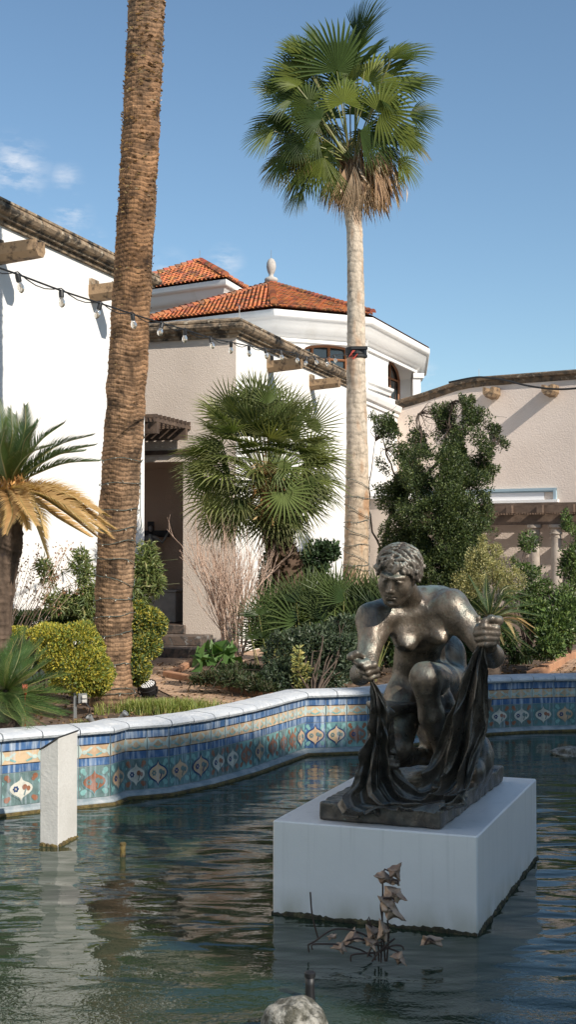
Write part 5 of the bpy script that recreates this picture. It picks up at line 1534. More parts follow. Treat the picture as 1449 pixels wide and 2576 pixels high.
# ---------- fan leaf
def fan_leaf(fo, base, direction, upv, R_, nseg, span, r_, pal, wts, palmate=.5, droop=.15, tipcol=None, cup=.12, segw=None, jit=.18, tipdroop=0):
    """base: centre of the fan (hastula); direction: middle segment; upv: upper side normal"""
    base = np.array(base, float); d = unit(np.array(direction, float)); u = np.array(upv, float); u = unit(u - d * (u @ d)); s_ = np.cross(d, u)
    col0 = np.array(pal)[r_.choice(len(pal), p=np.array(wts) / sum(wts))] * r_.uniform(1 - jit, 1 + jit)
    Vs, Fs, Cs = [], [], []; n0 = 0
    aw = span / nseg
    for k in range(nseg):
        a = -span / 2 + span * (k + .5) / nseg
        L = R_ * (.80 + .20 * math.cos(a * .75)) * r_.uniform(.93, 1.05)
        dd = d * math.cos(a) + s_ * math.sin(a)
        side = -d * math.sin(a) + s_ * math.cos(a)
        stations = (0.03, palmate * .5, palmate, .5 * (palmate + 1) + .05, 1.0)
        hw_f = math.tan(aw / 2) * 1.02
        wmax = palmate * L * hw_f
        row = []
        dr = droop * r_.uniform(.6, 1.5)
        for q, t_ in enumerate(stations):
            x = t_ * L
            if q <= 2: hw = x * hw_f
            elif q == 3: hw = wmax * .74
            else: hw = wmax * .05
            c = base + dd * x + u * (cup * x * (1 - t_) - dr * L * t_ ** 2.2 * .5) - np.array((0, 0, 1)) * (dr * L * t_ ** 3 * .6 + tipdroop * L * t_ ** 4)
            fold = hw * .45
            row.append((c - side * hw + u * fold, c - u * fold * .6, c + side * hw + u * fold))
        for q in row: Vs.extend(q)
        for q in range(4):
            b = n0 + q * 3
            Fs.append((b, b + 1, b + 4, b + 3)); Fs.append((b + 1, b + 2, b + 5, b + 4))
        cseg = col0 * r_.uniform(.88, 1.12)
        for q in range(5):
            c = cseg if tipcol is None or q < 3 else (cseg * (1 - .4 * (q - 2)) + np.array(tipcol) * .4 * (q - 2))
            Cs += [c * .82, c * 1.1, c * .82]
        n0 += 15
    fo.add(np.array(Vs), np.array(Fs), np.array(Cs))
def petiole(mb, a, b, r0=.008, r1=.005, sag=.05, n=6, mi=0):
    a, b = Vector(a), Vector(b); L = (b - a).length
    mb.tube([a.lerp(b, i / n) + Zv * L * sag * math.sin(math.pi * i / n) for i in range(n + 1)], [r0 + (r1 - r0) * i / n for i in range(n + 1)], 5, mi, caps=False)
# image-right slim palm : fan crown, dead skirt
D2 = 14.9
def P2(x, y, dd=0): return P(x, y, D2 + dd)
b2 = P2(893, 1640); b2.z = GZ
rp = thing('palm_tree', 'slim fan palm with a pale smooth trunk and green crown against the sky', 'palm tree', b2)
path2 = [b2, P2(894, 1480), P2(899, 1250), P2(897, 1000), P2(896, 800), P2(893, 600), P2(889, 540), P2(886, 470), P2(884, 420)]
k2 = D2 / FPX
rad2 = [r * k2 for r in (36, 32, 29.5, 25, 22, 20, 21, 27, 20)]
V, F, (tooth, an, nz_, T, TH) = palm_trunk('trunk', rp, path2, reparam(path2, rad2), None, ring=.12, lip=.0025, seed=14, nseg=80, step=.010, rough=.014, vert=.0015, wigamp=.03)
big = sinfield(41, 14, 3, 14, 1.0)(np.cos(TH) * .3, np.sin(TH) * .3, T * 1.2); pat = sinfield(42, 22, 12, 60, 1.0, .3)(np.cos(TH) * .25, np.sin(TH) * .25, T)
ca_ = np.array((.60, .50, .39)); cb_ = np.array((.52, .35, .20)); cd_ = np.array((.38, .18, .07))
low = np.clip(1 - (T - .3) / 2.4, 0, 1)[..., None]
cc = ca_ * (1 - low * .8) + cb_ * low * .8
q_ = np.clip(pat * 1.2 - .25, 0, 1)[..., None] * (.45 + .55 * low); cc = cc * (1 - q_) + cd_ * q_
cc = cc * (.88 + .16 * nz_[..., None]); cc = np.where((tooth < .06)[..., None], cc * .8, cc); fx_ = np.where(np.abs(pat) < .10, .72, 1.0)[..., None]; cc = cc * fx_
np_obj('trunk', V.reshape(-1, 3), F, M['trunk'], rp, smooth=True, col=np.clip(cc.reshape(-1, 3), .01, .9))
# (fan centre px, py, depth offset, direction angle in the picture (deg, 0 right, 90 up), facing toward camera, radius px, span deg)
r_ = np.random.default_rng(17)
heart = P2(885, 410)
PG = [(.065, .095, .018), (.125, .15, .028), (.04, .065, .016)]
fans = [
 (848, 180, 0.0, 92, .55, 150, 200), (880, 160, .25, 70, .15, 160, 110), (930, 210, -.1, 38, .45, 150, 190), (770, 205, 0, 140, .45, 120, 190), (800, 120, .3, 112, .2, 75, 150),
 (865, 260, -.35, 95, .75, 85, 230), (780, 270, -.3, 150, .75, 90, 220), (955, 285, -.35, 20, .8, 110, 250), (1010, 220, .2, 12, .3, 110, 150), (990, 190, .4, 50, .1, 100, 130),
 (735, 305, .1, 185, .3, 120, 150), (720, 290, .4, 200, .1, 100, 120), (760, 345, -.1, 215, .4, 110, 160), (745, 380, .2, 225, .3, 110, 160), (800, 340, -.4, 210, .6, 80, 150),
 (905, 330, -.35, -22, .55, 115, 130), (990, 330, .1, -15, .3, 110, 160), (1010, 350, .3, -30, .2, 95, 150), (960, 370, .2, -45, .3, 95, 140),
 (790, 400, .0, 235, .4, 120, 150), (815, 395, -.35, 258, .6, 105, 120), (770, 430, .3, 240, .2, 100, 130), (850, 430, .2, 250, .2, 95, 120),
 (905, 105, .15, 78, .3, 130, 90), (985, 150, -.15, 30, .3, 120, 130), (700, 230, .1, 165, .3, 80, 130), (740, 250, -.25, 175, .4, 95, 150), (1030, 290, 0, 0, .4, 90, 140), (1000, 400, -.05, -35, .4, 85, 130), (690, 330, -.15, 200, .4, 95, 130), (720, 400, -.15, 222, .4, 90, 130), (860, 220, .5, 95, .3, 120, 200), (760, 480, 0, 240, .3, 70, 100), (810, 300, -.45, 165, .5, 75, 170), (780, 160, .3, 140, .3, 110, 160),
 (830, 300, .35, 120, .3, 100, 200), (900, 290, .35, 60, .3, 100, 200), (870, 360, .45, 270, .2, 110, 180), (800, 240, .5, 160, .2, 110, 160), (960, 240, .5, 30, .2, 110, 160), (840, 370, -.2, 200, .5, 70, 150),
]
for k in range(26):
    a_ = r_.uniform(0, 360); q_ = r_.uniform(.35, .95); x_, y_ = 862 + 185 * q_ * math.cos(R(a_)), 262 - 185 * q_ * math.sin(R(a_))
    if y_ > 420: continue
    fans.append((x_, y_, r_.uniform(-.35, .45), a_ + r_.normal() * 20, r_.uniform(.1, .7), r_.uniform(62, 88), r_.uniform(120, 200)))
fo = Foliage(); pm = MB()
for i, (x, y, dd, ang, face, rp_, spn) in enumerate(fans):
    c = P2(x, y, dd); a = R(ang); d = Vector((math.cos(a), -.15 * np.sign(dd + 1e-3), math.sin(a))); u = Vector((0, -face, 0)) + Vector((-math.sin(a) * .2, 0, abs(math.cos(a)) * (1 - face) + .15)) 
    if abs(u.normalized().dot(d.normalized())) > .95: u += Vector((0, -.5, 0))
    face = min(.9, face + .18); u = Vector((0, -1, 0)) * face + Vector((-math.sin(a), 0, math.cos(a))) * (1 - face) * (1 if math.cos(a) >= 0 else -1)
    low_ = 200 < ang < 340 or ang < -20
    fan_leaf(fo, c, d, u, rp_ * k2 * 1.0, 28, R(spn), r_, PG, [3, 2, 2], .48, .08 if not low_ else .16, (.30, .20, .06) if low_ and r_.random() < .6 else (.10, .14, .045), cup=.14, tipdroop=.03)
    hb = heart + Vector((r_.normal() * .03, r_.normal() * .03, -.02 + .02 * r_.normal()))
    petiole(pm, hb, c, .011, .006, .04)
fo.build('crown', M['palm_leaf'], rp)
M['petiole'] = mat('petiole', (.16, .19, .05), .45, var=(.24, .20, .08), vscale=6)
pm.build('petioles', M['petiole'], rp)
fo = Foliage()
for (x, y, dd, ang, rp_, spn) in ((905, 430, -.15, 278, 95, 60), (870, 420, -.2, 262, 110, 40), (890, 415, -.25, 270, 120, 45), (950, 380, -.05, 285, 120, 45), (965, 390, .1, 292, 110, 35), (925, 400, -.1, 280, 130, 40), (850, 430, .1, 255, 90, 50), (925, 430, .15, 275, 120, 50), (880, 440, .2, 268, 110, 60), (835, 440, -.05, 262, 80, 35), (900, 420, .0, 272, 130, 50), (940, 410, -.18, 283, 115, 30), (865, 440, -.2, 258, 85, 30)):
    c = P2(x, y, dd); a = R(ang); fan_leaf(fo, c, Vector((math.cos(a), -.05, math.sin(a))), Vector((r_.normal() * .5, -1, 0)), rp_ * k2 * 1.1, 15, R(spn), r_, [(.40, .27, .17), (.22, .13, .075), (.45, .33, .22)], [3, 2, 2], .35, .12, cup=.3, jit=.3)
ns = 900; pk = np.array([(905, 440, -.1, .10, .12), (955, 430, .0, .16, .14), (870, 450, -.1, .10, .10), (930, 400, -.1, .12, .10), (945, 470, .05, .10, .10)]); i_ = r_.integers(0, len(pk), ns)
p_ = np.array([tuple(P2(pk[i][0], pk[i][1], pk[i][2])) for i in i_]) + r_.normal(size=(ns, 3)) * np.stack([pk[i_, 3], .10 + 0 * pk[i_, 3], pk[i_, 4]], 1) * .75
V, F = leaves_np(p_, np.stack([(p_[:, 0] - heart.x) * .5, r_.normal(size=ns) * .1, -1 + 0 * p_[:, 0]], 1), .26, r_, .12, .15, 0, .16); fo.add(V, F, colours(ns, [(.34, .22, .13), (.20, .12, .07), (.52, .40, .29), (.10, .06, .04)], [3, 2, 3, 2], r_))
fo.build('dry_skirt', M['leaf_dry'], rp)
# fibrous sheath at the crown base
fo = Foliage(); ns = 500; ang = r_.uniform(0, 6.283, ns); zz_ = r_.uniform(0, 1, ns); c_ = np.array(P2(886, 480)); hh = .45
p_ = np.stack([np.cos(ang) * (.085 + .03 * zz_), np.sin(ang) * (.085 + .03 * zz_), -.18 + zz_ * hh], 1) + c_
V, F = leaves_np(p_, np.stack([np.cos(ang) * .3, np.sin(ang) * .3, 1 + 0 * ang], 1), .14, r_, .30, .1, 0, .25); fo.add(V, F, colours(ns, [(.36, .20, .11), (.20, .11, .06), (.50, .36, .26)], [3, 2, 2], r_)); fo.build('leaf_base_sheath', M['leaf_dry'], rp)
# strap where the light line is tied
stp = thing('trunk_strap', 'black webbing strap tied round the slim palm trunk below its middle', 'strap', P2(896, 888))
mb = MB(); c = P2(896, 884); mb.lathe(c, [(.110, -.045), (.126, -.04), (.127, .035), (.110, .045)], 24); mb.lathe(c + Vector((.01, -.01, -.062)), [(.110, -.018), (.122, -.014), (.122, .014), (.110, .018)], 20)
mb.bbox(c + Vector((.03, -.125, .02)), (.20, .03, .04), b=.006); mb.build('webbing', M['black'], stp)
mb = MB()
for k in range(4): mb.tube([c + Vector((-.02 - k * .008, -.14, -.01)), c + Vector((-.06 - .01 * k, -.15, -.05 - .012 * k)), c + Vector((-.03 - .006 * k, -.145, -.11)), c + Vector((.01, -.14, -.05))], .005, 5)
M['red_cord'] = mat('red_cord', (.40, .04, .02), .5); mb.build('knot', M['red_cord'], stp)

# ---------- european fan palm in the middle
D3 = 12.2; k3 = D3 / FPX
def P3(x, y, dd=0): return P(x, y, D3 + dd)
b3 = P3(742, 1500); b3.z = GZ
mp_ = thing('fan_palm', 'bushy round fan palm with a shaggy scaled trunk in front of the doorway wing', 'palm tree', b3)
path3 = [b3, P3(735, 1500), P3(722, 1430), P3(703, 1370), P3(685, 1290), P3(672, 1220)]
V, F, (tooth, an, nz_, T, TH) = palm_trunk('trunk', mp_, path3, reparam(path3, [40 * k3, 34 * k3, 36 * k3, 36 * k3, 30 * k3, 20 * k3]), None, ring=.05, lip=.01, seed=24, nseg=48, step=.012)
np_obj('trunk', V.reshape(-1, 3), F, M['trunk'], mp_, smooth=True, col=np.tile(np.array((.09, .055, .035)), (V.reshape(-1, 3).shape[0], 1)))
# leaf-base scales
r_ = np.random.default_rng(31); fo = Foliage(); cen = spl(path3, 200); Vv, Cc = [], []
for k in range(620):
    i_ = int(r_.integers(60, 175)); a = r_.uniform(0, 6.283); o = np.array((math.cos(a), math.sin(a), 0)); tg = np.array((-math.sin(a), math.cos(a), 0)); r0 = .13
    c = cen[i_] + o * r0; h = r_.uniform(.03, .055); w_ = r_.uniform(.012, .022)
    Vv += [c - tg * w_, c + tg * w_, c + tg * w_ * .7 + o * h * .9 + np.array((0, 0, h * .8)), c - tg * w_ * .7 + o * h * .9 + np.array((0, 0, h * .8))]
    Vv += [c - tg * w_ * .9 - np.array((0, 0, .012)), c + tg * w_ * .9 - np.array((0, 0, .012)), Vv[-2] - np.array((0, 0, .006)), Vv[-1] - np.array((0, 0, .006))]
    q = np.array(random.choice([(.12, .075, .045), (.24, .16, .11), (.07, .045, .03)])); Cc += [q * .8] * 2 + [q * 1.3] * 2 + [q * .5] * 4
fo.add(np.array(Vv), np.arange(len(Vv)).reshape(-1, 4), np.array(Cc)); fo.build('leaf_base_scales', M['leaf_dry'], mp_)
heart = P3(672, 1205); fo = Foliage(); pm = MB()
Rb = 205 * k3; heart_v = np.array(heart)
cc0 = np.array(P3(655, 1175))
PG3 = [(.10, .135, .042), (.15, .18, .055), (.06, .085, .03), (.21, .22, .085)]
nf = 190
for k in range(nf):
    zf = 1 - 2 * (k + .5) / nf; az = k * 2.39996; s_ = math.sqrt(1 - zf * zf)
    dirv = np.array((s_ * math.cos(az), s_ * math.sin(az), zf)) + r_.normal(size=3) * .10
    if dirv[2] < -.85: continue
    dirv = unit(dirv)
    if dirv[1] > .75 and r_.random() < .4: continue
    stem = Rb * r_.uniform(.48, .72) * (1.0 if dirv[2] > -.3 else .9)
    c = cc0 + dirv * stem * np.array((1.08, 1.0, 1.22)) + np.array((0, 0, -.02))
    u = unit(np.array((0, 0, 1)) + r_.normal(size=3) * .35 + np.array((0, -.35, 0)))
    dl = dirv + np.array((0, 0, -.12 if dirv[2] < .5 else .05))
    if abs(u @ unit(dl)) > .8: u = unit(np.array((dirv[0], dirv[1] - .5, .1)))
    fan_leaf(fo, c, dl, u, Rb * r_.uniform(.40, .52), 17, R(r_.uniform(130, 210)), r_, PG3, [3, 3, 2, 1.2], .28, .12, cup=.16, tipcol=(.20, .20, .09), jit=.2)
    petiole(pm, heart_v + dirv * .05 - np.array((0, 0, .04)), c, .006, .0035, .03)
# a couple of open fans facing the viewer
for (x, y, dd, ang, rp_) in ((700, 1180, -.62, 10, 75), (715, 1240, -.66, 300, 85)):
    c = P3(x, y, dd); a = R(ang); fan_leaf(fo, c, Vector((math.cos(a), -.2, math.sin(a))), Vector((0, -1, .35)), rp_ * k3, 22, R(250), r_, [(.22, .25, .09), (.15, .19, .06)], [1, 1], .34, .1, cup=.2)
    petiole(pm, heart_v, c, .006, .0035, .03)
fo.build('crown', M['palm_leaf'], mp_); pm.build('petioles', M['petiole'], mp_)
fo = Foliage(); ns = 260; p_ = np.array(P3(676, 1225, -.42)) + r_.normal(size=(ns, 3)) * np.array((.08, .08, .13)); V, F = leaves_np(p_, np.tile((0, -.5, -.6), (ns, 1)), .10, r_, .2, .1, 0, .6)
fo.add(V, F, colours(ns, [(.42, .24, .10), (.26, .14, .07), (.52, .38, .20)], [3, 2, 2], r_)); fo.build('dry_plant_bits', M['leaf_dry'], mp_)

# ---------- cycads
def frond(fo, pts, W, r_, pal, wts, n=60, lw=.011, ang=.9, tipcol=None, vee=.35, jit=.15, curl=0.0):
    c = spl(pts, n + 1); d = unit(np.gradient(c, axis=0)); up = np.array((0, 0, 1.0))
    col0 = np.array(pal)[r_.choice(len(pal), p=np.array(wts) / sum(wts))] * r_.uniform(1 - jit, 1 + jit)
    s_ = unit(np.cross(d, np.tile(up, (n + 1, 1)) + r_.normal(size=3) * .25)); nn = np.cross(s_, d)
    V, F, C = [], [], []; k = 0
    for i in range(1, n + 1):
        t = i / n; L = W * min(1, .35 + 2.2 * t) * (1 - max(0, t - .55) / .45 * .72)
        for sg in (-1, 1):
            b = c[i]; dl = unit(s_[i] * sg * math.sin(ang) + d[i] * math.cos(ang) * (1 + t) + nn[i] * (vee + r_.normal() * .06)); tip = b + dl * L * r_.uniform(.9, 1.08) - nn[i] * L * curl
            wv = d[i] * lw * .5; mid = b + dl * L * .5 + nn[i] * L * .03
            V += [b - wv, b + wv, mid + wv * .9, tip, mid - wv * .9]; F.append((k, k + 1, k + 2, k + 3, k + 4)); cc = col0 * r_.uniform(.85, 1.15)
            C += [cc, cc, cc, cc if tipcol is None else np.array(tipcol), cc]; k += 5
    V = np.array(V).reshape(-1, 5, 3)
    # split five-cornered leaflets into quads
    Vq = np.concatenate([V[:, [0, 1, 2, 4]], V[:, [4, 2, 3, 3]]], 1).reshape(-1, 3)
    C = np.array(C).reshape(-1, 5, 3); Cq = np.concatenate([C[:, [0, 1, 2, 4]], C[:, [4, 2, 3, 3]]], 1).reshape(-1, 3)
    Vq = Vq + 0; n4 = len(Vq) // 4; Vq.reshape(-1, 4, 3)[1::2, 3] = (V[:, 3] * .7 + V[:, 4] * .3)
    fo.add(Vq, np.arange(n4 * 4).reshape(n4, 4), Cq)
    return c
def rachis(mb, c, r0=.006, r1=.002): mb.tube([Vector(p) for p in c[::6]], [r0 + (r1 - r0) * i / max(1, len(c[::6]) - 1) for i in range(len(c[::6]))], 5, caps=False)
# tall sago on the left edge
D4 = 8.6
def P4(x, y, dd=0): return P(x, y, D4 + dd)
b4 = P4(-8, 1600); b4.z = GZ
sg_ = thing('sago_palm', 'tall sago palm at the left edge with golden dying lower fronds', 'sago palm', b4)
V, F, (tooth, an, nz_, T, TH) = palm_trunk('trunk', sg_, [b4, P4(-5, 1540), P4(5, 1430), P4(20, 1330), P4(24, 1240)], [.085, .075, .085, .095, .10, .08], None, ring=.03, lip=.014, seed=44, nseg=60, step=.010, rough=.03)
cs = np.clip((.09 + .05 * nz_)[..., None] * np.array((1.0, .68, .48)), .015, .5); np_obj('trunk', V.reshape(-1, 3), F, M['trunk'], sg_, smooth=True, col=cs.reshape(-1, 3))
r_ = np.random.default_rng(51); fo = Foliage(); mb = MB()
hb = (22, 1225)
G4 = [(.045, .085, .025), (.06, .10, .03), (.035, .065, .022)]
gre = [((40, 1150), (62, 1080), (63, 1022), 0), ((10, 1140), (5, 1070), (-5, 1010), .1), ((70, 1150), (105, 1105), (160, 1065), -.1), ((60, 1150), (80, 1090), (95, 1060), .25), ((90, 1160), (150, 1118), (232, 1095), .1), ((95, 1170), (170, 1135), (238, 1120), -.2), ((95, 1190), (165, 1165), (248, 1160), -.1), ((85, 1180), (140, 1145), (210, 1135), .3), ((-20, 1160), (-60, 1120), (-130, 1120), -.1), ((-10, 1140), (-30, 1080), (-70, 1050), 0), ((20, 1150), (30, 1090), (25, 1030), -.35), ((0, 1170), (-10, 1120), (-30, 1090), -.5), ((50, 1160), (60, 1110), (85, 1075), -.45), ((-30, 1190), (-80, 1180), (-140, 1200), -.2), ((40, 1180), (75, 1140), (130, 1120), -.5), ((10, 1180), (0, 1130), (10, 1085), -.6), ((30, 1150), (45, 1090), (38, 1045), .3)]
for (a, b, c, dd) in gre:
    pts = [P4(*hb), P4(*a, dd * .45), P4(*b, dd * .8), P4(*c, dd)]
    rachis(mb, frond(fo, pts, .15, r_, G4, [2, 2, 1], 60, .0095, .85, (.16, .17, .06), .45, curl=.08))
fo.build('green_fronds', M['leaf_gloss'], sg_)
fo = Foliage(); GD = [(.44, .28, .12), (.34, .20, .085), (.52, .38, .19)]
gold = [((100, 1236), (190, 1275), (285, 1330), -.1), ((95, 1240), (185, 1270), (278, 1352), -.2), ((85, 1236), (165, 1285), (250, 1340), -.35), ((100, 1230), (170, 1245), (250, 1290), -.2), ((45, 1250), (60, 1275), (90, 1320), -.5), ((90, 1232), (170, 1260), (262, 1320), -.15), ((90, 1240), (180, 1285), (268, 1340), -.3), ((80, 1240), (150, 1280), (245, 1352), -.05), ((90, 1228), (180, 1250), (272, 1300), .1), ((70, 1250), (140, 1300), (225, 1350), .1), ((60, 1245), (95, 1290), (112, 1350), -.35), ((50, 1250), (85, 1310), (118, 1400), -.1), ((30, 1250), (20, 1300), (-10, 1340), -.4), ((50, 1245), (60, 1290), (70, 1330), -.45), ((-5, 1245), (-40, 1290), (-80, 1340), -.3), ((20, 1250), (30, 1290), (15, 1340), -.5), ((85, 1240), (160, 1270), (235, 1335), -.45)]
for (a, b, c, dd) in gold:
    pts = [P4(hb[0], hb[1] + 14), P4(*a, dd * .5), P4(*b, dd * .8), P4(*c, dd)]
    rachis(mb, frond(fo, pts, .16, r_, GD, [2, 2, 1], 72, .011, .8, (.50, .36, .16), .5, curl=.1))
fo.build('golden_fronds', M['leaf_dry'], sg_); mb.build('rachises', M['petiole'], sg_)
fo = Foliage(); ns = 700; p_ = np.array(P4(24, 1232)) + unit(r_.normal(size=(ns, 3))) * np.array((.13, .13, .11)) * r_.random((ns, 1)) ** .3
V, F = leaves_np(p_, p_ - np.array(P4(24, 1240)), .06, r_, .22, .1, 1.2, .5); fo.add(V, F, colours(ns, [(.55, .32, .12), (.40, .20, .07), (.62, .42, .2)], [2, 2, 1], r_)); fo.build('woolly_heart', M['leaf_dry'], sg_)
# low cycad in the bottom-left bed
def cycad(name, lab, c, D, fr, seed, pal, wts, W=.15, gold=None, n=54, lw=.011, gpal=None, dbl=False):
    def PP(x, y, dd=0): return P(x, y, D + dd)
    b = PP(*c); base = Vector((b.x, b.y, GZ)); t = thing(name, lab, 'sago palm', base); r_ = np.random.default_rng(seed); fo = Foliage(); mb = MB()
    for (a, bb, dd) in fr + ([((a[0] + r_.normal() * 12, a[1] + r_.normal() * 10), (b2_[0] + r_.normal() * 16, b2_[1] + r_.normal() * 12), dd + r_.normal() * .12) for (a, b2_, dd) in fr] if dbl else []):
        pts = [PP(*c), PP((c[0] * .55 + a[0] * .45), (c[1] * .55 + a[1] * .45), dd * .4), PP(*a, dd * .8), PP(*bb, dd)]
        rachis(mb, frond(fo, pts, W, r_, pal, wts, n, lw, .85, None, .4, curl=.05))
    fo.build('green_fronds', M['leaf_gloss'], t)
    if gold:
        fo = Foliage()
        for (a, bb, dd) in gold:
            pts = [PP(*c), PP((c[0] * .5 + a[0] * .5), (c[1] * .5 + a[1] * .5), dd * .4), PP(*a, dd * .8), PP(*bb, dd)]
            rachis(mb, frond(fo, pts, W * .8, r_, gpal or GD, [2, 2, 1], n, lw, .8, None, .4, curl=.1))
        fo.build('golden_fronds', M['leaf_dry'], t)
    mb.build('rachises', M['petiole'], t)
    mb = MB(); mb.lathe(base, [(.10, -.05), (.11, .06), (.08, max(.1, b.z - GZ)), (.03, max(.12, b.z - GZ + .04))], 14); mb.build('trunk', M['bark'], t, smooth=True)
    return t
cycad('sago_palm', 'low dark green sago palm spreading over the bed just above the pool coping at left', (12, 1740), 8.3,
      [((20, 1680), (35, 1600), .0), ((60, 1690), (115, 1635), .1), ((80, 1720), (155, 1690), .1), ((80, 1760), (168, 1772), -.1), ((70, 1790), (150, 1810), -.25), ((50, 1790), (110, 1825), -.4), ((-20, 1690), (-50, 1640), 0), ((0, 1680), (5, 1610), .3), ((40, 1680), (75, 1615), .3), ((20, 1790), (50, 1825), -.5), ((-10, 1780), (0, 1815), -.5), ((60, 1740), (125, 1735), -.3), ((40, 1700), (85, 1660), -.3), ((-40, 1740), (-90, 1740), -.2), ((10, 1700), (25, 1650), -.4), ((70, 1700), (130, 1660), -.1), ((85, 1745), (150, 1735), 0), ((65, 1770), (140, 1785), -.15), ((90, 1770), (165, 1800), -.2), ((30, 1660), (60, 1585), .2), ((-10, 1670), (-15, 1600), .2), ((50, 1670), (100, 1610), .35), ((30, 1780), (80, 1822), -.5)], 61, [(.05, .10, .03), (.09, .15, .045), (.14, .20, .06)], [2, 2, 1], .14, n=46, lw=.0052, dbl=True)
cycad('sago_palm', 'sago palm with drooping golden fronds in the bed behind the bronze figure', (1232, 1555), 11.9,
      [((1280, 1490), (1340, 1500), .1), ((1270, 1480), (1320, 1470), .2), ((1290, 1540), (1360, 1550), .1), ((1270, 1500), (1330, 1520), -.4), ((1300, 1570), (1345, 1620), -.1), ((1280, 1600), (1320, 1650), -.2), ((1290, 1510), (1345, 1495), 0), ((1290, 1530), (1355, 1520), -.2), ((1200, 1490), (1180, 1450), 0), ((1225, 1490), (1225, 1450), .1), ((1245, 1490), (1262, 1455), -.2), ((1180, 1520), (1140, 1500), 0), ((1280, 1550), (1345, 1560), -.3), ((1200, 1520), (1165, 1490), -.3), ((1270, 1580), (1310, 1620), -.4), ((1290, 1600), (1350, 1640), -.3), ((1185, 1560), (1150, 1590), -.2)], 62, [(.03, .06, .022), (.045, .08, .028), (.06, .10, .035)], [2, 2, 1], .085, n=60, lw=.0060,
      gold=[((1300, 1560), (1352, 1600), .0), ((1275, 1565), (1300, 1610), -.3), ((1290, 1550), (1345, 1580), -.15), ((1250, 1575), (1268, 1620), -.4)])

# ---------- shrubs, front to back
GOLD = [(.36, .33, .045), (.24, .27, .05), (.46, .38, .06), (.13, .18, .045), (.07, .11, .03)]
shrub('rounded golden green boxwood bush beside the foot of the tall leaning trunk', 'bush', [px_blob(178, 1640, 9.3, 84, 72, .26), px_blob(205, 1690, 9.2, 78, 62, .24), px_blob(130, 1610, 9.5, 50, 42, .2), px_blob(235, 1700, 9.3, 48, 50, .16)], 26000, .021, GOLD, [4, 3, 3, 2, 1.5], 71, base=G(190, 1765, GZ), w=.62, up=.2, spread=.8, shell=.12, clump=3, thr=-.6, cl_f=(20, 60), name='bush')
shrub('golden and dark green bush just right of the tall leaning trunk', 'bush', [px_blob(372, 1572, 10.4, 46, 44, .16), px_blob(362, 1625, 10.3, 44, 36, .16), px_blob(345, 1680, 10.2, 32, 44, .13), px_blob(340, 1560, 10.4, 40, 44, .15)], 15000, .026, [(.34, .31, .05), (.12, .17, .045), (.05, .09, .03), (.44, .36, .07), (.16, .19, .07)], [3, 3, 3, 2, 2], 72, base=G(350, 1735, GZ), w=.6, up=.2, shell=.16, name='bush')
shrub('low clipped green hedge at the foot of the white gallery wall', 'hedge', [px_blob(20, 1562, 11.2, 60, 28, .25), px_blob(110, 1562, 11.2, 70, 30, .25), px_blob(190, 1560, 11.2, 60, 36, .25), px_blob(-60, 1570, 11.2, 60, 26, .25)], 12000, .03, [(.08, .13, .04), (.05, .09, .03), (.12, .17, .05)], [3, 3, 1], 73, base=G(80, 1700, GZ), shell=.25, name='hedge')
shrub('yellow leaved strip of low shrubs at the left edge behind the dark sago', 'bush', [px_blob(30, 1598, 10.4, 62, 20, .15), px_blob(90, 1604, 10.3, 40, 22, .15), px_blob(-30, 1600, 10.4, 40, 20, .15)], 6000, .024, GOLD, [4, 2, 3, 1, 1], 74, base=G(40, 1720, GZ), shell=.25, name='bush')
shrub('shadowy dark red leaved shrub between the boxwood and the dark sago', 'bush', [px_blob(105, 1640, 9.8, 30, 40, .12), px_blob(60, 1640, 9.8, 46, 34, .12)], 2600, .03, [(.07, .035, .03), (.04, .05, .025), (.10, .06, .04)], [2, 2, 1], 75, base=G(100, 1760, GZ), name='bush')
NAND = [(.14, .18, .055), (.09, .13, .045), (.20, .23, .08), (.26, .24, .10)]
shrub('airy upright bamboo-like shrub against the white wall left of the tall trunk', 'shrub', [px_blob(205, 1430, 10.9, 34, 45, .2), px_blob(190, 1490, 10.9, 44, 50, .2), px_blob(130, 1455, 10.9, 30, 28, .15), px_blob(225, 1520, 10.9, 40, 50, .2), px_blob(150, 1520, 10.9, 50, 30, .2), px_blob(110, 1425, 10.9, 16, 22, .1)], 4600, .060, NAND, [3, 2, 2, 1], 76, base=G(190, 1700, GZ), w=.24, up=-.3, spread=1.0, shell=.6, stems=26, stem_r=.006, stem_mat='greenstem', clump=5, thr=-.1)
shrub('airy upright shrub with drooping narrow leaves right of the tall trunk at the gallery corner', 'shrub', [px_blob(362, 1420, 10.9, 26, 60, .15), px_blob(380, 1440, 10.9, 26, 40, .15), px_blob(350, 1490, 10.9, 26, 50, .15), px_blob(392, 1470, 10.9, 18, 26, .1), px_blob(378, 1385, 10.9, 10, 24, .08)], 2300, .066, NAND, [3, 2, 3, 1], 77, base=G(355, 1705, GZ), w=.22, up=-.5, spread=.9, shell=.6, stems=16, stem_r=.006, stem_mat='greenstem')
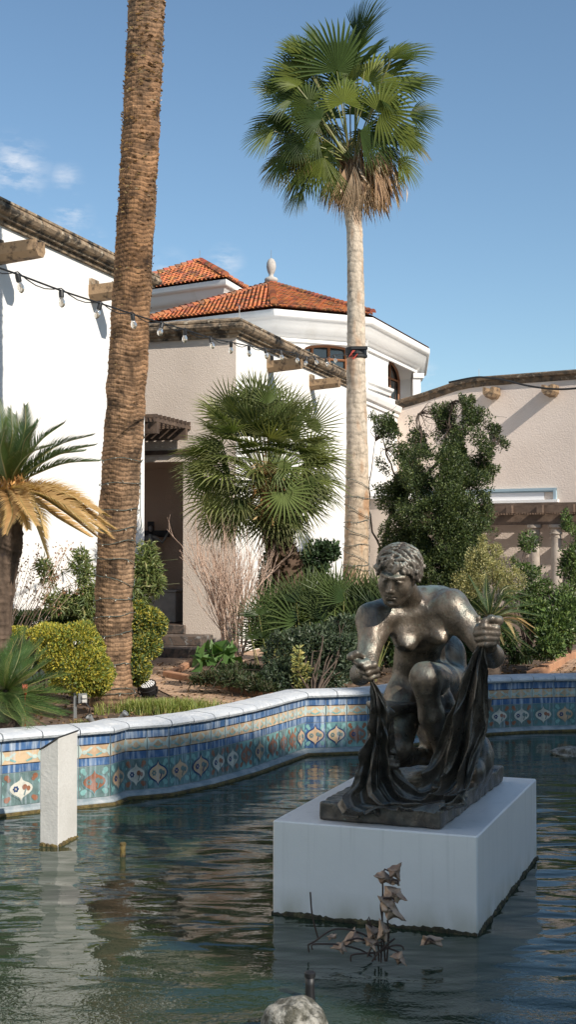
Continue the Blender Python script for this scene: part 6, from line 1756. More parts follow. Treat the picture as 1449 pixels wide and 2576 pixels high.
# dry stalks with seed heads by the wall
r_ = np.random.default_rng(81)
ds = thing('dry_stalks', 'dry brown flower stalks with seed pods against the white wall at left', 'dried plant', G(90, 1690, GZ))
mb = MB(); tips = []
for k in range(26):
    e = P(r_.uniform(20, 190), r_.uniform(1365, 1500), 10.8 + r_.normal() * .1); b = Vector(G(r_.uniform(60, 130), 1690, GZ)); b.y = 10.8
    m_ = b.lerp(e, .5) + Vector((r_.normal() * .03, r_.normal() * .03, .05)); mb.tube([b, m_, e], [.0035, .0025, .0015], 4, caps=False); tips.append(e); tips.append(m_.lerp(e, .6))
mb.build('stalks', M['twig'], ds)
tp_ = np.array([tuple(t) for t in tips]); tp_ = np.repeat(tp_, 9, 0) + r_.normal(size=(len(tips) * 9, 3)) * .035
V, F = leaves_np(tp_, r_.normal(size=tp_.shape), .022, r_, .7, .3, -.4, 1); fo = Foliage(); fo.add(V, F, colours(len(tp_), [(.20, .10, .06), (.30, .17, .10), (.42, .26, .16)], [2, 2, 1], r_)); fo.build('dry_plant_bits', M['leaf_dry'], ds)  # the small blades here are the dry seed pods

# bare shrub
r_ = np.random.default_rng(83)
bs_b = G(592, 1710, GZ)
bs = thing('bare_shrub', 'leafless pale twiggy shrub in front of the sunlit wall corner', 'shrub', bs_b)
mb = MB()
def grow(p, d, L, r, lev, n=4):
    pts = [p]; q = p; dd = d.copy()
    for i in range(n):
        dd = (dd + Vector(r_.normal(size=3)) * .10 + Zv * .05).normalized(); q = q + dd * (L / n); pts.append(q)
    mb.tube(pts, [r * (1 - .55 * i / n) for i in range(n + 1)], 5 if lev < 2 else 4, caps=lev > 1)
    if lev < 3:
        for k in range({0: 4, 1: 3, 2: 2}[lev]):
            f = r_.uniform(.3, .95); i = min(n - 1, int(f * n)); s0 = pts[i].lerp(pts[i + 1], f * n - i)
            nd = (dd + Vector(r_.normal(size=3)) * .30 + Zv * .35).normalized(); grow(s0, nd, L * r_.uniform(.45, .65), max(.0022, r * .6), lev + 1, 3)
for k in range(20):
    a = r_.uniform(-1, 1); tgt = P(572 + a * 66, 1400 + abs(a) * 55 + r_.uniform(0, 60), bs_b.y + r_.normal() * .2); d = (tgt - bs_b); L = d.length
    grow(bs_b + Vector((r_.normal() * .03, r_.normal() * .03, 0)), d.normalized(), L * .92, .0085, 0)
mb.build('twigs', M['twig'], bs)

# saw palmetto clump
r_ = np.random.default_rng(91); sb = G(800, 1700, GZ)
sw = thing('fan_palm_clump', 'dark low clump of spiky fan palms between the shaggy palm and the bronze head', 'palm clump', Vector((sb.x, 11.9, GZ)))
fo = Foliage(); pm = MB()
for k in range(150):
    x = r_.uniform(665, 985); yb = 1640 + r_.normal() * 15; y = r_.uniform(1500, 1615) + max(0, 770 - x) * .6; D = r_.uniform(11.5, 12.5)
    c = P(x, y, D); a = R(90 + (830 - x) * .25 + r_.normal() * 28)
    d = Vector((math.cos(a), -.25 + r_.normal() * .3, math.sin(a))); u = Vector((r_.normal() * .5, -.9, .5))
    fan_leaf(fo, c, d, u, r_.uniform(.28, .42), 12, R(r_.uniform(70, 150)), r_, [(.04, .07, .024), (.07, .11, .035), (.025, .045, .018)], [2, 2, 1], .24, .06, cup=.2, tipcol=(.14, .17, .06))
    bb = P(x + (830 - x) * .25, yb, D); bb.z = GZ; petiole(pm, bb, c, .006, .004, .02)
for k in range(7):
    c = P(r_.uniform(620, 720), r_.uniform(1540, 1620), 11.5 + r_.normal() * .1); a = R(r_.uniform(60, 200)); fan_leaf(fo, c, Vector((math.cos(a), -.3, math.sin(a))), Vector((0, -1, .5)), .26, 15, R(170), r_, [(.045, .085, .03), (.07, .11, .035)], [1, 1], .16, .1); bb = Vector((c.x + .1, c.y, GZ)); petiole(pm, bb, c, .005, .004, .02)
fo.build('fans', M['leaf_gloss'], sw); pm.build('petioles', M['petiole'], sw)
DK = [(.035, .065, .022), (.055, .09, .03), (.025, .045, .018)]
shrub('narrow dark green hedge column behind the shaggy palm trunk', 'hedge', [px_blob(682, 1470, 13.2, 34, 90, .25), px_blob(690, 1540, 13.0, 34, 60, .25)], 5200, .04, DK, [2, 1, 2], 92, base=P(682, 1670, 13.2), shell=.3, name='hedge', m='leaf_gloss')
shrub('round leaved dark green shrub between the shaggy palm trunk and the slim trunk', 'shrub', [px_blob(800, 1400, 13.6, 44, 40, .25), px_blob(770, 1440, 13.6, 50, 40, .25), px_blob(830, 1385, 13.6, 26, 24, .2), px_blob(790, 1480, 13.4, 60, 40, .25)], 3600, .055, [(.05, .085, .04), (.08, .12, .055), (.03, .05, .025)], [2, 1, 2], 93, base=P(790, 1660, 13.6), shell=.5, w=.6, m='leaf_gloss', stems=16)
GG = [(.075, .10, .06), (.05, .075, .04), (.11, .135, .08), (.035, .055, .03)]
shrub('grey green leafy shrub behind the pool wall left of the bronze arm', 'shrub', [px_blob(720, 1650, 10.7, 60, 66, .28), px_blob(790, 1640, 10.7, 66, 70, .28), px_blob(860, 1660, 10.6, 50, 66, .25), px_blob(760, 1710, 10.4, 110, 40, .2), px_blob(870, 1590, 10.9, 50, 40, .2)], 14000, .040, GG, [3, 3, 2, 2], 94, base=G(790, 1765, GZ), shell=.35, w=.5, m='leaf_gloss', stems=24, clump=9, thr=-.5)
shrub('pale yellow sapling against the grey green shrub behind the pool wall', 'shrub', [px_blob(748, 1680, 10.25, 16, 50, .06), px_blob(762, 1720, 10.22, 20, 26, .06), px_blob(772, 1690, 10.25, 12, 22, .05)], 460, .036, [(.34, .32, .10), (.24, .26, .09), (.45, .38, .14)], [2, 2, 1], 95, base=G(755, 1752, GZ), shell=.6, w=.55, stems=8, stem_r=.005)
shrub('low dark groundcover plants along the terracotta kerb', 'groundcover', [px_blob(560, 1702, 10.6, 70, 14, .12), px_blob(640, 1720, 10.4, 50, 22, .14), px_blob(600, 1690, 10.9, 60, 20, .14), px_blob(680, 1735, 10.25, 26, 16, .08), px_blob(520, 1712, 10.7, 50, 10, .12), px_blob(620, 1712, 10.6, 90, 16, .2)], 6500, .038, [(.04, .06, .025), (.07, .10, .035), (.10, .09, .05)], [2, 1, 1], 96, base=G(600, 1712, GZ), w=.3, shell=.5, name='plant', up=.6)
shrub('broad leaved young plant standing in the bed near the kerb corner', 'plant', [px_blob(545, 1645, 11.2, 40, 10, .10), px_blob(508, 1658, 11.1, 16, 8, .05), px_blob(570, 1650, 11.2, 20, 8, .06)], 60, .12, [(.08, .16, .04), (.12, .21, .06)], [1, 1], 97, base=G(545, 1705, GZ), w=.9, up=-.1, spread=.5, shell=.6, name='plant', stems=8, stem_r=.006, stem_mat='greenstem')

# ---------- dark leafy tree on the right
r_ = np.random.default_rng(101)
D5 = 15.5
tb5 = P(985, 1600, D5); tb5.z = GZ
tr = thing('evergreen_tree', 'tall dark glossy evergreen tree with crooked branches in front of the pinkish hall', 'tree', tb5)
cl = [(1150, 1020, 34, 26, 0), (1130, 1050, 55, 40, .2), (1050, 1050, 34, 42, .1), (1200, 1070, 55, 42, 0), (1245, 1105, 36, 36, .1), (985, 1070, 46, 28, -.1), (1060, 1000, 16, 18, .1), (1100, 1110, 70, 45, .3), (1170, 1130, 70, 50, -.2), (1215, 1175, 40, 30, 0), (960, 1120, 34, 40, 0), (1000, 1160, 50, 45, .1), (1080, 1180, 80, 60, -.4), (1160, 1220, 75, 60, -.3), (1020, 1240, 75, 60, .0), (1100, 1280, 95, 70, -.5), (1190, 1290, 50, 50, -.2), (1140, 1350, 100, 60, -.4), (1040, 1350, 80, 60, -.2), (1000, 1420, 60, 50, -.1), (1100, 1420, 100, 60, -.5), (1180, 1410, 60, 55, -.3), (1080, 1500, 110, 60, -.3), (940, 1080, 14, 40, .1), (1262, 1075, 16, 14, 0), (1180, 1010, 16, 16, .2), (1150, 1520, 80, 60, -.3)]
blobs = [px_blob(x, y, D5 + dd, rx * 1.12, ry * 1.12, rx * D5 / FPX * .8) for (x, y, rx, ry, dd) in cl]
pos, out = sample_blobs(blobs, 250000, r_, .7)
f_ = sinfield(55, 20, 9, 34, 1.0, .4)(pos[:, 0], pos[:, 1], pos[:, 2]); zn = np.clip((pos[:, 2] - 1.6) / 1.6, 0, 1); k = f_ > (-.45 + .80 * zn); pos, out = pos[k], out[k]
V, F = leaves_np(pos, out, .034, r_, .45, .2, .35, .9)
fo = Foliage(); fo.add(V, F, colours(len(pos), [(.055, .082, .03), (.09, .12, .04), (.03, .048, .02), (.17, .20, .075)], [3, 3, 2, 1.3], r_)); fo.build('crown', M['leaf_gloss'], tr)
mb = MB()
limbs = [[tb5, P(965, 1400, D5), P(985, 1300, D5), P(1040, 1220, D5)], [P(965, 1400, D5), P(935, 1320, D5), P(930, 1200, D5), P(945, 1110, D5)], [P(985, 1300, D5), P(1000, 1220, D5), P(970, 1130, D5)], [P(1040, 1220, D5), P(1110, 1160, D5), P(1170, 1080, D5), P(1200, 1050, D5)], [P(1040, 1220, D5), P(1060, 1130, D5), P(1055, 1040, D5)], [tb5, P(1000, 1420, D5), P(1090, 1320, D5), P(1180, 1220, D5), P(1240, 1130, D5)], [P(1110, 1160, D5), P(1130, 1080, D5), P(1140, 1010, D5)]]
for i, l in enumerate(limbs):
    q = spl(l, 14); r0 = (.055, .014, .024, .028, .022, .04, .02)[i]; mb.tube([Vector(p) + Vector(r_.normal(size=3)) * .012 for p in q], [r0 * (1 - .75 * k / 13) for k in range(14)], 8, caps=False)
ends = [Vector(b[0]) for b in blobs]
for e in ends:
    j = min(limbs, key=lambda l: min((e - p).length for p in l)); rt = min(j, key=lambda p: (e - p).length)
    idx = r_.choice(len(pos), 1); near = pos[np.linalg.norm(pos - np.array(e), axis=1) < .35]
    if len(near): twigs(mb, rt, [near[i] for i in r_.choice(len(near), 12)], r_, .006, .0018, .28, 7, 4)
mb.build('trunk', M['bark'], tr)

PALE = [(.40, .36, .15), (.28, .28, .12), (.50, .45, .22), (.16, .17, .07)]
shrub('pale yellow green feathery shrub right of the dark evergreen tree', 'shrub', [px_blob(1235, 1440, 13.6, 70, 52, .3), px_blob(1200, 1410, 13.6, 30, 40, .2), px_blob(1280, 1460, 13.6, 46, 36, .25), px_blob(1170, 1470, 13.6, 36, 40, .2), px_blob(1215, 1370, 13.6, 12, 26, .1), px_blob(1250, 1385, 13.6, 16, 20, .1)], 12000, .024, PALE, [3, 3, 2, 2], 102, base=P(1235, 1650, 13.6), shell=.4, clump=12, thr=-.4, cl_f=(14, 40))
RG = [(.11, .17, .045), (.07, .11, .035), (.17, .22, .07), (.05, .075, .025)]
shrub('tall loose climbing shrub round the left stone column', 'shrub', [px_blob(1335, 1360, 14.2, 26, 30, .2), px_blob(1330, 1420, 14.0, 40, 40, .2), px_blob(1340, 1480, 13.8, 50, 44, .2), px_blob(1300, 1500, 13.6, 30, 30, .2)], 5200, .042, RG, [3, 3, 1, 1], 103, base=P(1335, 1640, 14), shell=.55, clump=14, thr=-.1, w=.4, stems=18)
shrub('tall loose climbing shrub at the right edge beside the second stone column', 'shrub', [px_blob(1432, 1360, 14.0, 24, 50, .2), px_blob(1440, 1440, 14.0, 34, 60, .2), px_blob(1430, 1510, 13.6, 40, 50, .25), px_blob(1425, 1310, 14, 10, 30, .1), px_blob(1480, 1420, 14, 40, 90, .2)], 6000, .044, RG, [3, 2, 2, 1], 104, base=P(1435, 1640, 14), shell=.55, clump=15, thr=-.2, w=.4, stems=18)
shrub('dense bright green shrub at the right edge above the block kerb', 'shrub', [px_blob(1390, 1580, 12.6, 60, 50, .3), px_blob(1420, 1540, 12.8, 50, 44, .3), px_blob(1370, 1620, 12.3, 50, 40, .2), px_blob(1350, 1545, 12.8, 36, 34, .2)], 8000, .050, RG, [2, 3, 2, 2], 105, base=G(1390, 1655, GZ), shell=.35, w=.5, m='leaf_gloss', clump=16, thr=-.6)
shrub('dark undergrowth in the shade behind the bronze figure', 'shrub', [px_blob(1000, 1560, 12.6, 60, 60, .3), px_blob(1090, 1560, 13, 80, 60, .3), px_blob(1170, 1600, 12.6, 70, 60, .3), px_blob(1250, 1610, 12.5, 60, 40, .25), px_blob(960, 1620, 12.2, 60, 60, .3), px_blob(1180, 1640, 12.2, 60, 40, .2)], 12000, .052, DK, [2, 2, 2], 106, base=P(1090, 1660, 12.9), shell=.4, m='leaf_gloss', w=.45)
# tuft and grass
def tuft(name, lab, cat, c, rad, n, h, pal, wts, seed, kind=None, spread=.5, w=.006):
    r_ = np.random.default_rng(seed); p = r_.normal(size=(n, 2)) * np.array(rad); cl_ = p[r_.integers(0, n, n // 18)]; p = cl_[r_.integers(0, len(cl_), n)] + r_.normal(size=(n, 2)) * np.array(rad) * .16; Vv = []
    for q in p:
        a = r_.uniform(0, 6.283); L = h * r_.uniform(.6, 1.2); lean = r_.uniform(.1, 1) * spread; d = np.array((math.cos(a) * lean, math.sin(a) * lean, 1)); s_ = np.array((-math.sin(a), math.cos(a), 0)) * w / 2
        b = np.array((c.x + q[0], c.y + q[1], GZ - .012)); m_ = b + d * L * .55; t_ = b + d * L * .95 + np.array((math.cos(a), math.sin(a), -.3)) * L * lean * .5
        Vv += [b - s_, b + s_, m_ + s_ * .8, m_ - s_ * .8, m_ - s_ * .8, m_ + s_ * .8, t_ + s_ * .15, t_ - s_ * .15]
    o = np_obj(name, np.array(Vv), np.arange(len(Vv)).reshape(-1, 4), M['leaf'], None, tuple(c), False, None, colours(n, pal, wts, r_, .2, 8)); setp(o, lab, cat, kind=kind); return o
tuft('grass_tuft', 'dark strappy grass tuft in the shaded bed left of the block kerb', 'grass tuft', G(1300, 1668, GZ), (.08, .05), 260, .17, [(.03, .055, .022), (.05, .08, .03)], [1, 1], 111, spread=.8, w=.009)
tuft('grass', 'sunlit green grass growing between the tall trunk and the coping', 'grass', G(415, 1790, GZ), (.17, .075), 3600, .105, [(.22, .28, .06), (.34, .36, .10), (.13, .18, .045), (.42, .36, .16)], [3, 2, 2, 1], 112, 'stuff', .6, .005)
tuft('grass', 'sparse grass and weeds round the foot of the tall trunk', 'grass', G(300, 1822, GZ), (.16, .05), 700, .045, [(.22, .24, .08), (.36, .25, .13), (.14, .18, .05)], [2, 2, 1], 113, 'stuff', .9, .005)
# leaf litter
r_ = np.random.default_rng(121); n = 5200
px_ = np.stack([r_.uniform(-2.6, 4.6, n), r_.uniform(8.3, 13.5, n), np.full(n, GZ + .004)], 1)
def inside_bed(p):
    pts = [(q.x, q.y) for q in outer]
    xs = np.array([q[0] for q in pts]); ys = np.array([q[1] for q in pts]); return p[:, 1] > np.interp(p[:, 0], xs, ys) + .05
px_ = px_[inside_bed(px_)]; V, F = leaves_np(px_, r_.normal(size=px_.shape) * np.array((1, 1, .1)), .035, r_, .5, .3, .08, .2)
fo = Foliage(); fo.add(V, F, colours(len(px_), [(.22, .13, .07), (.12, .07, .04), (.32, .21, .12), (.06, .045, .03)], [3, 3, 2, 2], r_)); o = fo.build('leaf_litter', M['leaf_dry'], None, (0, 10, GZ)); setp(o, 'scattered brown fallen leaves on the garden soil', 'leaf litter', kind='stuff')
# ================================================================ LIGHT LINES, LAMPS, SMALL THINGS
M['bulbglass'] = mat('bulb_glass', (.8, .76, .68), .05, spec=.6)
_b = M['bulbglass'].node_tree.nodes['Principled BSDF']; _b.inputs['Transmission Weight'].default_value = .85; _b.inputs['IOR'].default_value = 1.25
M['filament'] = mat('filament', (.55, .33, .12), .4, metal=.6)
# festoon from the near left to the slim palm
A_ = P(-60, 655, 5.6); B_ = P(876, 890, D2 - .10)
nodes = [(43, 690), (153, 731), (251, 763), (332, 790), (407, 813), (465, 829), (529, 850), (581, 861), (626, 870), (667, 877), (706, 882), (748, 890), (771, 898), (791, 897), (820, 901), (840, 893)]
def depth_at(px):      # intersection of the pixel column with the vertical plane A-B
    r_ = ray(px, 1000); d = B_ - A_; # A + d s, x/y = r.x/r.y
    q = r_.x / r_.y; s_ = (q * A_.y - A_.x) / (d.x - q * d.y); return A_.y + d.y * s_
fl = thing('string_lights', 'black cable of clear glass bulbs sagging from the upper left to the slim palm', 'string lights', (A_ + B_) / 2)
pts = [A_] + [P(x, y, depth_at(x)) for x, y in nodes] + [B_]
sm = spl(pts, 260)
mb = MB(); mb.tube([Vector(p) for p in sm], .0048, 6); 
q2 = []
for i, (a, b) in enumerate(zip(pts[:-1], pts[1:])):
    for k in range(5): f_ = k / 5; q2.append(a.lerp(b, f_) + Zv * (.012 - .035 * math.sin(math.pi * f_)))
mb.tube(q2 + [pts[-1]], .0030, 5); mb.build('cable', M['cord'], fl)
r_ = np.random.default_rng(5)
def festoon_bulb(p, tilt):
    SK = .86
    ax_z = (Vector((tilt[0], tilt[1], 1))).normalized(); ax_x = ax_z.orthogonal().normalized(); ax_y = ax_z.cross(ax_x)
    mb = MB(); mb.lathe(p, [(a * SK, b * SK) for a, b in ((.008, .008), (.014, .004), (.016, -.012), (.0155, -.036), (.013, -.038))], 12, ax=(ax_x, ax_y, ax_z)); s_ = mb.build('socket', M['black'], fl, auto=40)
    mb = MB(); mb.lathe(p - ax_z * .036 * SK, [(a * SK, b * SK) for a, b in ((.011, 0), (.013, -.008), (.0205, -.026), (.0215, -.038), (.018, -.050), (.010, -.060), (.002, -.064))], 14, ax=(ax_x, ax_y, ax_z)); mb.build('bulb', M['bulbglass'], fl, smooth=True)
    mb = MB(); mb.tube([p - ax_z * .04 + ax_x * .004, p - ax_z * .075, p - ax_z * .044 - ax_x * .004], .0012, 4); mb.build('filament', M['filament'], fl)
for i, (x, y) in enumerate(nodes): festoon_bulb(P(x, y, depth_at(x)) - Zv * .004, (r_.normal() * .25, r_.normal() * .2))
# plain cable across the hall
cb = [(1130, 962), (1200, 949), (1235, 951), (1275, 957), (1322, 969), (1374, 977), (1420, 979), (1480, 974)]
mb = MB(); mb.tube([Vector(p) for p in spl([P(x, y, 26.5 - (x - 1130) * .004) for x, y in cb], 40)], .022, 6); o = mb.build('cable', M['cord']); setp(o, 'thick black cable draped along the pinkish hall parapet to the right edge', 'cable')

# fairy lights wound round the trunks
def fairy(label, path, rads, ys, tilt, seed, wob=.03, nb=52, tail=None, cr=.0026):
    r_ = np.random.default_rng(seed); cen = spl(path, 400); rr = np.interp(np.linspace(0, 1, 400), np.linspace(0, 1, len(rads)), rads)
    t = thing('fairy_lights', label, 'fairy lights', Vector(cen[60])); zc_ = cen[:, 2]
    pts = []; n = len(ys)
    for i, (y, D) in enumerate(ys):
        z = P(0, y, D).z
        for k in range(24):
            th = 2 * math.pi * k / 24; z1 = P(0, ys[min(i + 1, n - 1)][0], D).z; zz = z + (z1 - z) * (k / 24) + tilt[i % len(tilt)] * math.cos(th) + wob * .3 * math.sin(3 * th + i)
            j = int(np.argmin(abs(zc_ - zz))); c = cen[j]; pts.append(Vector((c[0] + math.cos(th) * (rr[j] + .014), c[1] + math.sin(th) * (rr[j] + .014), zz)))
    mb = MB(); mb.tube([p + Vector(r_.normal(size=3)) * .0016 for p in pts], cr, 5, caps=False)
    if tail: mb.tube(tail, .0032, 5)
    mb.build('cord', M['green_cord'], t)
    src = None; front = [p for i, p in enumerate(pts) if p.y < float(np.interp(p.z, np.sort(zc_), cen[np.argsort(zc_), 1])) + .02]
    step = max(1, len(front) // nb)
    for p in front[::step]:
        mb = MB(); d = Vector((r_.normal() * .5, -.8, r_.normal() * .8)).normalized(); mb.tube([p, p + d * .012, p + d * .013, p + d * .024], [.0034, .0034, .0026, .0014], 6)
        mb.m = [0] * 6 + [0] * 6 + [1] * 6 + [0, 1] if False else [0] * len(mb.f)
        for q in range(12, len(mb.f)): mb.m[q] = 1
        mb.build('mini_bulb', [M['green_cord'], M['minibulb']], t)
    return t
dT = tb.y - .15
fairy('green cord of tiny lights wound round the lower part of the tall thick trunk', pathL, reparam(pathL, radL), [(1112, dT), (1172, dT), (1232, dT), (1300, dT), (1345, dT), (1372, dT), (1418, dT), (1470, dT), (1520, dT), (1560, dT + .05), (1608, dT + .1), (1690, tb.y), (1742, tb.y)], [.035, .045, .05, .045, .03, .01, -.02], 3,
      tail=[P(352, 1190, 9.35), P(353, 1240, 9.34), P(352, 1290, 9.33), P(355, 1320, 9.32), P(352, 1345, 9.32)])
fairy('dark cord of tiny lights wound round the lower part of the slim palm trunk', path2, reparam(path2, rad2), [(1192, D2), (1222, D2), (1262, D2), (1296, D2), (1318, D2), (1350, D2), (1378, D2), (1408, D2), (1428, D2)], [-.04, .03, -.05, .035], 4, cr=.0034)

# black stage lamp beside the tall trunk
lb = G(372, 1752, GZ)
lm = thing('flood_lamp', 'black round LED flood lamp with a face of clear lenses right of the tall trunk', 'flood lamp', lb)
M['lens'] = mat('clear_lens', (.75, .73, .72), .12, spec=.8)
hc = P(371, 1728, lb.y - .0); az = Vector((-.12, -.42, .90)).normalized(); axx = Vector((1, -.15, .2)).normalized(); axx = (axx - az * axx.dot(az)).normalized(); ayy = az.cross(axx)
mb = MB(); mb.lathe(hc, [(.045, -.085), (.062, -.075), (.066, -.02), (.071, -.018), (.071, -.010), (.067, -.008), (.067, .010), (.072, .012), (.072, .030), (.066, .032), (.064, .022), (.0, .021)], 28, ax=(axx, ayy, az))
mb.build('housing', M['black'], lm, auto=35)
for rr_, nn_ in ((.0, 1), (.019, 6), (.036, 11), (.053, 17)):
    for k in range(nn_):
        th = 2 * math.pi * k / nn_; p = hc + axx * rr_ * math.cos(th) + ayy * rr_ * math.sin(th)
        mb = MB(); mb.lathe(p, [(.0068, .020), (.0068, .027), (.004, .031), (.001, .032)], 8, ax=(axx, ayy, az)); mb.build('lens', M['lens'], lm, smooth=True)
mb = MB()
for s_ in (-1, 1): mb.tube([hc + axx * .078 * s_, hc + axx * .082 * s_ - Zv * .04 + Vector((0, .0, 0)), lb + axx * .05 * s_ + Zv * .01], [.007, .007, .006], 6)
mb.tube([lb + axx * -.05 + Zv * .008, lb + axx * .05 + Zv * .008], .008, 6)
for s_ in (-1, 1): mb.tube([lb + axx * .03 * s_ + Zv * .03, lb + axx * .075 * s_ + Vector((0, -.05, 0))], .006, 6); mb.tube([lb + axx * .03 * s_ + Zv * .03, lb + axx * .06 * s_ + Vector((0, .06, 0))], .006, 6)
mb.build('yoke', M['black'], lm)
for k in range(6):
    a = -1.1 + .44 * k
for k in range(10):
    th = 2 * math.pi * k / 10; p = hc + axx * .066 * math.cos(th) + ayy * .066 * math.sin(th)
    mb = MB(); mb.tube([p - az * .07, p - az * .022], .0035, 4); mb.build('fin', M['black'], lm)
wb_ = P(413, 1771, lb.y - .12)
gl = thing('ground_lamp', 'small round white ground lamp in the grass right of the black flood lamp', 'ground lamp', Vector((wb_.x, wb_.y, GZ)))
dr_ = Vector((.1, -.95, .35)).normalized(); o1 = dr_.orthogonal().normalized(); o2 = dr_.cross(o1)
mb = MB(); mb.lathe(wb_, [(.014, -.04), (.022, -.025), (.025, 0), (.023, .004)], 16, ax=(o1, o2, dr_)); mb.build('housing', M['metal_grey'], gl, smooth=True)
mb = MB(); mb.lathe(wb_, [(.022, .002), (.020, .009), (.010, .013), (.001, .014)], 16, ax=(o1, o2, dr_)); mb.build('lens', M['paintwhite'], gl, smooth=True)
mb = MB(); mb.tube([wb_ - dr_ * .02 - Zv * .01, Vector((wb_.x, wb_.y + .01, GZ - .02))], .006, 6); mb.build('stake', M['black'], gl)
for (x, y, lab, dx_) in ((308, 1801, 'small grey bullet lamp on the soil just below the tall trunk', .6), (228, 1812, 'small grey bullet lamp lying against the coping left of the tall trunk', -.3)):
    c = P(x, y, G(x, y + 12, GZ).y); t = thing('bullet_lamp', lab, 'ground lamp', Vector((c.x, c.y, GZ)))
    dd_ = Vector((dx_, -.3, .6)).normalized(); o1 = dd_.orthogonal().normalized(); o2 = dd_.cross(o1)
    mb = MB(); mb.lathe(c, [(.010, -.035), (.018, -.03), (.021, .02), (.023, .022), (.023, .034), (.018, .034), (.016, .026)], 14, ax=(o1, o2, dd_)); mb.build('housing', M['metal_grey'], t, auto=40)
    mb = MB(); mb.tube([c - Zv * .01, Vector((c.x, c.y + .01, GZ - .02))], .005, 6); mb.build('stake', M['metal_grey'], t)
# junction box on a post
jb_ = P(207, 1757, 9.05); jt = thing('junction_box', 'grey outdoor socket box on a short post between the boxwood bush and the trunk', 'socket box', Vector((jb_.x, jb_.y, GZ)))
mb = MB(); mb.bbox(jb_, (.062, .045, .075), b=.006); mb.bbox(jb_ + Vector((0, -.028, .0)), (.054, .014, .066), b=.004); mb.build('box', M['metal_grey'], jt)
mb = MB(); mb.bbox(jb_ + Vector((.018, -.040, .015)), (.032, .02, .022), b=.003); mb.bbox(jb_ + Vector((.018, -.040, -.015)), (.032, .02, .022), b=.003); mb.build('cover', M['concrete'], jt)
mb = MB(); mb.box(Vector((jb_.x - .052, jb_.y, (jb_.z + GZ) / 2)), (.022, .012, jb_.z - GZ + .08)); mb.build('post', M['metal_grey'], jt)
mb = MB(); mb.tube([jb_ + Vector((.02, -.04, -.02)), jb_ + Vector((.06, -.05, -.06)), jb_ + Vector((.05, -.03, -.10)), Vector((jb_.x + .02, jb_.y - .05, GZ + .01)), Vector((jb_.x + .15, jb_.y - .12, GZ + .008)), Vector((jb_.x + .3, jb_.y - .1, GZ + .008))], .0045, 6); mb.build('cable', M['cord'], jt)
# red bromeliad bract in the sago
rl_ = P(62, 1738, 8.15); mb = MB()
for k in range(4): 
    a = k * 1.6; mb.tube([rl_ + Vector((0, 0, -.03)), rl_ + Vector((math.cos(a) * .008, -.01, .01)), rl_ + Vector((math.cos(a) * .014, -.012, .045))], [.006, .011, .001], 6)
mb.tube([Vector((rl_.x, rl_.y + .01, GZ)), rl_ + Vector((0, 0, -.03))], .004, 5); M['redbract'] = mat('red_bract', (.42, .07, .03), .5); o = mb.build('flower_bract', M['redbract'], org=Vector((rl_.x, rl_.y, GZ))); setp(o, 'small red flower bract rising among the dark sago fronds at left', 'flower')

# withered lotus in front of the plinth
M['dryleaf'] = mat('withered_leaf', (.52, .36, .25), .7, var=(.26, .165, .11), vscale=16, vlo=.42, vhi=.6, bump=.6, bscale=40)
M['stemdark'] = mat('withered_stem', (.055, .030, .020), .6)
def C7(cx, cy, D): return P(612.7 + .577 * cx, 1991.4 + .577 * cy, D)
lo7 = thing('withered_lotus', 'cluster of withered brown lotus leaves on bent stems before the plinth', 'dead lotus', C7(580, 740, 4.88))
lo7.location.z = 0; ORG[lo7.name].z = 0
r_ = np.random.default_rng(71)
leaves7 = [([(567, 367), (610, 346), (652, 378), (648, 405), (600, 402)], 4.84), ([(628, 335), (690, 312), (682, 384), (640, 372)], 4.82), ([(618, 412), (682, 424), (711, 474), (670, 484), (613, 462)], 4.80), ([(588, 455), (650, 470), (702, 560), (630, 556), (606, 520)], 4.80),
           ([(538, 586), (592, 606), (584, 650), (548, 640)], 4.86), ([(598, 566), (634, 606), (622, 648), (588, 640)], 4.84), ([(483, 604), (512, 650), (450, 668), (436, 655)], 4.92), ([(388, 682), (432, 660), (446, 694), (432, 704)], 4.90), ([(793, 632), (862, 642), (858, 670), (783, 668)], 4.95), ([(648, 722), (688, 702), (704, 754), (676, 748)], 4.78), ([(530, 640), (580, 650), (572, 690), (540, 670)], 4.84), ([(640, 384), (684, 388), (680, 410), (648, 408)], 4.83), ([(368, 632), (404, 624), (400, 640), (376, 644)], 4.98)]
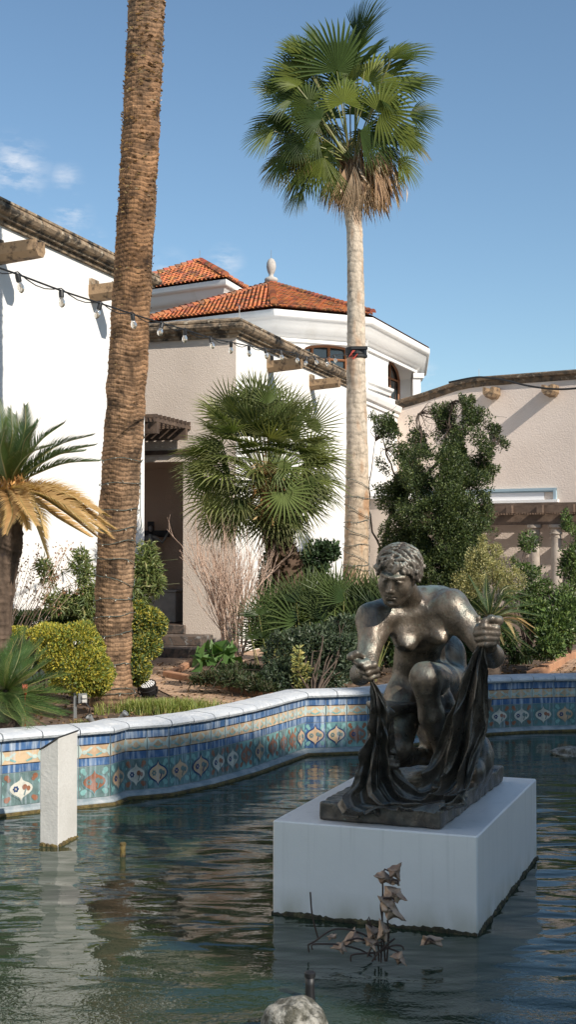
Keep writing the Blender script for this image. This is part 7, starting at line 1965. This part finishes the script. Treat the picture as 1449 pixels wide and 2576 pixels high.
for poly, D in leaves7:
    k_s = 1.35 if poly[0][1] > 560 else 1.1
    cx_, cy_ = sum(x for x, y in poly) / len(poly), sum(y for x, y in poly) / len(poly)
    q = [C7(cx_ + (x - cx_) * k_s, cy_ + (y - cy_) * k_s, D + r_.normal() * .02) for x, y in poly]; c = sum(q, Vector()) / len(q) + Vector((0, -.022, .004)); n = len(q); vs = [c]; fs = []
    ring_n = n * 6; rings = 5
    for a in range(1, rings + 1):
        for k in range(ring_n):
            f_ = k / 6; i = int(f_); e = q[i].lerp(q[(i + 1) % n], f_ - i); mid_in = 1 - .13 * math.sin(math.pi * (f_ - i)); p = c.lerp(c + (e - c) * mid_in, a / rings)
            p += Vector((0, -1, 0)) * (.013 * math.cos(f_ * math.pi * 2) * (a / rings) ** 1.5 - .010 * (a / rings) ** 3 + .004 * math.sin(k * 2.1) * (a / rings)) + Vector(r_.normal(size=3)) * .0012; vs.append(p)
    for k in range(ring_n): fs.append((0, 1 + k, 1 + (k + 1) % ring_n))
    for a in range(rings - 1):
        for k in range(ring_n): b = 1 + a * ring_n; fs.append((b + k, b + (k + 1) % ring_n, b + ring_n + (k + 1) % ring_n, b + ring_n + k))
    mb = MB(); mb.add(vs, fs); o = mb.build('leaf', M['dryleaf'], lo7, smooth=True); sd = o.modifiers.new('thickness', 'SOLIDIFY'); sd.thickness = .0018
stems7 = [([(600, 745), (604, 600), (608, 430), (607, 370), (618, 336), (632, 345)], 4.86), ([(618, 740), (606, 560), (598, 500), (604, 470)], 4.85), ([(625, 740), (634, 620), (628, 560)], 4.84), ([(640, 400), (650, 384), (672, 388), (676, 402)], 4.80), ([(598, 480), (610, 466), (650, 464), (662, 480)], 4.79), ([(590, 740), (585, 660), (540, 560), (546, 545), (560, 600), (575, 735)], 4.87),
          ([(285, 700), (283, 664), (300, 660), (390, 602), (480, 606), (560, 640)], 4.95), ([(325, 640), (300, 540), (291, 438)], 4.97), ([(300, 690), (297, 668), (340, 664), (420, 668), (510, 690), (560, 720)], 4.92), ([(468, 740), (470, 714), (520, 706), (590, 700), (650, 672), (690, 672), (700, 690)], 4.84), ([(560, 740), (600, 690), (660, 640)], 4.83), ([(540, 720), (560, 680), (610, 650), (636, 646)], 4.83), ([(520, 660), (600, 672), (680, 700)], 4.86), ([(790, 668), (810, 640), (830, 650)], 4.94), ([(450, 650), (500, 640), (560, 660)], 4.9)]
for pl, D in stems7:
    mb = MB(); pts = [C7(x, y, D) for x, y in pl]
    mb.tube([Vector(p) for p in spl(pts, 22)], [.0036] * 22, 6); mb.build('stem', M['stemdark'], lo7)
